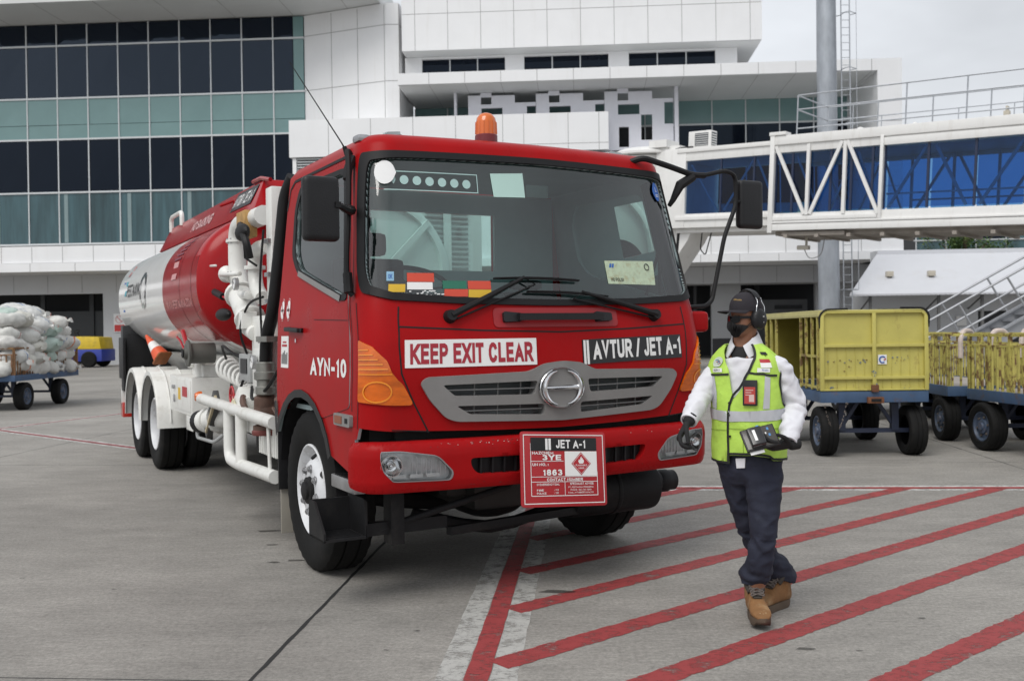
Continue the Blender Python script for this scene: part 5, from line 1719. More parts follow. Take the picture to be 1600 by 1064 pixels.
b.cyl((-1.02, 3.44, 1.84), (-1.02, 3.14, 1.64), .105, n=20); b.cyl((-1.02, 3.47, 1.86), (-1.02, 3.44, 1.84), .13, n=20); b.cyl((-1.02, 3.16, 1.655), (-1.02, 3.13, 1.635), .125, n=20)
b.box(-1.12, -1.0, 3.0, 3.2, 1.56, 1.70)
b.cyl((-1.05, 3.62, 2.0), (-1.05, 3.80, 2.03), .05, n=14); b.ball((-1.05, 3.80, 2.04), .075, 8)
b.cyl((-1.05, 3.05, 1.83), (-1.05, 3.55, 1.86), .035, n=12)
b.tube([(-1.12, 3.9, 2.12), (-1.12, 4.12, 2.13)], .012, 6); b.tube([(-1.12, 3.05, 2.0), (-1.12, 3.72, 2.03)], .02, 8)
b.cyl((-1.03, 2.95, 1.52), (-1.03, 3.25, 1.58), .06, n=14)
b.build('flow_meter', M_white, TR, bevel=.008)
b = MB(); b.box(-1.10, -1.0, 2.95, 3.22, 2.29, 2.50); b.build('wooden_block', mat('weathered_plywood', (.42, .25, .09), .8, var=.35, scale=14), TR, bevel=.006)
b = MB()
b.tube(fillet([(-1.12, 3.0, 2.38), (-1.15, 2.85, 2.34), (-1.15, 2.70, 2.22), (-1.12, 2.72, 2.1)], .06), .03, 8)
b.ball((-1.14, 2.86, 2.31), (.05, .14, .07), 8)
b.tube([(-1.12, 2.9, 2.26), (-1.1, 2.95, 2.12), (-1.05, 2.8, 2.05)], .01, 6)
b.build('nozzle_grip', M_black, TR)
b = MB()
b.tube([(-1.08, 4.15, 1.90), (-1.08, 3.82, 1.845)], .032, 8)
b.ball((-1.09, 3.78, 1.69), (.05, .22, .055), 8)
b.build('lever_grip', M_black, TR)
b = MB(); b.tube([(-1.08, 3.82, 1.845), (-1.05, 3.4, 1.76)], .012, 6); b.build('lever_rod', M_lred, TR)
b = MB(); b.box(-1.06, -.86, 3.02, 3.38, 1.13, 1.36); cb = b.build('control_box', M_galvp, TR, bevel=.012)
b = MB(); b.box(-1.068, -1.06, 3.1, 3.3, 1.2, 1.32); b.build('gauge_window', M_lblack, cb)
b = MB(); b.cyl((-.95, 3.2, .95), (-.95, 3.2, 1.12), .09, n=16); b.build('junction_post', M_white, TR)
# coil of white hose
b = MB()
pts = []
for i in range(90):
    a = i * .42
    pts.append(Vector((-.96 + (.095 - .0004 * i) * math.cos(a), 4.30 - i * .0085, 1.22 + (.10 - .0004 * i) * math.sin(a) - i * .0012)))
b.tube(pts, .016, 8)
b.build('coiled_hose', M_white, TR)
# black suction hose with couplings
b = MB()
b.tube(fillet([(-1.0, 1.95, 2.62), (-1.03, 2.05, 2.5), (-1.06, 2.15, 2.0), (-1.08, 2.24, 1.66), (-1.08, 2.42, 1.50), (-1.08, 2.46, 1.30)], .2, 6), .048, 14)
b.tube([(-1.0, 1.91, 2.6), (-1.0, 1.91, 2.45), (-1.0, 1.91, 1.4)], .02, 8)
b.build('suction_hose', M_black, TR)
b = MB()
b.lathe([(.06, 0), (.075, .01), (.075, .06), (.065, .07), (.065, .11), (.085, .12), (.085, .17), (.07, .18), (.07, .24), (.06, .25)], (-1.08, 2.47, 1.06), (0, 0, 1), 20)
b.box(-1.14, -1.0, 2.2, 2.5, 1.46, 1.50)
b.build('hose_coupling', mat('worn_grey_metal', (.24, .24, .22), .4, metal=.6, var=.3, scale=12), TR)
b = MB()
b.lathe([(.07, 0), (.09, .01), (.09, .05), (.06, .06), (.055, .16), (.08, .2), (.08, .26), (.055, .28)], (-1.08, 2.5, .78), (0, 0, 1), 20)
b.ball((-1.06, 2.52, .95), (.10, .10, .11), 8)
b.build('valve_body', mat('brown_rusty_valve', (.10, .055, .04), .6, var=.4, scale=12), TR)
b = MB(); b.lathe([(.095, 0), (.10, .01), (.10, .03), (.09, .04)], (-1.08, 2.5, .76), (0, 0, 1), 20); b.build('valve_flange', mat('dull_brown_red', (.14, .035, .03), .5, var=.3), TR)
b = MB()
b.tube(fillet([(-1.12, 3.0, 1.02), (-1.15, 2.9, .98), (-1.15, 2.7, .90)], .05), .025, 8)
b.tube(fillet([(-1.1, 2.2, .98), (-1.14, 2.0, .97), (-1.12, 1.95, .9)], .05), .012, 6)
b.tube([(-1.1, 2.1, 1.05), (-1.12, 1.97, .98)], .02, 8)
b.build('valve_lever', mat('brown_rusty_valve', (.10, .055, .04), .6), TR)
b = MB(); b.beam((-1.05, 3.55, .75), (-1.05, 3.1, 1.05), .16, .12); b.box(-1.1, -.8, 2.7, 3.1, .74, .86); b.box(-1.14, -1.04, 2.95, 3.3, .9, 1.02)
b.build('pump_body', M_white, TR, bevel=.015)
b = MB(); b.prism([(3.5, .80), (3.2, 1.0), (3.12, .95), (3.42, .76)], (-1.145, 0, 0), (0, 1, 0), (0, 0, 1), (-1, 0, 0), .012); b.build('safety_sticker', mat('pale_sticker', (.62, .58, .42), .5, var=.2, scale=20), TR)
# flanged pipe stub with black cap and guard bow
b = MB(); b.cyl((-.95, 3.9, .82), (-1.12, 4.5, .72), .10, n=20); b.cyl((-1.05, 4.2, .77), (-1.065, 4.25, .76), .125, n=20); b.cyl((-1.09, 4.38, .735), (-1.105, 4.43, .73), .115, n=20)
st_ = b.build('pipe_stub', M_white, TR)
b = MB(); b.cyl((-1.12, 4.5, .72), (-1.14, 4.58, .71), .105, n=20); b.build('pipe_cap', M_black, st_)
b = MB(); b.tube(fillet([(-1.16, 4.62, .74), (-1.16, 4.62, .56), (-1.16, 3.9, .58), (-1.1, 3.8, .65)], .06), .016, 8); b.build('pipe_guard', M_galvp, st_)
b = MB(); b.beam((-1.12, 4.35, .62), (-1.12, 3.95, .98), .05, .13); b.build('reflector_board', mat('dark_grey_board', (.06, .06, .06), .5), TR, bevel=.005)
b = MB(); b.beam((-1.15, 4.27, .64), (-1.15, 3.86, .98), .02, .03); b.build('board_edge', mat('beige_edge', (.45, .38, .25), .6), TR)
b = MB(); b.lathe([(.05, 0), (.05, .03), (.035, .06), (.001, .065)], (-1.15, 4.45, .95), (-1, 0, 0), 18); b.build('side_marker', M_amber, TR)
# side guard rail
b = MB()
b.tube(fillet([(-1.16, 4.42, .935), (-1.16, 2.3, .90), (-1.16, 1.95, .895)], .05), .048, 12)
b.tube(fillet([(-1.16, 3.32, .9), (-1.16, 3.32, .50), (-1.16, 3.0, .49), (-1.16, 1.95, .515)], .10), .048, 12)
b.tube([(-1.16, 2.92, .9), (-1.16, 2.92, .5)], .046, 12)
b.tube([(-1.02, 3.0, .84), (-1.02, 2.0, .86)], .045, 12)
b.tube([(-1.16, 2.12, .9), (-1.16, 2.08, .52)], .014, 8)
b.build('side_guard', M_white, TR)
b = MB(); b.box(-1.05, -1.02, 2.25, 2.8, .60, .86)
for k in range(8): b.box(-1.058, -1.05, 2.29 + k * .065, 2.32 + k * .065, .60, .86)
b.build('louvre_plate', M_white, TR)
b = MB(); b.box(-.9, .9, 2.2, 3.5, .55, .97); b.build('pump_casing', M_dirtyblk, TR, bevel=.02)
b = MB(); b.box(.62, 1.1, 2.2, 4.2, .55, 1.25); b.cyl((.8, 4.5, .8), (.8, 5.6, .8), .3, n=24); b.build('fuel_tank', M_galvp, TR, bevel=.03)
# white equipment cabinet seen through the rear window
b = MB()
b.box(-.74, 1.0, 2.95, 3.0, 1.05, 2.62)
b.box(-.74, 1.0, 2.2, 2.95, 1.0, 1.05); b.box(.95, 1.0, 3.0, 3.9, 1.05, 2.5)
for k in range(15): b.box(.45, .86, 2.935, 2.95, 1.93 + k * .044, 1.947 + k * .044, 1)
b.box(.62, .69, 2.922, 2.934, 1.9, 2.56)
eq = b.build('equipment_cabinet', [mat('pale_cabinet_white', (.72, .76, .74), .5, var=.03), M_greyp], TR, smooth=0)
b = MB(); b.lathe([(.66, 0), (.67, .03), (.64, .05), (.60, .05), (.59, .01), (.001, .008)], (-.02, 2.92, 2.0), (0, -1, 0), 64)
b.beam((0, 2.86, 2.0), (.45, 2.86, 2.46), .02, .05); b.beam((-.12, 2.86, 1.9), (-.12, 2.86, 2.6), .02, .04)
b.box(-.20, -.08, 2.835, 2.848, 2.40, 2.47, 1)
b.build('reel_flange', [mat('pale_cabinet_white', (.72, .76, .74), .5), M_black], eq)
b = MB(); b.lathe([(.26, 0), (.30, .02), (.30, .06), (.24, .06)], (-.12, 2.80, 1.80), (0, -1, 0), 40); b.lathe([(.24, .0), (.001, .01)], (-.12, 2.80, 1.80), (0, -1, 0), 32, 1); b.build('reel_hub', [M_black, M_lred], eq)
# orange cone wedged on the frame behind the mudguard
tc = thing('traffic_cone', 'small orange and white traffic cone tipped over on the truck frame beside the tank', 'traffic cone')
MW = Matrix.Translation((.2887, 5.762, 0)) @ Matrix.Rotation(.50366, 4, 'Z')
tc.scale = (.76, .76, .76)
tc.location = MW @ Vector((-.94, 7.75, 1.235)); tc.rotation_euler = (0, 0, .50366)
ca_ = Vector((-.30, .55, .58)).normalized()
b = MB(); o_ = Vector((0, 0, 0))
L_ = .58
b.lathe([(.135, .02), (.118, .12), (.10, .20)], o_, ca_, 24, 0, caps=False); b.lathe([(.10, .20), (.066, .36)], o_, ca_, 24, 1, caps=False); b.lathe([(.066, .36), (.03, .52), (.022, .55), (.001, .555)], o_, ca_, 24, 0, caps=False)
b.build('cone_body', [mat('orange_cone_plastic', (.72, .10, .03), .45), M_lwhite], tc)
a__, b__, c__ = frame_of(ca_)
b = MB(); b.prism(rnd([(-.13, -.13), (.13, -.13), (.13, .13), (-.13, .13)], .04), (0, 0, 0), a__, b__, c__, .025); b.build('cone_base', mat('dirty_orange_rubber', (.30, .10, .03), .6, var=.5, scale=10), tc)

# flange bolts, dials, cables and clips on the pump gear
b = MB()
for z in (2.03, 2.31):
    for k in range(10):
        a = 2 * PI * k / 10; p = Vector((-1.0 + .083 * math.cos(a), 3.62 + .083 * math.sin(a), z)); b.cyl(p - Vector((0, 0, .018)), p + Vector((0, 0, .022)), .008, n=6)
b.build('flange_bolts', M_steel, TR)
for (x, y, z, r_) in ((-1.13, 3.08, 1.92, .05), (-1.075, 2.78, 1.30, .055)):
    b = MB(); b.lathe([(r_, 0), (r_, .03), (r_ * .9, .035), (r_ * .88, .028)], (x, y, z), (-1, 0, 0), 24); dl = b.build('pressure_gauge', M_steel, TR)
    b = MB(); b.lathe([(r_ * .88, 0), (.001, .001)], (x - .029, y, z), (-1, 0, 0), 24); b.beam((x - .031, y, z), (x - .031, y + r_ * .5, z + r_ * .4), .003, .004, 1); b.build('dial_face', [M_lwhite, M_lblack], dl)
for pts, r_ in ((((-1.07, 3.2, 1.14), (-1.10, 3.35, .98), (-1.08, 3.6, 1.0), (-1.0, 3.9, 1.1)), .012), (((-1.06, 3.1, 1.36), (-1.12, 3.06, 1.55), (-1.08, 2.95, 1.75), (-1.05, 2.62, 1.8)), .010), (((-1.0, 4.1, 1.3), (-1.1, 3.8, 1.42), (-1.08, 3.5, 1.36), (-1.0, 3.35, 1.3)), .011),
                (((-1.07, 2.5, 2.3), (-1.09, 2.55, 1.9), (-1.07, 2.6, 1.5)), .009), (((-1.06, 2.95, 1.1), (-1.12, 2.7, 1.02), (-1.10, 2.35, 1.12), (-1.06, 2.1, 1.3)), .013)):
    b = MB(); b.tube(smooth_path([Vector(p) for p in pts], 6), r_, 6); b.build('cable', M_black, TR)
b = MB(); b.tube([Vector((-1.14 , 3.3 + .07 * math.cos(a), 1.02 + .07 * math.sin(a))) for a in [i * PI / 10 for i in range(21)]], .009, 6)
for k in range(3): b.beam((-1.14, 3.3, 1.02), (-1.14, 3.3 + .07 * math.cos(k * 2.1), 1.02 + .07 * math.sin(k * 2.1)), .012, .01)
b.cyl((-1.14, 3.3, 1.02), (-1.04, 3.3, 1.0), .014); b.build('valve_handwheel', M_lred, TR)
b = MB()
for z in (2.2, 1.95, 1.75): b.box(-1.055, -1.03, 2.44, 2.56, z, z + .03)
for z in (1.2, 1.45): b.lathe([(.055, 0), (.058, .005), (.058, .025), (.055, .03)], (-1.08, 2.45, z), (0, 0, 1), 16)
b.build('hose_clamp', M_steel, TR)
b = MB(); b.box(-1.0435, -1.0405, 2.66, 2.80, 1.12, 1.22); b.build('yellow_label', mat('yellow_vinyl', (.66, .42, .03), .5), TR, smooth=0)
b = MB(); b.box(-1.1305, -1.1285, 5.25, 5.50, .90, 1.0); b.box(-1.1305, -1.1285, 5.6, 5.72, .86, .98, 1); b.build('box_label', [M_lred, mat('yellow_vinyl', (.66, .42, .03), .5)], TR, smooth=0)
# ================= boarding bridge =================
M_bridge = mat('white_bridge_paint', (.76, .755, .74), .45, var=.04, scale=2, dirt=(.42, .38, .32), dirt_amt=.45, dirt_scale=2.5, dirt_pos=(.54, .8), dstretch=(2, 2, .35))
M_bglass = glass('blue_bridge_glass', (.13, .32, .60), .02, .8, 1.42)
M_bdiag = mat('white_brace', (.75, .75, .74), .5, var=.05)
M_bdark = mat('dark_blue_mullion', (.012, .022, .06), .4)
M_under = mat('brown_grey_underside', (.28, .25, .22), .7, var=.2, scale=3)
BR = bpy.data.objects.new('boarding_bridge', None)
col.objects.link(BR)
tag(BR, 'white passenger boarding bridge with blue glass sides running from the terminal to the right', 'boarding bridge')
_ex = Vector((5.53, -4.8, -.39)).normalized(); _ey = Vector((4.8, 5.53, 0)).normalized(); _ez = _ex.cross(_ey)
BR.matrix_world = Matrix.Translation((8.07, 31, 4.53)) @ Matrix((( _ex.x, _ey.x, _ez.x), (_ex.y, _ey.y, _ez.y), (_ex.z, _ey.z, _ez.z))).to_4x4()
LB = 13.5
b = MB()
b.box(0, LB, .02, 2.6, .02, .55); b.box(0, LB, .02, 2.6, 2.42, 2.93)
b.box(0, LB, 2.5, 2.6, .55, .75); b.box(0, LB, 2.5, 2.6, 2.3, 2.42)
b.box(0, LB, -.03, .08, .02, .22); b.box(0, LB, -.05, .08, .24, .30); b.box(0, 3.4, -.03, .08, .33, .45)
b.box(0, LB, -.04, .1, 2.66, 2.94); b.box(3.52, LB, -.02, .1, 2.40, 2.62)
b.box(-.02, .13, -.06, .12, -.05, 3.0); b.box(3.42, 3.52, -.05, .1, .3, 2.7)
b.box(-.05, .5, -.08, .3, 2.95, 3.06)
br_body = b.build('outer_tunnel', M_bridge, BR, bevel=.012)
b = MB()
for x in (1.24, 2.38): b.box(x - .05, x + .05, -.05, .05, .47, 2.62)
for (p, q) in (((.17, 2.62), (1.16, .5)), ((2.28, 2.62), (1.33, .5)), ((2.44, 2.62), (3.42, .45))):
    b.beam((p[0], 0, p[1]), (q[0], 0, q[1]), .10, .08, hint=(0, 1, 0))
b.build('truss_frame', M_bridge, br_body, smooth=0)
b = MB(); b.box(.15, LB, .3, 2.3, .555, .58); b.box(-3.1, 0, .35, 2.2, .64, .665); b.build('floor', mat('pale_bridge_floor', (.45, .46, .47), .6), BR, smooth=0)
xs = [.14, .69, 1.25, 1.92, 2.55, 3.18, 3.42]
xs2 = [3.53, 4.76, 6.02, 7.3, 8.6, 9.9, 11.2, 12.5, 13.4]
def bpane(x0, x1, z0, z1, y=.10, k=0):
    q = MB(); q.add([(x0 + .03, y, z0), (x1 - .03, y, z0), (x1 - .03, y, z1), (x0 + .03, y, z1)], [(0, 1, 2, 3)]); q.build('window_pane', M_bglass, BR, smooth=0, recalc=False)
for i in range(10): bpane(.1 + 1.32 * i, 1.42 + 1.32 * i, .76, 2.29, 2.45)
for i in range(2): bpane(-3.1 + 1.5 * i, -1.6 + 1.5 * i, .7, 2.4, 2.3)
for i, (a, c) in enumerate(zip(xs, xs[1:])): bpane(a, c, .6, 2.38)
for i, (a, c) in enumerate(zip(xs2, xs2[1:])): bpane(a, c, .6, 2.36)
b = MB()
for x in xs + xs2: b.box(x - .035, x + .035, .075, .12, .58, 2.4)
build_pieces(b, 'window_post', M_bdark, BR, smooth=0)
b = MB()
for i, (a, c) in enumerate(zip(xs2, xs2[1:])):
    p, q = ((a + .1, .62), (c - .1, 2.34)) if i % 2 == 0 else ((a + .15, 2.34), (c - .25, .62))
    for yy in (.22, 2.3): b.beam((p[0], yy, p[1]), (q[0], yy, q[1]), .08, .05, hint=(0, 1, 0))
    for yy in (.25, 2.25): b.box(a + .02, c - .02, yy, yy + .04, 1.0, 1.05)
    b.box(a - .02, a + .05, 2.28, 2.36, .6, 2.4)
for p, q in (((.75, 2.35), (1.5, .65)), ((1.9, .65), (2.6, 2.3)), ((2.7, 2.3), (3.3, .65))):
    for yy in (.22, 2.3): b.beam((p[0], yy, p[1]), (q[0], yy, q[1]), .06, .04, hint=(0, 1, 0))
build_pieces(b, 'window_brace', M_bdiag, BR, smooth=0)
# inner tunnel
b = MB()
b.box(-3.5, 0, .18, 2.4, .2, .66); b.box(-3.5, 0, .18, 2.4, 2.42, 2.82); b.box(-4.0, -3.16, .16, 2.4, .2, 2.86)
b.box(-3.5, 0, .12, .3, .45, .58); b.box(-3.5, 0, .13, .3, 2.70, 2.84)
b.box(-3.6, .2, .4, 2.2, .05, .2)
b.build('inner_tunnel', M_bridge, BR, bevel=.012)
for a, c in zip((-3.15, -1.85, -.67, .02), (-1.85, -.67, 0, .1)):
    if c - a > .2: bpane(a, c, .67, 2.40, .22)
b = MB()
for x in (-1.85, -.67): b.box(x - .03, x + .03, .20, .25, .66, 2.42)
build_pieces(b, 'window_post', M_bdark, BR, smooth=0)
b = MB()
for p, q in (((-3.0, 2.3), (-2.0, .75)), ((-1.75, .75), (-.75, 2.3)), ((-.6, 2.3), (-.1, 1.2))): b.beam((p[0], .30, p[1]), (q[0], .30, q[1]), .06, .04, hint=(0, 1, 0))
build_pieces(b, 'window_brace', M_bdiag, BR, smooth=0)
# rotunda with its roof and column
b = MB()
b.cyl((-5.2, 1.4, .1), (-5.2, 1.4, 2.75), 1.35, n=48)
for k in range(60):
    a = 2 * PI * k / 60
    b.box(-.012, .012, -.012, .012, .3, 2.7, 0, Matrix.Translation((-5.2 + 1.36 * math.cos(a), 1.4 + 1.36 * math.sin(a), 0)))
b.box(-4.35, -3.95, .2, .6, .1, 3.1); b.box(-4.0, -3.5, .3, 2.4, 2.86, 3.0)
rt = b.build('rotunda', M_bridge, BR)
b = MB(); b.lathe([(1.55, 2.78), (1.6, 2.80), (1.6, 2.88), (1.2, 3.05), (.4, 3.18), (.001, 3.2)], (-5.2, 1.4, 0), n=48); b.box(-4.6, -3.9, .1, .9, 2.95, 3.2); b.build('rotunda_roof', M_bridge, rt)
b = MB(); b.cyl((-5.2, 1.4, -4.2), (-5.2, 1.4, .1), .42, n=24); b.build('support_column', M_bridge, rt)
b = MB(); b.prism([(-4.4, .2), (-3.0, .2), (-3.2, -.2), (-4.0, -1.3), (-4.4, -1.4)], (0, .5, 0), (1, 0, 0), (0, 0, 1), (0, 1, 0), 1.2); b.build('service_housing', M_bridge, BR, bevel=.02)
b = MB(); b.tube([(-3.55, .5, .1), (-3.65, .5, -1.5), (-3.7, .5, -4.0)], .05, 8); b.tube(fillet([(-2.7, .6, .1), (-2.75, .6, -.5), (-2.55, .6, -.7), (-2.35, .6, .05)], .1), .02, 6); b.build('cable', M_black, BR)
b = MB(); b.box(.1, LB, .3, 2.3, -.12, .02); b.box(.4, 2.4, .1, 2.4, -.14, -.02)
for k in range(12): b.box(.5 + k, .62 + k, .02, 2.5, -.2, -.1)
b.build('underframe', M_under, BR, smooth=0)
# railing on the roof
b = MB()
for yy in (.15, 2.4):
    for z in (4.15, 3.72, 3.14): b.tube([(.75, yy, z), (LB, yy, z)], .022, 6)
    for x in (.75, 4.05, 5.7, 7.15, 8.8, 10.4, 12): b.tube([(x, yy, 2.93), (x, yy, 4.15)], .022, 6)
    for x in (2.5, 3.25, 4.8, 6.33, 7.9): b.tube([(x, yy, 2.93), (x, yy, 3.72)], .016, 6)
b.tube([(.75, .15, 4.15), (.75, 2.4, 4.15)], .022, 6); b.tube([(.75, .15, 3.72), (.75, 2.4, 3.72)], .022, 6)
b.build('roof_railing', M_galv, BR)
for x, y, r in ((2.6, .5, .12), (4.2, .5, .09)):
    b = MB(); b.lathe([(r, 2.93), (r, 3.0), (r * .6, 3.06), (.001, 3.08)], (x, y, 0), n=14); b.build('roof_vent', M_bridge, BR)
b = MB(); b.box(6.6, 6.75, .3, .45, 2.93, 3.12); b.box(6.65, 6.7, .3, .5, 3.12, 3.25); b.build('roof_lamp', mat('beige_lamp_body', (.5, .46, .38), .5), BR, bevel=.01)
# camera hanging below
b = MB(); b.tube([(1.0, .6, -.1), (1.0, .6, -.42)], .04, 8); b.box(.72, 1.1, .52, .68, -.55, -.42); cm = b.build('security_camera', mat('beige_camera', (.45, .42, .36), .5), BR, bevel=.015)
b = MB(); b.tube(fillet([(.95, .6, -.55), (1.1, .6, -.85), (1.5, .6, -.75), (1.6, .6, -.1)], .2), .015, 6); b.build('camera_cable', mat('grey_cable', (.25, .25, .25), .6), cm)
# air conditioner on the roof of the inner tunnel
ac = thing('air_conditioner', 'white outdoor air conditioner unit on the roof of the boarding bridge', 'air conditioner')
ac.matrix_world = BR.matrix_world.copy()
b = MB(); b.box(-3.2, -2.35, .35, .75, 2.85, 3.42); b.build('casing', M_bridge, ac, bevel=.02)
b = MB(); b.box(-2.352, -2.34, .40, .70, 2.92, 3.36)
for k in range(5): b.box(-2.338, -2.33, .40, .70, 2.95 + k * .08, 2.98 + k * .08, 1)
b.box(-2.95, -2.45, .335, .348, 2.92, 3.34)
for k in range(6): b.box(-2.95, -2.45, .325, .334, 2.94 + k * .07, 2.955 + k * .07, 1)
b.build('fan_grille', [mat('dark_fan_grille', (.10, .11, .12), .6), M_bridge], ac, smooth=0)
b = MB(); b.tube(fillet([(-3.0, .33, 2.9), (-3.3, .2, 2.88), (-3.6, .2, 2.85)], .08), .03, 6); b.build('pipe', M_black, ac)

# ================= lighting mast =================
mx_, my_ = 12.84, 40
mst = thing('light_mast', 'tall grey steel mast with a caged ladder beyond the boarding bridge', 'mast', (mx_, my_, 0))
b = MB(); b.cyl((0, 0, 0), (0, 0, 26), .43, .34, n=24); b.cyl((0, 0, 9.6), (0, 0, 9.68), .40, n=24); b.cyl((0, 0, 0), (0, 0, .08), .7, n=16); b.build('pole', mat('mottled_galvanised_steel', (.36, .385, .42), .5, metal=.4, var=.25, scale=2.2, stretch=(1, 1, .35)), mst)
b = MB()
for x in (.52, .86): b.box(x - .02, x + .02, -.25, -.21, .5, 25)
for k in range(80): b.tube([(.52, -.23, .6 + k * .3), (.86, -.23, .6 + k * .3)], .013, 5)
for k in range(10):
    z = 3 + k * 2.2
    b.tube([(.5, -.23, z), (.55, -.6, z), (.69, -.75, z), (.83, -.6, z), (1.05, -.45, z), (.9, -.23, z)], .018, 5)
    b.tube([(.38, -.1, z), (.52, -.22, z)], .02, 5)
for x, y in ((.69, -.75), (1.05, -.45)): b.tube([(x, y, 3), (x, y, 25)], .012, 5)
b.build('ladder', M_galv, mst)

# ================= annex, glass block, tree =================
AN = thing('annex_building', 'low white annex with a sloping metal awning at the right of the terminal', 'building', (0, 50, 0), R(-4))
M_awn = mat('white_metal_awning', (.58, .59, .62), .5, var=.03, scale=2, dirt=(.45, .43, .40), dirt_amt=.35, dirt_scale=1.2, dirt_pos=(.55, .8))
b = MB()
b.add([(14.3, -9.2, 2.82), (36, -9.2, 2.82), (36, -5, 4.72), (16.6, -5, 4.72), (14.3, -9.2, 2.74), (36, -9.2, 2.74), (36, -5, 4.6), (16.6, -5, 4.6)], [(0, 1, 2, 3), (7, 6, 5, 4), (0, 4, 5, 1), (3, 2, 6, 7), (0, 3, 7, 4), (1, 5, 6, 2)])
for k in range(110): b.box(14.4 + k * .19, 14.47 + k * .19, -9.22, -9.19, 2.76, 2.82)
b.build('awning', M_awn, AN, smooth=0)
b = MB(); b.box(16.6, 36, -5.1, -4, 2.8, 4.86); b.build('parapet', M_awn, AN, smooth=0)
b = MB()
grid_boxes(b, 14.9, 36, 0, 2.9, [(15.9, 17.6, 1.55, 2.25), (20.0, 22.2, .0, 2.1)], -7.4, -7.2)
for x in (15.2, 17.9, 19.6): b.box(x - .05, x + .05, -8.9, -8.8, 0, 2.75, 1)
for x in (15.2, 17.9, 19.6, 23): b.beam((x, -7.4, 2.2), (x, -8.9, 2.7), .05, .05, 1)
b.build('wall', [M_greywall, mat('dark_post', (.12, .12, .12), .6)], AN, smooth=0)
b = MB(); b.box(15.8, 22.5, -7.15, -6.6, 0, 2.4); b.build('dark_opening', M_darkin, AN, smooth=0)
for x in (16.35, 18.05):
    b = MB(); b.box(x - .13, x + .13, -7.45 - .30, -7.45, 3.58, 3.80)
    b.build('wall_lamp', mat('beige_lamp_body', (.5, .46, .38), .5), AN, bevel=.01)
    o = AN.children[-1]; o.location = (0, .0, 0)
b = MB(); b.box(19.1, 19.5, -7.5, -7.4, 1.5, 1.9); b.box(19.2, 19.4, -7.52, -7.5, 1.2, 1.4); b.build('wall_box', M_bridge, AN, bevel=.01)
GB = thing('glass_office_block', 'distant teal glass office block seen above the white annex roof', 'building', (0, 50, 0), R(-4))
b = MB(); b.box(26.5, 60, 20.1, 34, 0, 9.5); b.build('wall', M_darkin, GB, smooth=0)
for i in range(16):
    for z0, z1, mm in ((6.0, 7.32, M_lobby), (7.4, 9.2, M_dglass if i % 3 else M_lobby)):
        b = MB(); b.box(26.6 + 2 * i, 28.5 + 2 * i, 20, 20.1, z0, z1); b.build('window_pane', mm, GB, smooth=0)
b = MB()
b.box(26.4, 60, 19.92, 20.05, 7.32, 7.4)
for i in range(17): b.box(26.52 + 2 * i, 26.58 + 2 * i, 19.95, 20.05, 5.5, 9.4)
b.build('mullions', M_mull, GB, smooth=0)
tr = thing('tree', 'green leafy tree top between the terminal end wall and the glass block', 'tree', (26.6, 58, 0))
b = MB(); b.tube([(0, 0, 0), (.1, 0, 3), (-.05, .1, 5.5), (.2, 0, 7)], [.25, .2, .14, .05], 10)
for k in range(9):
    a = k * 2.4; z = 3.5 + k * .35
    b.tube([(0, 0, z), (math.cos(a) * .8, math.sin(a) * .8, z + .6), (math.cos(a) * 1.5, math.sin(a) * 1.5, z + 1.4)], [.08, .05, .02], 6)
b.build('trunk', mat('bark', (.10, .075, .05), .9, var=.3, scale=8), tr)
b = MB(); rr_ = random.Random(5)
clumps = [(rr_.gauss(0, .8), rr_.gauss(0, .8), 6.4 + rr_.gauss(0, .75)) for _ in range(46)]
for cx_, cy_, cz_ in clumps:
    m_ = rr_.choice((0, 0, 1, 2))
    for _ in range(85):
        d = Vector((rr_.gauss(0, 1), rr_.gauss(0, 1), rr_.gauss(0, 1))).normalized() * rr_.uniform(.15, .5)
        p = Vector((cx_, cy_, cz_)) + d
        u = Vector((rr_.uniform(-1, 1), rr_.uniform(-1, 1), rr_.uniform(-.6, .6))).normalized(); v = u.cross(Vector((rr_.uniform(-1, 1), rr_.uniform(-1, 1), 1))).normalized()
        s_ = rr_.uniform(.05, .10)
        b.add([p - u * s_, p + v * s_ * .6, p + u * s_ * 1.3, p - v * s_ * .6], [(0, 1, 2, 3)], m_)
b.build('crown', [mat('leaf_green', (.055, .115, .018), .6, var=.3, scale=3), mat('leaf_yellow_green', (.12, .18, .03), .6, var=.3, scale=3), mat('leaf_deep_green', (.03, .065, .014), .6, var=.3, scale=3)], tr, smooth=0, recalc=False)

# ================= passenger stairs =================
ST = thing('passenger_stairs', 'grey mobile passenger stairs with handrails rising to the right behind the carts', 'stairs', (8.2, 19.5, 0), R(-6))
se = Vector((math.cos(R(29.5)), 0, math.sin(R(29.5)))); sn = Vector((-se.z, 0, se.x))
base = Vector((.55, 0, .78))
M_stair = mat('grey_stair_steel', (.33, .34, .36), .45, metal=.4, var=.15, scale=5)
M_rail = mat('brushed_handrail', (.36, .37, .39), .4, metal=.5, var=.1)
for yy, nm in ((0, 'stringer'), (1.3, 'stringer')):
    b = MB()
    b.beam(base + Vector((0, yy, 0)) - se * .6, base + Vector((0, yy, 0)) + se * 6, .06, .26)
    b.beam(base + Vector((0, yy - .05, 0)) - se * .6 + sn * .15, base + Vector((0, yy - .05, 0)) + se * 6 + sn * .15, .12, .04)
    b.build(nm, M_stair, ST, smooth=0)
for k in range(24):
    p = base + se * (.27 * k - .5)
    b = MB(); b.box(p.x - .13, p.x + .13, .03, 1.27, p.z - .015, p.z + .015); b.build('tread', M_stair, ST, smooth=0)
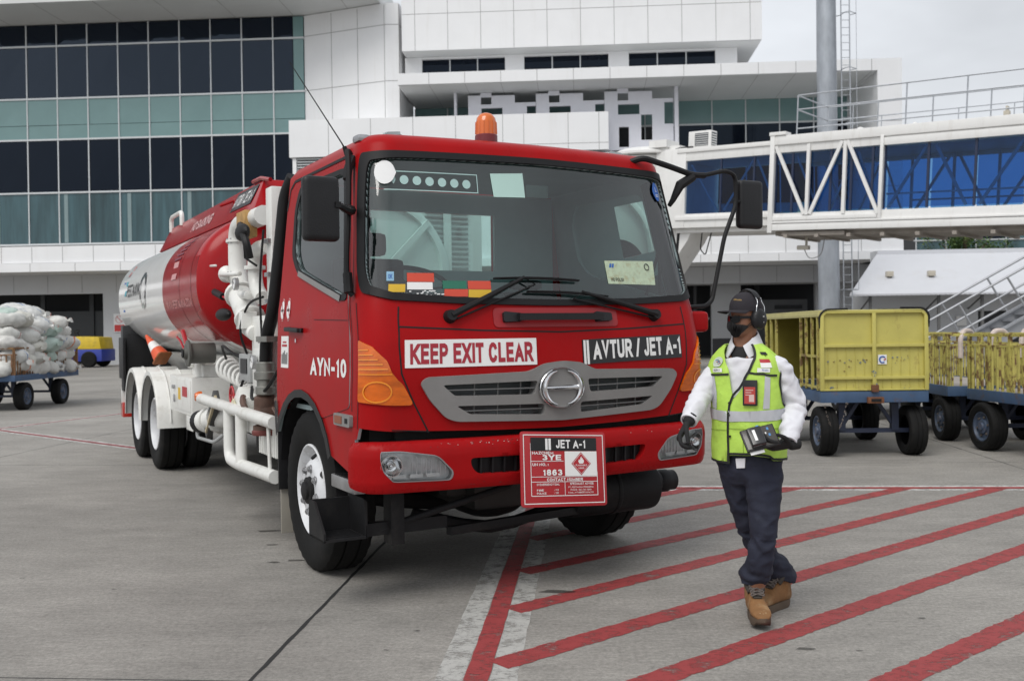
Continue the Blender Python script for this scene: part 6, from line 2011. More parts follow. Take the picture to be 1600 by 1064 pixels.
for yy in (0, 1.3):
    b = MB()
    for h in (.98, .50): b.tube([base + Vector((0, yy, 0)) - se * .5 + sn * h, base + Vector((0, yy, 0)) + se * 6 + sn * h], .024, 8)
    for k in range(6): 
        p = base + Vector((0, yy, 0)) + se * (-.45 + 1.05 * k + (0 if yy == 0 else .1)); b.tube([p + sn * .1, p + sn * .98], .022, 8)
    b.build('handrail', M_rail, ST)
b = MB(); b.box(.3, 6, .1, 1.2, .45, .65); b.beam((3.0, .2, .6), (3.0, .2, 2.2), .1, .1); b.beam((3.0, 1.1, .6), (3.0, 1.1, 2.2), .1, .1); b.box(2.2, 4.4, .05, 1.25, .65, 1.1); b.build('chassis', mat('dark_blue_chassis', (.03, .05, .10), .5, var=.2), ST, bevel=.02)
for x in (.9, 5):
    for yy in (.0, 1.3):
        b = MB(); b.lathe([(.05, -.1), (.27, -.09), (.3, -.05), (.3, .05), (.27, .09), (.05, .1)], (x, yy, .3), (0, 1, 0), 24); b.build('wheel', M_tyre, ST)

# ================= ground support vehicle at the far left =================
TG = thing('tow_tractor', 'yellow and blue baggage tow tractor parked under the terminal at far left', 'tow tractor', (-22.2, 49.2, 0), R(-4))
M_yel = mat('yellow_vehicle_paint', (.62, .44, .03), .4, var=.15, scale=4, dirt=(.2, .15, .05), dirt_amt=.5)
b = MB(); b.prism([(-1.5, .9), (-1.5, 1.25), (-.9, 1.3), (-.5, 1.15), (.2, 1.2), (.5, 1.55), (1.7, 1.5), (1.8, .9)], (0, 0, 0), (1, 0, 0), (0, 0, 1), (0, 1, 0), 1.4); b.build('body', M_yel, TG, bevel=.05)
b = MB(); b.box(-1.55, 1.85, -.03, 1.43, .3, .9); b.build('skirt', mat('blue_vehicle_paint', (.03, .05, .30), .4, var=.12), TG, bevel=.04)
b = MB(); b.box(-.4, .1, .3, 1.1, 1.15, 1.3); b.box(-.45, -.35, .3, 1.1, 1.3, 1.75); b.build('seat', M_black, TG, bevel=.03)
b = MB(); b.tube([(.5, .7, 1.3), (.25, .7, 1.75)], .03, 6); b.tube([Vector((.22 + .05 * math.sin(a), .7 + .2 * math.cos(a), 1.78 + .1 * math.sin(a))) for a in [i * PI / 8 for i in range(17)]], .02, 6); b.build('steering_wheel', M_black, TG)
for x in (-1.0, 1.2):
    for yy in (-.02, 1.42):
        b = MB(); b.lathe([(.05, -.12), (.34, -.11), (.4, -.06), (.4, .06), (.34, .11), (.05, .12)], (x, yy, .4), (0, 1, 0), 24); b.build('wheel', M_tyre, TG)

# ================= baggage carts =================
M_ylw = mat('worn_yellow_paint', (.50, .45, .115), .5, var=.12, scale=2.5, dirt=(.20, .10, .045), dirt_amt=.75, dirt_scale=4, dirt_pos=(.58, .72), dstretch=(1.6, 1.6, .7))
M_ylwr = mat('rusty_yellow_bars', (.46, .41, .11), .6, var=.2, scale=6, dirt=(.13, .06, .03), dirt_amt=.9, dirt_scale=7, dirt_pos=(.50, .58))
M_cblue = mat('worn_blue_paint', (.048, .092, .175), .5, var=.2, scale=4, dirt=(.12, .065, .04), dirt_amt=.8, dirt_scale=5, dirt_pos=(.55, .66))
M_cframe = mat('dark_blue_frame', (.018, .026, .055), .55, var=.25, scale=5)
M_crim = mat('blue_wheel_rim', (.06, .085, .135), .5, var=.25, scale=9, dirt=(.16, .10, .07), dirt_amt=.6, dirt_scale=9)
M_rustbar = mat('rusty_brown_bars', (.20, .10, .045), .7, var=.35, scale=7, dirt=(.32, .20, .06), dirt_amt=.5, dirt_scale=6)
M_chain = mat('chain_steel', (.20, .17, .15), .5, metal=.6, var=.3)
_cw = None
def cart_wheel(parent, x, y, face):
    global _cw
    r = .29
    if _cw is None:
        b = MB()
        b.lathe([(.17, -.07), (.19, -.095), (.25, -.105), (.275, -.095), (.288, -.075), (.29, -.05), (.29, -.03), (.284, -.028), (.284, -.02), (.29, -.018), (.29, .018), (.284, .02), (.284, .028), (.29, .03), (.29, .05), (.288, .075), (.275, .095), (.25, .105), (.19, .095), (.17, .07)], (0, 0, 0), (1, 0, 0), 40, caps=False)
        w = b.build('wheel', M_tyre, parent, smooth=30)
        b = MB(); b.lathe([(.172, -.075), (.178, -.085), (.165, -.085), (.155, -.06), (.14, -.05), (.09, -.055), (.085, -.075), (.05, -.08), (.045, -.10), (.001, -.102)], (0, 0, 0), (1, 0, 0), 28, caps=False)
        rim = b.build('rim', M_crim, w, smooth=40)
        b = MB()
        for k in range(6):
            a = k * PI / 3; b.cyl((-.055, .115 * math.cos(a), .115 * math.sin(a)), (-.075, .115 * math.cos(a), .115 * math.sin(a)), .014, n=8)
        build_pieces(b, 'wheel_nut', M_chain, rim, gap=.004)
        _cw = w
    else:
        w = copy_tree(_cw, parent)
    w.location = (x, y, r); w.rotation_euler = (random.random() * 6, 0, 0 if face < 0 else PI)
    return w
def cart_base(t, W=1.22, Ln=2.7, zb=.64, track=1.04, wb=1.65, y0=.28, bed=None):
    """local frame: front edge at y=0, length along +y, x across"""
    b = MB()
    b.box(-W / 2, W / 2, 0, .05, zb, zb + .13); b.box(-W / 2, W / 2, Ln - .05, Ln, zb, zb + .13)
    b.box(-W / 2, -W / 2 + .05, .05, Ln - .05, zb, zb + .13); b.box(W / 2 - .05, W / 2, .05, Ln - .05, zb, zb + .13)
    b.build('bed_frame', M_cblue, t, bevel=.006)
    b = MB(); b.box(-W / 2 + .05, W / 2 - .05, .05, Ln - .05, zb + .10, zb + .12); b.build('deck', bed or M_cblue, t, smooth=0)
    b = MB()
    for yy in (y0, y0 + wb):
        b.beam((-track / 2, yy, .29), (track / 2, yy, .29), .05, .05)
        for sx in (-1, 1):
            b.box(sx * (track / 2 - .20) - .04, sx * (track / 2 - .20) + .04, yy - .04, yy + .04, .29, zb)
            b.beam((sx * (track / 2 - .18), yy, .30), (sx * (track / 2 - .40), yy, zb), .04, .04)
    build_pieces(b, 'undercarriage', M_cframe, t, smooth=0)
    for yy in (y0, y0 + wb):
        for sx in (-1, 1): cart_wheel(t, sx * track / 2, yy, sx)

# covered yellow cart
yc = thing('baggage_cart', 'yellow box baggage cart with open side and solid end panel behind the worker', 'baggage cart', (4.18, 11.42, 0), R(-1.5))
cart_base(yc, 1.24, 2.85, .635, 1.02, 1.65, .25)
b = MB()
z0, z1 = .775, 1.70
b.prism(rnd([(-.61, z0), (.61, z0), (.61, z1 - .06), (.55, z1), (-.55, z1), (-.61, z1 - .06)], .01), (0, .03, 0), (1, 0, 0), (0, 0, 1), (0, 1, 0), .02)
ep_ = b.build('end_panel', M_ylw, yc, smooth=20)
b = MB()
for (x0, x1, za, zb_) in ((-.62, -.575, z0, z1 - .05), (.575, .62, z0, z1 - .05), (-.022, .022, z0, z1 - .03)): b.box(x0, x1, -.012, .03, za, zb_)
for (za, zb_) in ((z0 + .0, z0 + .018), (z0 + .13, z0 + .165), (z0 + .50, z0 + .535)):
    b.box(-.575, -.022, -.008, .03, za, zb_); b.box(.022, .575, -.008, .03, za, zb_)
b.beam((-.55, .01, z1 - .015), (.55, .01, z1 - .015), .04, .035); b.beam((-.60, .01, z1 - .06), (-.545, .01, z1 - .012), .04, .03); b.beam((.60, .01, z1 - .06), (.545, .01, z1 - .012), .04, .03)
for k in range(11): 
    x = -.52 + k * .104
    if abs(x) > .04: b.box(x - .003, x + .003, .022, .03, z0 + .02, z0 + .5)
b.build('panel_frame', M_ylw, ep_, bevel=.004)
b = MB(); b.box(.05, .15, .018, .026, z0 + .30, z0 + .41); sg1 = b.build('panel_sticker', M_lwhite, ep_, smooth=0)
b = MB(); b.tube([Vector((.10 + .033 * math.cos(a), .015, z0 + .355 + .036 * math.sin(a))) for a in [.6 + i * .4 for i in range(13)]], .008, 6); b.tube([(.115, .015, z0 + .345), (.14, .015, z0 + .365)], .006, 5, 1); b.build('sticker_mark', [mat('blue_vinyl', (.03, .12, .42), .5), M_lred], sg1)
b = MB()
rr_ = random.Random(11)
for x, z, n_, w_ in ((-.46, .33, 7, .10), (-.16, .34, 13, .13), (.26, .36, 11, .11), (-.28, .24, 4, .06), (.0, .20, 10, .02), (.01, .06, 6, .02), (-.5, .02, 6, .08), (.4, .02, 6, .12)):
    for _ in range(n_):
        px_, pz_ = x + rr_.gauss(0, w_ / 2), z0 + max(.01, z + rr_.gauss(0, .02)); s_ = rr_.uniform(.002, .009)
        b.box(px_ - s_, px_ + s_, .0195 if abs(px_) > .03 else -.0135, .029, pz_ - s_ * .7, pz_ + s_ * .7, 1 if rr_.random() < .35 else 0)
b.build('paint_chips', [mat('dull_blue_chip', (.12, .16, .24), .7), M_rust], ep_, smooth=0)
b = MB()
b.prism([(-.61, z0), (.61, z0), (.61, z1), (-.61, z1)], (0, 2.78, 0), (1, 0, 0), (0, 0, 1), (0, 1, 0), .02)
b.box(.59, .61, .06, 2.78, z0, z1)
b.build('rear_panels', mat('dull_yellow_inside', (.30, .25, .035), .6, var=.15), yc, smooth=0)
b = MB(); b.box(-.62, .62, .05, 2.8, z1 - .03, z1 + .01); b.box(-.63, -.57, .05, 2.8, z1 - .07, z1 - .02); b.build('roof', mat('pale_yellow_roof', (.50, .46, .20), .6, var=.12), yc, bevel=.008)
b = MB()
for yy in (.10, .34, .60, .84): b.box(-.625, -.595, yy, yy + .035, z0, z1 - .06)
for yy in (2.1, 2.4, 2.7): b.box(-.625, -.595, yy, yy + .035, z0, z1 - .06)
for za in (z0 + .02, z0 + .38): b.box(-.62, -.60, .06, .9, za, za + .03)
build_pieces(b, 'side_bars', M_ylwr, yc, smooth=0)
b = MB(); b.tube(fillet([(-.62, 0, z1 - .2), (-.63, -.01, z1 - .06), (-.57, -.015, z1 + .015), (-.3, -.01, z1 + .02)], .05), .012, 6); b.tube(fillet([(.62, 0, z1 - .2), (.63, -.01, z1 - .06), (.57, -.015, z1 + .02), (.3, -.01, z1 + .025)], .05), .014, 6); b.build('edge_tie', M_black, yc)
b = MB(); b.box(-.09, .09, -.06, 0, .63, .70); b.box(-.06, .06, -.065, -.06, .645, .685, 1); b.box(-.04, .04, -.04, 0, .76, .84); b.build('drawbar_socket', [M_rust, M_black], yc, bevel=.004)
b = MB()
for i in range(21):
    t_ = i / 20; x = -.58 + .25 * t_; z = .63 - .32 * math.sin(PI * t_) ** .8
    x2 = -.58 + .25 * (t_ + .05); z2 = .63 - .32 * max(0, math.sin(PI * min(1, t_ + .05))) ** .8
    d = Vector((x2 - x, 0, z2 - z)); c_ = Vector((x, -.02, z)) + d / 2
    u = d.normalized(); v = Vector((0, 1, 0)) if i % 2 else u.cross(Vector((0, 1, 0)))
    b.tube([c_ + (u * math.cos(a) * .014 + v * math.sin(a) * .008) for a in [k * PI / 4 for k in range(9)]], .003, 4)
b.build('safety_chain', M_chain, yc)

# open carts with barred sides
def barred(t, W, Ln, zb, h, mbar, sides, sleeves=()):
    z0 = zb + .13
    for (side) in sides:
        b = MB()
        if side in 'FB':
            y = .03 if side == 'F' else Ln - .03
            p0, p1 = Vector((-W / 2 + .02, y, 0)), Vector((W / 2 - .02, y, 0))
        else:
            x = -W / 2 + .03 if side == 'L' else W / 2 - .03
            p0, p1 = Vector((x, .03, 0)), Vector((x, Ln - .03, 0))
        up = Vector((0, 0, 1)); L_ = (p1 - p0).length
        b.beam(p0 + up * (z0 + h), p1 + up * (z0 + h), .035, .035); b.beam(p0 + up * (z0 + h - .13), p1 + up * (z0 + h - .13), .025, .025)
        n = max(3, int(L_ / .42))
        for k in range(n + 1): b.beam(p0.lerp(p1, k / n) + up * z0, p0.lerp(p1, k / n) + up * (z0 + h), .035, .035)
        m_ = int(L_ / .105)
        for k in range(m_): b.beam(p0.lerp(p1, (k + .5) / m_) + up * z0, p0.lerp(p1, (k + .5) / m_) + up * (z0 + h - .13), .022, .022)
        b.build('side_rail', mbar, t, smooth=0)
    for (x, y, dx, dy) in sleeves:
        b = MB(); zt = z0 + h
        b.tube(fillet([(x - dx * .03, y - dy * .03, zt - .30), (x - dx * .03, y - dy * .03, zt - .05), (x + dx * .06, y + dy * .06, zt + .05), (x + dx * .26, y + dy * .26, zt + .05), (x + dx * .34, y + dy * .34, zt + .0)], .06), .032, 8)
        b.build('rail_sleeve', mat('pale_pink_foam', (.55, .47, .43), .8, var=.2, scale=9, dirt=(.25, .2, .17), dirt_amt=.5), t)
M_deckg = mat('worn_grey_deck', (.34, .31, .29), .7, var=.2, scale=4)
c2 = thing('baggage_cart', 'low yellow baggage cart with rusty bars standing right of the yellow box cart', 'baggage cart', (6.22, 12.72, 0), R(-3))
cart_base(c2, 1.22, 2.75, .60, 1.04, 1.65, .30, M_deckg)
barred(c2, 1.22, 2.75, .60, .66, M_ylwr, 'FLBR', [(-.42, .03, .7, .7), (.35, .03, .7, .6)])
c3 = thing('baggage_cart', 'low yellow barred baggage cart cut off by the right edge of the photo', 'baggage cart', (6.48, 9.75, 0), R(5))
cart_base(c3, 1.22, 2.6, .60, 1.10, 1.7, .55, M_deckg)
barred(c3, 1.22, 2.6, .60, .66, M_ylwr, 'FLBR', [(-.3, 2.57, .7, .2)])
c4 = thing('baggage_cart', 'yellow barred baggage cart mostly hidden behind the box cart', 'baggage cart', (6.35, 15.85, 0), R(-2))
cart_base(c4, 1.22, 2.75, .60, 1.04, 1.65, .30, M_deckg)
barred(c4, 1.22, 2.75, .60, .66, M_ylwr, 'FLBR', [(-.5, .03, .7, .5)])
# left cart with the sacks
c5 = thing('baggage_cart', 'blue baggage cart with rusty rails loaded with white sacks at far left', 'baggage cart', (-11.05, 20.2, 0), R(1))
cart_base(c5, 1.75, 3.1, .62, 1.5, 1.75, .62)
barred(c5, 1.75, 3.1, .62, .55, M_rustbar, 'FRB')
b = MB(); b.tube([(-.3, -.02, .62), (-.35, -.9, .45)], .04, 8); b.box(-.4, .2, -.9, -.8, .40, .46); b.build('drawbar', M_cblue, c5)

def sack_mesh(seed):
    rr = random.Random(seed)
    n, m = 20, 28
    rings = []
    lx, ly, lz = .42, .26, .15
    for i in range(n + 1):
        t = -1 + 2 * i / n
        e = (1 - abs(t) ** 3.2) ** .5 if abs(t) < 1 else 0
        e = max(e, .16 if t > 0 else .05)
        ring = []
        for j in range(m):
            a = 2 * PI * j / m
            c, s = math.cos(a), math.sin(a)
            y = ly * e * math.copysign(abs(c) ** .75, c); z = lz * e * math.copysign(abs(s) ** .8, s)
            x = lx * t
            p = Vector((x, y, z))
            nz = noise.noise(p * 6 + Vector((seed * 3.1, 0, 0))) * .042 + noise.noise(p * 16 + Vector((0, seed * 1.7, 0))) * .024
            q = p.normalized()
            p = p + q * nz
            ring.append(p)
        rings.append(ring)
    b = MB(); b.loft(rings)
    # tied neck
    end = [p.copy() for p in rings[-1]]
    c0 = sum(end, Vector()) / len(end)
    b.loft([[c0 + (p - c0) * k + Vector((d, 0, 0)) + Vector((0, rr.uniform(-.008, .008), rr.uniform(-.008, .008))) for p in end] for k, d in ((1, 0), (.8, .02), (1.5, .06), (1.9, .09))])
    return b
def sack_mat(name, base, stripe):
    m = bpy.data.materials.new(name); m.use_nodes = True
    nt = m.node_tree; L = nt.links.new
    bs = nt.nodes['Principled BSDF']
    tc = nt.nodes.new('ShaderNodeTexCoord')
    sx = nt.nodes.new('ShaderNodeSeparateXYZ'); L(tc.outputs['Object'], sx.inputs[0])
    nz = nt.nodes.new('ShaderNodeTexNoise'); nz.inputs['Scale'].default_value = 6; nz.inputs['Detail'].default_value = 6; L(tc.outputs['Object'], nz.inputs['Vector'])
    ab = nt.nodes.new('ShaderNodeMath'); ab.operation = 'ABSOLUTE'
    sub = nt.nodes.new('ShaderNodeMath'); sub.operation = 'ADD'; sub.inputs[1].default_value = -.07
    L(sx.outputs['Y'], sub.inputs[0]); L(sub.outputs[0], ab.inputs[0])
    lt = nt.nodes.new('ShaderNodeMath'); lt.operation = 'LESS_THAN'; lt.inputs[1].default_value = .014
    L(ab.outputs[0], lt.inputs[0])
    mx = nt.nodes.new('ShaderNodeMix'); mx.data_type = 'RGBA'
    mx.inputs['A'].default_value = (*base, 1); mx.inputs['B'].default_value = (*stripe, 1)
    L(lt.outputs[0], mx.inputs['Factor'])
    rg = nt.nodes.new('ShaderNodeMapRange'); rg.inputs['From Min'].default_value = .3; rg.inputs['From Max'].default_value = .7; rg.inputs['To Min'].default_value = .78; rg.inputs['To Max'].default_value = 1.1
    L(nz.outputs['Fac'], rg.inputs['Value'])
    m2 = nt.nodes.new('ShaderNodeMix'); m2.data_type = 'RGBA'; m2.blend_type = 'MULTIPLY'; m2.inputs['Factor'].default_value = 1
    L(mx.outputs['Result'], m2.inputs['A']); L(rg.outputs[0], m2.inputs['B'])
    L(m2.outputs['Result'], bs.inputs['Base Color'])
    bs.inputs['Roughness'].default_value = .55
    wv = nt.nodes.new('ShaderNodeTexNoise'); wv.inputs['Scale'].default_value = 14; L(tc.outputs['Object'], wv.inputs['Vector'])
    bp = nt.nodes.new('ShaderNodeBump'); bp.inputs['Strength'].default_value = .5; bp.inputs['Distance'].default_value = .03; L(wv.outputs['Fac'], bp.inputs['Height']); L(bp.outputs[0], bs.inputs['Normal'])
    return m
kinds = [('white woven sack with a red stripe', sack_mat('sack_red_stripe', (.60, .60, .57), (.40, .12, .10))),
         ('white woven sack with a blue stripe', sack_mat('sack_blue_stripe', (.62, .62, .60), (.16, .24, .42))),
         ('pale green woven sack', sack_mat('sack_green', (.44, .54, .49), (.52, .58, .54))),
         ('plain off white woven sack', sack_mat('sack_plain', (.58, .57, .52), (.56, .55, .50))),
         ('white woven sack with an orange print', sack_mat('sack_orange', (.62, .61, .58), (.60, .16, .05)))]
protos = {}
for i in range(5):
    protos[i] = sack_mesh(i + 1).build('sack', kinds[i][1], None, smooth=60)
used = set()
rr_ = random.Random(21)
def put_sack(x, y, z, k, rz, tilt, where):
    o = protos[k] if k not in used else protos[k].copy()
    if k in used: col.objects.link(o)
    used.add(k)
    o.location = (-11.05 + x, 20.2 + y, z)
    o.rotation_euler = (tilt, rr_.uniform(-.25, .25), rz)
    s_ = rr_.uniform(.92, 1.08); o.scale = (s_, s_ * rr_.uniform(.95, 1.1), s_ * rr_.uniform(1.0, 1.2))
    tag(o, kinds[k][0] + where, 'sack', 'sacks piled on the left cart')
layers = [(.90, 0, ' in the bottom row behind the cart rails'), (1.12, .02, ' in the second row of the pile'), (1.36, .06, ' in the middle of the pile above the rails'), (1.60, .14, ' near the top of the pile'), (1.84, .22, ' in the upper row of the pile'), (2.02, .5, ' on the very top of the pile')]
for li, (z, ins, where) in enumerate(layers):
    y = .22 + ins * .8
    row = 0
    while y < 2.9 - ins:
        xs_ = [-.55, 0.02, .58] if li < 3 else ([-.5, .12, .5] if li < 5 else [-.4, .2])
        for x in xs_:
            if (row > 1 and x < .3 and li < 4): continue       # nothing of these can be seen
            put_sack(x * (1 - ins * .3) + rr_.uniform(-.07, .07), y + rr_.uniform(-.06, .06), z + rr_.uniform(-.04, .05), rr_.randrange(5), rr_.choice((0, PI, .5, -.5, PI + .4, 1.3)) + rr_.uniform(-.3, .3), rr_.uniform(-.3, .3), where)
        y += .48; row += 1
# ================= the worker =================
PX, PY = 1.227, 5.15
WK = thing('person', 'worker in lime reflective vest, black cap and ear defenders walking before the truck', 'person', (PX, PY, 0))
PHI = R(37)
F_ = Vector((-math.sin(PHI), -math.cos(PHI), 0)); L_ = Vector((math.cos(PHI), -math.sin(PHI), 0)); UP = Vector((0, 0, 1))
M_skin = mat('brown_skin', (.27, .125, .072), .5, var=.12, scale=14, bump=.08, bscale=180)
M_shirt = mat('white_shirt_cloth', (.68, .68, .72), .8, var=.05, scale=8, bump=.32, bscale=11)
M_vest = mat('lime_vest_cloth', (.46, .70, .10), .6, var=.10, scale=10, bump=.45, bscale=15)
M_refl = mat('silver_reflective_tape', (.50, .51, .54), .38, metal=.15, var=.08, scale=12)
M_pipe = mat('black_piping', (.012, .013, .014), .7)
M_navy = mat('navy_trouser_cloth', (.016, .019, .036), .85, var=.25, scale=10, bump=.5, bscale=12)
M_glove = mat('black_knit_glove', (.012, .012, .013), .85, var=.25, scale=20, bump=.3, bscale=160)
M_cap = mat('black_cap_cloth', (.018, .015, .020), .85, var=.2, scale=20, bump=.15, bscale=150)
M_maskc = mat('black_face_mask', (.011, .011, .012), .8, var=.15, bump=.1, bscale=120)
M_boot = mat('tan_suede', (.22, .108, .040), .85, var=.28, scale=12, dirt=(.42, .30, .17), dirt_amt=.55, dirt_scale=11, dirt_pos=(.5, .7), bump=.15, bscale=80)
M_sole = mat('brown_boot_sole', (.10, .07, .048), .8, var=.3, scale=12)
M_lace = mat('grey_brown_lace', (.12, .10, .09), .8, var=.2)
M_lens2 = mat('black_sunglass_lens', (.004, .004, .005), .12, spec=.25, rvar=.02)

TZT = ((0.8, 0.178, 0.128), (0.9, 0.18, 0.126), (1.0, 0.178, 0.122), (1.15, 0.18, 0.122), (1.25, 0.186, 0.122), (1.32, 0.186, 0.112), (1.365, 0.168, 0.096), (1.4, 0.126, 0.08), (1.425, 0.086, 0.068), (1.44, 0.07, 0.062))
def torso_fn(s, v):
    a = _lerp(v, [(q[0], q[1]) for q in TZT]); b = _lerp(v, [(q[0], q[2]) for q in TZT])
    e = 2 / 2.35
    c, sn_ = math.cos(s), math.sin(s)
    x = a * math.copysign(abs(sn_) ** e, sn_); y = b * math.copysign(abs(c) ** e, c)
    k = 1 + (.040 * noise.noise(Vector((s * 1.6, v * 5, .3))) + .034 * noise.noise(Vector((s * 4.5 + v * 7, v * 9 - s * 2, 4.2)))) * min(1, max(0, (1.38 - v) / .1))
    cx = _lerp(v, ((.8, .004), (1.2, -.004), (1.42, -.022)))
    p = Vector((cx, .0, v)) + L_ * x * k + F_ * y * k
    if v > 1.30:     # shoulders slope down from the neck
        p.z -= max(0, abs(x) - .06) * .12 * min(1, (v - 1.30) / .06)
    return p
tors = Skin(torso_fn, [-PI + PI / 24 * i for i in range(49)], [.80 + .03 * i for i in range(22)])

def tubeM(mb, pts, rs, n=14, sub=5, flat=None):
    P_ = smooth_path([Vector(p) for p in pts], sub)
    m = len(pts)
    rr = []
    for i in range(len(P_)):
        t = i / sub; k = min(int(t), m - 2); rr.append(rs[k] + (rs[k + 1] - rs[k]) * (t - k))
    mb.tube(P_, rr, n)

# joints
ShR, ElR, WrR = Vector((-.124, .070, 1.305)), Vector((-.238, .03, 1.165)), Vector((-.328, -.10, 1.045))
ShL, ElL, WrL = Vector((.134, -.09, 1.312)), Vector((.212, -.08, 1.10)), Vector((.138, -.24, .945))
HipR, KnR, AnR = Vector((-.066, .045, .80)), Vector((.03, .12, .46)), Vector((.214, .208, .125))
HipL, KnL, AnL = Vector((.066, -.05, .80)), Vector((.045, -.105, .455)), Vector((.020, -.012, .13))
NECK = Vector((-.025, .0, 1.40))
HF_PHI = R(58)
HS = .89
HF = Vector((-math.sin(HF_PHI), -math.cos(HF_PHI), 0)) * HS; HL = Vector((math.cos(HF_PHI), -math.sin(HF_PHI), 0)) * HS; UPH = UP * HS
HC = Vector((-.012, -.012, 1.468))          # chin height, middle of the head
HEAD = ((0.0, .050, .026, .026), (.018, .044, .042, .050), (.05, .022, .058, .074), (.09, .008, .066, .086), (.13, .0, .071, .092), (.165, -.004, .073, .095), (.20, -.008, .066, .086), (.225, -.01, .048, .062), (.242, -.012, .016, .022))
def head_fn(s, v):
    """s angle from the nose towards his left ear, v height above the chin"""
    fw, a, b = [_lerp(v, [(q[0], q[k]) for q in HEAD]) for k in (1, 2, 3)]
    x, y = a * math.sin(s), b * math.cos(s)
    y += .024 * math.exp(-(s / .20) ** 2) * math.exp(-((v - .068) / .018) ** 2) + .012 * math.exp(-(s / .16) ** 2) * math.exp(-((v - .095) / .02) ** 2)
    y += .006 * math.exp(-(s / .5) ** 2) * (math.exp(-((v - .048) / .012) ** 2) + .8 * math.exp(-((v - .135) / .012) ** 2))
    y -= .010 * (math.exp(-((s - .42) / .16) ** 2) + math.exp(-((s + .42) / .16) ** 2)) * math.exp(-((v - .115) / .014) ** 2)
    return HC + HF * (fw + y) + HL * x + UPH * v
head = Skin(head_fn, [-PI + PI / 24 * i for i in range(49)], [.01 * i for i in range(25)])

# --- body: head, neck and the figure under the clothes in one skin ---
b = MB()
b.loft([[head_fn(2 * PI * j / 48, .243 * (i / 34)) for j in range(48)] for i in range(35)])
tubeM(b, [NECK + Vector((.01, .01, -.06)), NECK + Vector((.005, .008, .03)), HC + Vector((.012, .008, .07))], [.064, .056, .054])
b.loft([[torso_fn(2 * PI * j / 32, z) * 1.0 * Vector((1, 1, 1)).x - (torso_fn(2 * PI * j / 32, z) - Vector((0, 0, z))) * .26 for j in range(32)] for z in (.80, .9, 1.0, 1.1, 1.2, 1.3, 1.36, 1.40)])
for A, B, C in ((ShR, ElR, WrR), (ShL, ElL, WrL)): tubeM(b, [A * .92 + Vector((0, 0, 1.35)) * .08, A, B, C - (C - B).normalized() * .02], [.050, .046, .038, .026])
for A, B, C in ((HipR, KnR, AnR), (HipL, KnL, AnL)): tubeM(b, [A + Vector((0, 0, .08)), A, B, C], [.085, .08, .054, .042])
for sx in (-1, 1):   # ears
    c_ = HC + HL * sx * .074 + UPH * .105 - HF * .008
    b.ball(c_, (.012, .02, .03), 6, 0, Matrix.Rotation(-HF_PHI, 3, 'Z'))
body = remesh(b.build('body', M_skin, WK), .0065, 3, .5)
body.data.set_sharp_from_angle(angle=R(80))

# --- shirt: sleeves and the part under the vest ---
b = MB()
b.loft([[torso_fn(2 * PI * j / 40, z) - ((torso_fn(2 * PI * j / 40, z) - Vector((0, 0, z))) * Vector((1, 1, 0)).normalized().length * .05) for j in range(40)] for z in (.87, .9, 1.0, 1.1, 1.2, 1.3, 1.345, 1.36)])
tubeM(b, [Vector((-.07, .045, 1.315)), ShR, ShR.lerp(ElR, .5) + Vector((-.01, 0, .0)), ElR, ElR.lerp(WrR, .55), WrR.lerp(ElR, .12), WrR], [.050, .055, .057, .055, .050, .042, .038], 18)
tubeM(b, [Vector((.07, -.055, 1.32)), ShL, ShL.lerp(ElL, .5) + Vector((.012, 0, .0)), ElL + Vector((.006, .0, 0)), ElL.lerp(WrL, .55), WrL.lerp(ElL, .14), WrL], [.050, .056, .059, .059, .054, .045, .040], 18)
sh = b.build('shirt', M_shirt, WK)
remesh(sh, .0072, 2, .5)
def fold_along(ob, segs, amp):
    """cloth creases: ripples that run across the limb"""
    for v in ob.data.vertices:
        p = v.co
        best = None
        for A, B, freq, k in segs:
            d = B - A; t = max(0, min(1, (p - A).dot(d) / d.length_squared)); q = A + d * t
            r = (p - q).length
            if best is None or r < best[0]: best = (r, t * d.length, freq, k, (p - q), d.normalized())
        r, al, fr, k, off, d = best
        ang = math.atan2(off.dot(d.orthogonal()), off.dot(d.cross(d.orthogonal())))
        w = noise.noise(p * 9 + Vector((3, 1, 7)))
        rid = 1 - abs(noise.noise(Vector((p.x * 11 + al * 4, p.y * 11, p.z * 15)))) * 2.4
        h = .55 * math.sin(al * fr + 2.2 * math.sin(ang + 1) + 6 * w) * max(0, .3 + noise.noise(p * 6)) * 1.6 + .75 * max(0, rid) + .22 * noise.noise(p * 22) - .3
        v.co = p + v.normal * amp * k * h
fold_along(sh, [(ShR, ElR, 62, 1), (ElR, WrR, 95, 1.1), (ShL, ElL, 58, 1), (ElL, WrL, 95, 1.2), (Vector((0, 0, .8)), Vector((0, 0, 1.35)), 40, .5)], .0115)
for W_, E_ in ((WrR, ElR), (WrL, ElL)):
    d = (W_ - E_).normalized()
    b = MB(); b.lathe([(.040, -.035), (.0445, -.034), (.0445, .004), (.043, .008), (.036, .008)], W_ - d * .002, d, 20, caps=False); b.build('cuff', M_shirt, sh)
# collar leaves
def collar_fn(s, v):
    t = (1.475 - v) / .085
    r = .064 + .034 * t
    c = NECK.lerp(HC + Vector((.02, .016, 0)), .35)
    return Vector((c.x, c.y, v - .028 * math.cos(s) * 1.0)) + F_ * r * math.cos(s) * 1.05 + L_ * r * math.sin(s)
colr = Skin(collar_fn, [-PI + PI / 20 * i for i in range(41)], [1.38 + .015 * i for i in range(8)])
b = MB()
colr.panel(b, [(.30, 1.448), (.62, 1.382), (1.05, 1.395), (PI, 1.41), (PI, 1.475), (1.0, 1.475)][::1], [], .004, .006)
colr.panel(b, [(-.30, 1.448), (-1.0, 1.475), (-PI, 1.475), (-PI, 1.41), (-1.05, 1.395), (-.62, 1.382)], [], .004, .006)
b.build('collar', M_shirt, sh, smooth=50)
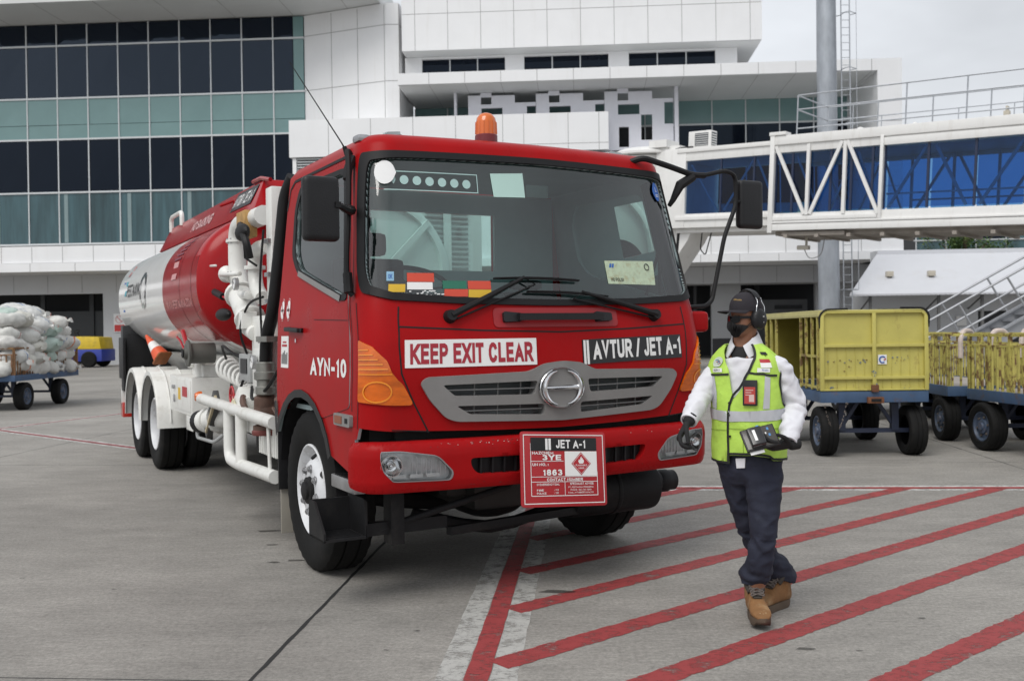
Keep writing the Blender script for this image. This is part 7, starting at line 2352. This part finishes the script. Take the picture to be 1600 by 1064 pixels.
# neck gaiter
b = MB(); rg = []
for v, r in ((1.315, .074), (1.345, .080), (1.38, .079), (1.40, .067), (1.41, .060), (1.405, .054)):
    ring = []
    for j in range(32):
        a = 2 * PI * j / 32
        c = NECK.lerp(HC, .1)
        k = 1 + .05 * noise.noise(Vector((a * 2.2, v * 40, 0)))
        ring.append(Vector((c.x + .008, c.y + .005, v - .030 * math.cos(a - .1) + .036)) + F_ * r * k * math.cos(a) * 1.02 + L_ * r * k * math.sin(a))
    rg.append(ring)
b.loft(rg, 0, True, False); b.build('neck_gaiter', M_maskc, WK)

# --- vest ---
hem = [( -PI + .0001, .835), (-2.2, .83), (-1.2, .822), (-.55, .818), (-.235, .816)]
vo = [(-PI, .84), (-2, .832), (-1.2, .824), (-.5, .818), (-.25, .816), (-.25, .86), (.35, .868), (.9, .858), (1.0, .842), (1.7, .836), (2.4, .838), (PI, .84), (PI, 1.425), (1.5, 1.425), (.75, 1.418), (.66, 1.39), (.46, 1.33), (.16, 1.23), (-.06, 1.15), (-.12, 1.20), (-.16, 1.30), (-.34, 1.37), (-.62, 1.418), (-1.5, 1.425), (-PI, 1.425)]
def armhole(c): return rnd([(c - .36, 1.235), (c - .30, 1.14), (c, 1.10), (c + .32, 1.13), (c + .38, 1.235), (c + .26, 1.325), (c, 1.345), (c - .22, 1.33)], .12)
AHL, AHR = armhole(1.72), armhole(-1.72)
b = MB(); tors.panel(b, vo, [AHL[::-1], AHR[::-1]], .014, .006)
vest = b.build('vest', M_vest, WK, smooth=60)
def vstrip(name, lines, w, m, off=.0165):
    q = MB()
    for ln in lines: tors.strip(q, ln, w, off, 0, .05)
    return q.build(name, m, vest, recalc=False)
vstrip('piping', [[(-.25, .816), (-.245, .90), (-.235, 1.02), (-.17, 1.12), (-.06, 1.17), (.16, 1.24), (.46, 1.34), (.64, 1.395), (.72, 1.42)]], .013, M_pipe, .018)
vstrip('armhole_piping', [AHL + AHL[:1], AHR + AHR[:1]], .012, M_pipe, .017)
vstrip('hem_piping', [[(-.25, .868), (.35, .876), (.9, .866), (1.0, .85), (1.7, .842), (2.4, .844), (PI, .846)], [(-PI, .846), (-2, .838), (-1.2, .83), (-.5, .823), (-.27, .821)]], .012, M_pipe, .017)
vstrip('yoke_seam', [[(-1.22, 1.268), (-.14, 1.276)]], .011, M_pipe, .018)
vstrip('yoke_seam', [[(.30, 1.285), (1.22, 1.268)]], .011, M_pipe, .018)
q = MB()
tors.panel(q, [(-.245, 1.035), (1.4, 1.048), (2.2, 1.05), (PI, 1.05), (PI, 1.105), (2.2, 1.105), (1.4, 1.103), (-.205, 1.088)], [], .0175)
tors.panel(q, [(-PI, 1.05), (-2.2, 1.05), (-1.2, 1.045), (-.262, 1.035), (-.25, 1.088), (-1.2, 1.10), (-2.2, 1.105), (-PI, 1.105)], [], .0175)
tors.panel(q, [(.70, 1.1035), (.90, 1.1035), (.98, 1.262), (.78, 1.268)], [], .0175)
tors.panel(q, [(-.86, 1.10), (-.62, 1.097), (-.58, 1.265), (-.80, 1.265)], [], .0175)
q.build('reflective_tape', M_refl, vest, recalc=False)
vstrip('pocket_seam', [[(-.23, 1.0), (.5, 1.0), (1.25, 1.005)], [(.12, 1.0), (.12, .875)], [(-.27, .99), (-1.2, .985)]], .004, mat('dull_lime_seam', (.28, .42, .06), .7), .0165)
q = MB()
for v in (.96, 1.07, 1.13): 
    p = tors.P(-.17, v, .02); n_ = tors.N(-.17, v); q.cyl(p - n_ * .002, p + n_ * .003, .006, n=12)
q.build('snap_button', mat('dark_snap', (.05, .05, .045), .35, metal=.7), vest)
def vpatch(name, poly, m, off=.0185): 
    q = MB(); tors.panel(q, poly, [], off); return q.build(name, m, vest, recalc=False)
vpatch('black_tab', rect(.80, 1.08, 1.374, 1.386), M_pipe)
vpatch('flag_patch', rect(.66, 1.02, 1.335, 1.356), M_lred); vpatch('flag_patch', rect(.66, 1.02, 1.313, 1.335), M_lwhite)
lp = vpatch('logo_patch', rect(.56, .96, 1.288, 1.310), M_lwhite)
q = MB(); lettering(q, 'PERTAMINA', lambda x, y: tors.P(.80 + x * 5.2, 1.295 + y, .0195), 0, 0, .008, .045, .02); q.build('patch_print', mat('blue_vinyl', (.03, .12, .42), .5), lp, recalc=False)
lp = vpatch('round_patch', disc(-.50, 1.338, .19, .026), mat('pale_patch', (.52, .58, .50), .7, var=.15, scale=60))
q = MB()
rr_ = random.Random(4)
for k in range(26):
    a = rr_.uniform(0, 6.28); r_ = rr_.uniform(0, .8); s0, v0 = -.50 + .15 * r_ * math.cos(a), 1.335 + .021 * r_ * math.sin(a)
    tors.panel(q, rect(s0, s0 + rr_.uniform(.02, .05), v0, v0 + rr_.uniform(.002, .005)), [], .0193, 0, k % 3)
q.build('patch_print', [mat('blue_vinyl', (.03, .12, .42), .5), M_lred, mat('dark_green_print', (.03, .15, .06), .6)], lp, recalc=False)
lp = vpatch('name_patch', rect(-.66, -.32, 1.286, 1.306), M_lwhite)
q = MB(); lettering(q, 'RIZKY', lambda x, y: tors.P(-.49 + x * 4.6, 1.291 + y, .0195), 0, 0, .009, .045, .02); q.build('patch_print', M_lblack, lp, recalc=False)
# pass in its black holder on the chest
bc_ = tors.P(.34, 1.185, .026); bn = tors.N(.34, 1.185); bx = UP.cross(bn).normalized(); bz_ = bn.cross(bx).normalized()
q = MB(); q.prism(rnd([(-.037, -.065), (.037, -.065), (.037, .065), (-.037, .065)], .006), bc_ - bn * .008, bx, bz_, bn, .012); bd = q.build('pass_holder', M_lblack, vest, bevel=.002)
q = MB()
def bpt(x, y, o=.0048): return bc_ + bx * x + bz_ * y + bn * o
q.add([bpt(-.028, -.055), bpt(.028, -.055), bpt(.028, .03), bpt(-.028, .03)], [(0, 1, 2, 3)])
q.add([bpt(-.004, -.045, .0053), bpt(.022, -.045, .0053), bpt(.022, -.008, .0053), bpt(-.004, -.008, .0053)], [(0, 1, 2, 3)], 1)
for k in range(3): q.add([bpt(-.022, .012 - k * .012, .0053), bpt(.018 - k * .01, .012 - k * .012, .0053), bpt(.018 - k * .01, .016 - k * .012, .0053), bpt(-.022, .016 - k * .012, .0053)], [(0, 1, 2, 3)], 1)
q.build('pass_card', [mat('red_card', (.42, .05, .04), .4), mat('pink_white_print', (.62, .45, .42), .5)], bd, recalc=False)

# --- trousers ---
b = MB()
b.loft([[Vector((.0, .0, z)) + L_ * a * math.sin(2 * PI * j / 32) + F_ * c * math.cos(2 * PI * j / 32) for j in range(32)] for z, a, c in ((.70, .11, .075), (.75, .148, .104), (.82, .158, .112), (.90, .155, .108))])
tubeM(b, [HipL + Vector((0, 0, .03)), HipL.lerp(KnL, .45), KnL, KnL.lerp(AnL, .55), AnL + Vector((0, .005, .10)), AnL + Vector((.0, .012, .062))], [.098, .087, .067, .069, .075, .075], 20)
tubeM(b, [HipR + Vector((0, 0, .03)), HipR.lerp(KnR, .45), KnR, KnR.lerp(AnR, .55), AnR + Vector((-.004, .0, .06)), AnR + Vector((.0, .0, .015))], [.096, .086, .068, .070, .077, .080], 20)
tro = b.build('trousers', M_navy, WK)
remesh(tro, .0082, 3, .5)
fold_along(tro, [(HipL, KnL, 42, .8), (KnL, AnL, 60, 1.1), (HipR, KnR, 42, .8), (KnR, AnR, 60, 1.1)], .0105)
b = MB(); b.loft([[Vector((.0, .0, z)) + L_ * .160 * math.sin(2 * PI * j / 32) + F_ * .113 * math.cos(2 * PI * j / 32) for j in range(32)] for z in (.86, .90)]); b.build('belt', M_pipe, tro)
# shirt tail under the vest hem
b = MB(); q0 = [torso_fn(s, v) - F_ * .004 for s, v in ((-.10, .845), (.12, .85), (.10, .80), (-.08, .795))]; b.add(q0 + [p - F_ * .006 for p in q0], [(0, 1, 2, 3), (7, 6, 5, 4), (0, 4, 5, 1), (1, 5, 6, 2), (2, 6, 7, 3), (3, 7, 4, 0)]); b.build('shirt_tail', M_shirt, sh, smooth=0)

# --- boots: x across, y to the toe, z up ---
def boot(loc, yaw, pitch=0., roll=0.):
    e = bpy.data.objects.new('boot', None); col.objects.link(e); e.empty_display_size = .05
    up_ = MB()
    secs = [(-.075, .030, .09, .105), (-.055, .040, .145, .0), (-.02, .045, .165, 0), (.02, .045, .15, 0), (.06, .046, .115, 0), (.10, .050, .09, 0), (.14, .052, .076, 0), (.175, .048, .066, 0), (.20, .034, .05, 0), (.21, .014, .035, 0)]
    rings = []
    for y, hw, top, _ in secs:
        ring = []
        for j in range(24):
            a = 2 * PI * j / 24
            c, s = math.cos(a), math.sin(a)
            zz = .03 + (top - .03) * (.5 + .5 * math.copysign(abs(s) ** .8, s))
            x = hw * math.copysign(abs(c) ** .7, c) * (1 if zz < .07 else max(.72, 1 - (zz - .07) * 2.4))
            ring.append(Vector((x, y, zz)))
        rings.append(ring)
    up_.loft(rings)
    tubeM(up_, [Vector((0, -.028, .09)), Vector((0, -.03, .14)), Vector((0, -.034, .185))], [.048, .047, .052], 18, 4)
    bo_ = up_.build('boot', M_boot, WK)
    remesh(bo_, .0055, 5, .5)
    so = MB()
    out = []
    for j in range(40):
        a = 2 * PI * j / 40
        y = .068 + .147 * math.sin(a); wd = _lerp(y, ((-.08, .030), (-.05, .040), (.0, .038), (.06, .040), (.13, .054), (.18, .050), (.216, .022)))
        out.append((math.copysign(wd * abs(math.cos(a)) ** .55, math.cos(a)), y))
    so.loft([[Vector((x * k, .068 + (y - .068) * k, z + (.012 if y > .18 and z < .02 else 0))) for x, y in out] for z, k in ((0, .95), (.006, 1.0), (.022, 1.03), (.038, 1.02))])
    so.box(-.036, .036, .0, .045, -.001, .0) if False else None
    so.build('sole', M_sole, bo_, smooth=45)
    tn = MB()
    tn.prism(rnd([(-.030, .150), (-.036, .215), (.036, .215), (.030, .150)], .012), (0, .068, 0), (1, 0, 0), (0, -.25, 1), (0, 1, .25), .012)
    tg = tn.build('tongue', M_boot, bo_, bevel=.003)
    tn = MB(); tn.prism(rnd([(-.018, .168), (-.018, .198), (.018, .198), (.018, .168)], .004), (0, .079, .003), (1, 0, 0), (0, -.25, 1), (0, 1, .25), .005); tn.prism(rnd([(-.014, .173), (-.014, .193), (.014, .193), (.014, .173)], .003), (0, .0845, .0045), (1, 0, 0), (0, -.25, 1), (0, 1, .25), .003, 1)
    tn.build('tongue_label', [M_lblack, mat('grey_green_label', (.22, .25, .17), .6)], tg)
    ib = MB(); ib.prism(rnd([(-.024, .062), (-.026, .15), (.026, .15), (.024, .062)], .01), (0, .128, .066), (1, 0, 0), (0, -.80, .62), (0, .62, .80), .006); ib.build('lace_bed', mat('dark_boot_lining', (.045, .038, .032), .85), bo_, bevel=.002)
    la = MB()
    def lp_(x, t): return Vector((x, .128 - .80 * t + .62 * .012, .066 + .62 * t + .80 * .012))
    for k in range(5):
        t0, t1 = .068 + k * .017, .082 + k * .017
        la.tube([lp_(-.032, t0), lp_(0, (t0 + t1) / 2) + Vector((0, .004, .004)), lp_(.032, t1)], .0032, 6); la.tube([lp_(.032, t0), lp_(0, (t0 + t1) / 2) + Vector((0, .006, .006)), lp_(-.032, t1)], .0032, 6)
    kn = lp_(0, .155) + Vector((0, .006, .008))
    la.ball(kn, .009, 6)
    for sx in (-1, 1):
        la.tube(smooth_path([kn, kn + Vector((sx * .028, .012, .0)), kn + Vector((sx * .03, .03, -.03)), kn + Vector((sx * .012, .028, -.036))], 5), .0026, 6)
        la.tube(smooth_path([kn, kn + Vector((sx * .012, .03, -.03)), kn + Vector((sx * .018, .055, -.06))], 5), .0026, 6)
        for k in range(4): la.ball(lp_(sx * .033, .075 + k * .018), .0045, 5)
    la.build('laces', M_lace, bo_)
    cf = MB()
    for sx in (-1, 1): cf.tube([(sx * .030, .035, .128), (sx * .042, .0, .165), (sx * .040, -.05, .185), (0, -.085, .188)], .014, 8, sub=4)
    cf.build('padded_collar', mat('dark_boot_lining', (.045, .038, .032), .85), bo_)
    tp_ = MB()
    for k in range(16):
        x = -.036 + k * .0048; w_ = rr_.uniform(.002, .006)
        tp_.ball(Vector((x, .190 - abs(x) * .45, .052 + rr_.uniform(-.006, .006))), (.005, .004, w_), 4)
    tp_.build('scuffed_toe', mat('torn_suede', (.42, .31, .18), .9, var=.25), bo_)
    bpy.data.objects.remove(e)
    bo_.location = loc; bo_.rotation_euler = (pitch, roll, yaw)
    bo_.scale = (1.0, 1.06, 1.12)
    return bo_
# toe of local +y turned to the walking direction
boot(Vector((.016, -.035, .004)), PI - R(3), R(6))
boot(Vector((.195, .185, .0)), PI - R(52), R(0))

# --- hands in gloves ---
def hand(wrist, d, n, side, curls, spread, thumb, scale=1.0):
    """d finger direction, n palm normal (curl side), side: thumb side"""
    d = Vector(d).normalized(); n = Vector(n); n = (n - d * n.dot(d)).normalized(); s = d.cross(n).normalized() * side
    b = MB(); k = scale
    rings = []
    for t, w, h in ((-.03, .026, .020), (0, .027, .019), (.03, .036, .017), (.06, .042, .016), (.085, .041, .014), (.098, .034, .010)):
        rings.append([Vector(wrist) + d * t * k + s * w * k * math.copysign(abs(math.cos(a)) ** .7, math.cos(a)) + n * h * k * math.sin(a) for a in [2 * PI * j / 16 for j in range(16)]])
    b.loft(rings)
    lens = ((.038, .024, .020), (.043, .028, .022), (.040, .026, .021), (.031, .020, .018))
    for i, (ln, cu) in enumerate(zip(lens, curls)):
        p = Vector(wrist) + d * (.088 - abs(i - 1.2) * .004) * k + s * (.030 - .020 * i) * k
        ang = 0; pts = [p - d * .02 * k, p]
        dd = (d + s * spread * (1.3 - i)).normalized()
        for L__, c in zip(ln, cu):
            ang += c
            p = p + (dd * math.cos(ang) + n * math.sin(ang)) * L__ * k; pts.append(p)
        tubeM(b, pts, [.0105 * k, .0105 * k, .0098 * k, .0092 * k, .0075 * k], 10, 4)
        b.ball(pts[-1], .0076 * k, 5)
    p = Vector(wrist) + d * .022 * k + s * .028 * k
    pts = [p - s * .012 * k, p]
    for L__, (cs, cn, cd) in zip((.042, .034, .026), thumb):
        v = (s * cs + n * cn + d * cd).normalized(); p = p + v * L__ * k; pts.append(p)
    tubeM(b, pts, [.015 * k, .0145 * k, .012 * k, .0105 * k, .0085 * k], 10, 4)
    b.ball(pts[-1], .0088 * k, 5)
    # knitted cuff
    b.lathe([(.024, -.055), (.030, -.052), (.031, -.01), (.027, .0)], wrist, d, 16)
    g = b.build('glove', M_glove, WK)
    remesh(g, .0036, 3, .5)
    return g
cR = (.75, .95, .6)
hand(WrR + (WrR - ElR).normalized() * .022, (-.55, -.30, -.78), (.70, -.25, -.55), 1, ((.55, .7, .45), (.75, .85, .5), (.85, .9, .55), (.9, .95, .6)), .05, ((.5, .5, .9), (.1, .65, .9), (-.1, .7, .9)))
DV = Vector((-.008, -.27, .972))
hand(WrL + Vector((.012, .01, 0)) + (WrL - ElL).normalized() * .018, (-.93, -.32, -.05), (.02, .62, .75), -1, ((.35, .55, .4), (.45, .6, .45), (.5, .65, .5), (.55, .7, .5)), .04, ((.75, .10, .7), (.55, .15, .95), (.35, .25, 1.0)))

# --- face: mask, sunglasses ---
def mask_fn(s, v):
    p = Vector(head_fn(s, v)); return p
b = MB()
mk_poly = rnd([(-1.25, .066), (-1.05, .03), (-.7, .004), (0, .002), (.7, .004), (1.05, .03), (1.25, .066), (.8, .070), (.38, .071), (0, .079), (-.38, .071), (-.8, .070)], .06)
class MaskSkin(Skin):
    def P(k, s, v, off=0.):
        bulge = .012 * math.exp(-(s / .7) ** 2) * math.exp(-((v - .055) / .035) ** 2)
        ridge = .007 * math.exp(-(s / .10) ** 2) * math.exp(-((v - .06) / .05) ** 2)
        return Vector(head_fn(s, v)) + k.N(s, v) * (off + bulge + ridge)
ms = MaskSkin(head_fn, [-PI / 2 + PI / 36 * i for i in range(37)], [.008 * i for i in range(14)])
ms.panel(b, mk_poly, [], .006, .004)
mk_ = b.build('face_mask', M_maskc, WK, smooth=70)
b = MB()
for sx in (-1, 1): b.tube([ms.P(sx * 1.2, .064, .004), head.P(sx * 1.4, .085, .006), head.P(sx * 1.55, .11, .01)], .002, 5); b.tube([ms.P(sx * 1.05, .034, .004), head.P(sx * 1.35, .065, .006), head.P(sx * 1.6, .08, .012)], .002, 5)
b.build('mask_loop', M_maskc, mk_)
b = MB()
for sx in (-1, 1):
    pl = rnd([(sx * .03, .117), (sx * .06, .092), (sx * .20, .079), (sx * .58, .081), (sx * .72, .094), (sx * .74, .120), (sx * .36, .123)][::sx], .06)
    class GS(Skin):
        def P(k, s, v, off=0.):
            q = Vector(head_fn(s * .8, .102)); q.z = HC.z + v * HS
            return q + (HF * math.cos(s) + HL * math.sin(s)) * (off + .017) / HS
    gs = GS(head_fn, [-1 + .1 * i for i in range(21)], [.08 + .01 * i for i in range(8)])
    gs.panel(b, pl, [], 0, .004)
b.tube([gs.P(-.12, .110, -.001), gs.P(0, .114, .002), gs.P(.12, .110, -.001)], .004, 6)
sgl = b.build('sunglasses', M_lens2, WK, smooth=40)
b = MB()
for sx in (-1, 1):
    p0 = gs.P(sx * .72, .112, -.002)
    b.beam(p0, head.P(sx * 1.42, .114, .008), .004, .013)
b.build('temple_arm', M_blackp, sgl)
# --- cap with brim ---
def cap_fn(s, v):
    t = max(0, min(1, (v - .145) / .118))
    r = math.sqrt(max(0, 1 - t ** 2.5)) if t < 1 else 0
    r = max(r, .02)
    return HC + HF * (-.004 + .106 * r * math.cos(s)) + HL * (.086 * r * math.sin(s)) + UPH * (.145 + (v - .145) + .008 * math.cos(s) * (1 - t))
capS = Skin(cap_fn, [-PI + PI / 20 * i for i in range(41)], [.145 + .01 * i for i in range(12)])
b = MB(); b.loft([[cap_fn(2 * PI * j / 48, .145 + .118 * i / 16) for j in range(48)] for i in range(17)], 0, True, True)
cp = b.build('cap', M_cap, WK, smooth=60)
b = MB(); top = []; bot = []
rings = []
for i in range(7):
    t = i / 6
    ring = []
    for j in range(25):
        a = -1.12 + 2.24 * j / 24
        base_ = cap_fn(a, .150)
        ext = .105 * t * max(0, math.cos(a * 1.28)) ** .55
        ring.append(base_ + HF * ext - UPH * (.002 + .06 * ext + .012 * (abs(a) / 1.12) ** 2 * t))
    rings.append(ring)
n_ = 25
vs = [p for r in rings for p in r]; k0 = len(vs)
vs2 = [p - UPH * .004 for p in vs]
fs = [(i * n_ + j, i * n_ + j + 1, (i + 1) * n_ + j + 1, (i + 1) * n_ + j) for i in range(6) for j in range(n_ - 1)]
b.add(vs + vs2, fs + [tuple(k0 + i for i in reversed(f)) for f in fs] + [(6 * n_ + j, 6 * n_ + j + 1, k0 + 6 * n_ + j + 1, k0 + 6 * n_ + j) for j in range(n_ - 1)])
b.build('cap_brim', M_cap, cp, smooth=50)
b = MB(); lettering(b, 'PERTAMINA', lambda x, y: capS.P(.28 + x * 10.5, .205 + y + x * -.06, .0015), 0, 0, .009, .062, .015); b.build('cap_lettering', mat('gold_thread', (.45, .28, .07), .5), cp, recalc=False)
# --- ear defenders ---
b = MB(); pts = []
for i in range(17):
    a = PI * i / 16
    pts.append(HC + HL * .096 * math.cos(a) + UPH * (.15 + .122 * math.sin(a)) - HF * .018)
rg = []
for i, p in enumerate(pts[3:14]):
    out_ = (p - (HC + UPH * .15 - HF * .018)).normalized()
    rg.append([p + HF * .02 - out_ * .003, p + HF * .02 + out_ * .004, p + out_ * .008, p - HF * .02 + out_ * .004, p - HF * .02 - out_ * .003])
b.loft(rg)
eb = b.build('ear_defenders', M_blackp, WK, smooth=50)
b = MB()
for sx in (-1, 1):
    for o_ in (-.022, .022):
        b.tube(smooth_path([HC + HL * sx * .083 + UPH * .225 - HF * .018 + HF * o_ * .9, HC + HL * sx * .094 + UPH * .20 - HF * (.018) + HF * o_ * .8, HC + HL * sx * .104 + UPH * .17 - HF * .014 + HF * o_ * 1.4, HC + HL * sx * .105 + UPH * .12 - HF * .010 + HF * o_ * 1.5], 4), .0022, 6)
b.build('wire_arm', M_chrome, eb)
for sx in (-1, 1):
    b = MB(); c_ = HC + HL * sx * .073 + UPH * .10 - HF * .010
    rg = []
    for (k, o_) in ((.86, .0), (.98, .004), (1.0, .014), (1.0, .018), (1.04, .020), (1.04, .030), (.94, .040), (.7, .047), (.3, .050), (.02, .051)):
        rg.append([c_ + HL * sx * o_ + (HF * .049 * math.cos(a) + UPH * .058 * math.sin(a)) * k for a in [2 * PI * j / 28 for j in range(28)]])
    b.loft(rg); cu_ = b.build('ear_cup', M_blackp, eb, smooth=40)
    b = MB(); lettering(b, '3M', lambda x, y: c_ + HL * sx * .0512 + HF * (-x * sx) * -1 * sx + UPH * y, -.008, .012, .009, .012, .03); b.ball(c_ + HL * sx * .05 - HF * .01 - UPH * .018, .002, 4); b.build('cup_print', M_lwhite, cu_, recalc=False)

# --- the handheld device he carries ---
HD = thing('handheld_device', 'black handheld terminal on a dark pad held by the worker at his hip', 'handheld device', (PX + DV.x, PY + DV.y, DV.z))
dn = Vector((-.12, -.80, .58)).normalized(); dx = Vector((.97, -.10, .05)); dx = (dx - dn * dx.dot(dn)).normalized(); dy = dn.cross(dx)
rt_ = Matrix.Rotation(R(12), 3, dn); dx, dy = rt_ @ dx, rt_ @ dy
def dbox(mb, x0, x1, y0, y1, z0, z1, m=0):
    vs = [dx * x + dy * y + dn * z for x, y, z in ((x0, y0, z0), (x1, y0, z0), (x1, y1, z0), (x0, y1, z0), (x0, y0, z1), (x1, y0, z1), (x1, y1, z1), (x0, y1, z1))]
    mb.add(vs, [(0, 3, 2, 1), (4, 5, 6, 7), (0, 1, 5, 4), (1, 2, 6, 5), (2, 3, 7, 6), (3, 0, 4, 7)], m)
b = MB(); dbox(b, -.085, .085, -.06, .062, -.016, .0); b.build('pad', M_blackp, HD, bevel=.005)
b = MB(); dbox(b, -.078, .078, -.053, .055, .0, .003); b.build('pad_face', mat('brown_grey_screen', (.06, .055, .05), .2), HD, bevel=.001)
b = MB(); dbox(b, -.058, .015, -.052, .050, .004, .036); tm = b.build('terminal', mat('gloss_black_plastic', (.012, .012, .014), .22, coat=.3), HD, bevel=.010, seg=3)
b = MB(); dbox(b, -.036, -.022, -.030, .030, .0362, .037); b.build('white_label', M_lwhite, tm, smooth=0)
b = MB()
for y in (.03, -.005): dbox(b, .044, .054, y, y + .014, .003, .0045)
dbox(b, -.01, .004, .044, .05, .0362, .037)
b.build('blue_button', mat('blue_key', (.05, .22, .48), .4), HD, smooth=0)
b = MB(); dbox(b, .03, .036, .01, .02, .003, .0045); dbox(b, .028, .034, -.012, -.004, .003, .0045); b.build('key_print', M_lwhite, HD, smooth=0)
b = MB(); dbox(b, -.07, .0, -.075, -.045, -.020, -.0165); b.build('paper_slip', mat('white_paper', (.78, .78, .78), .7), HD, smooth=0)
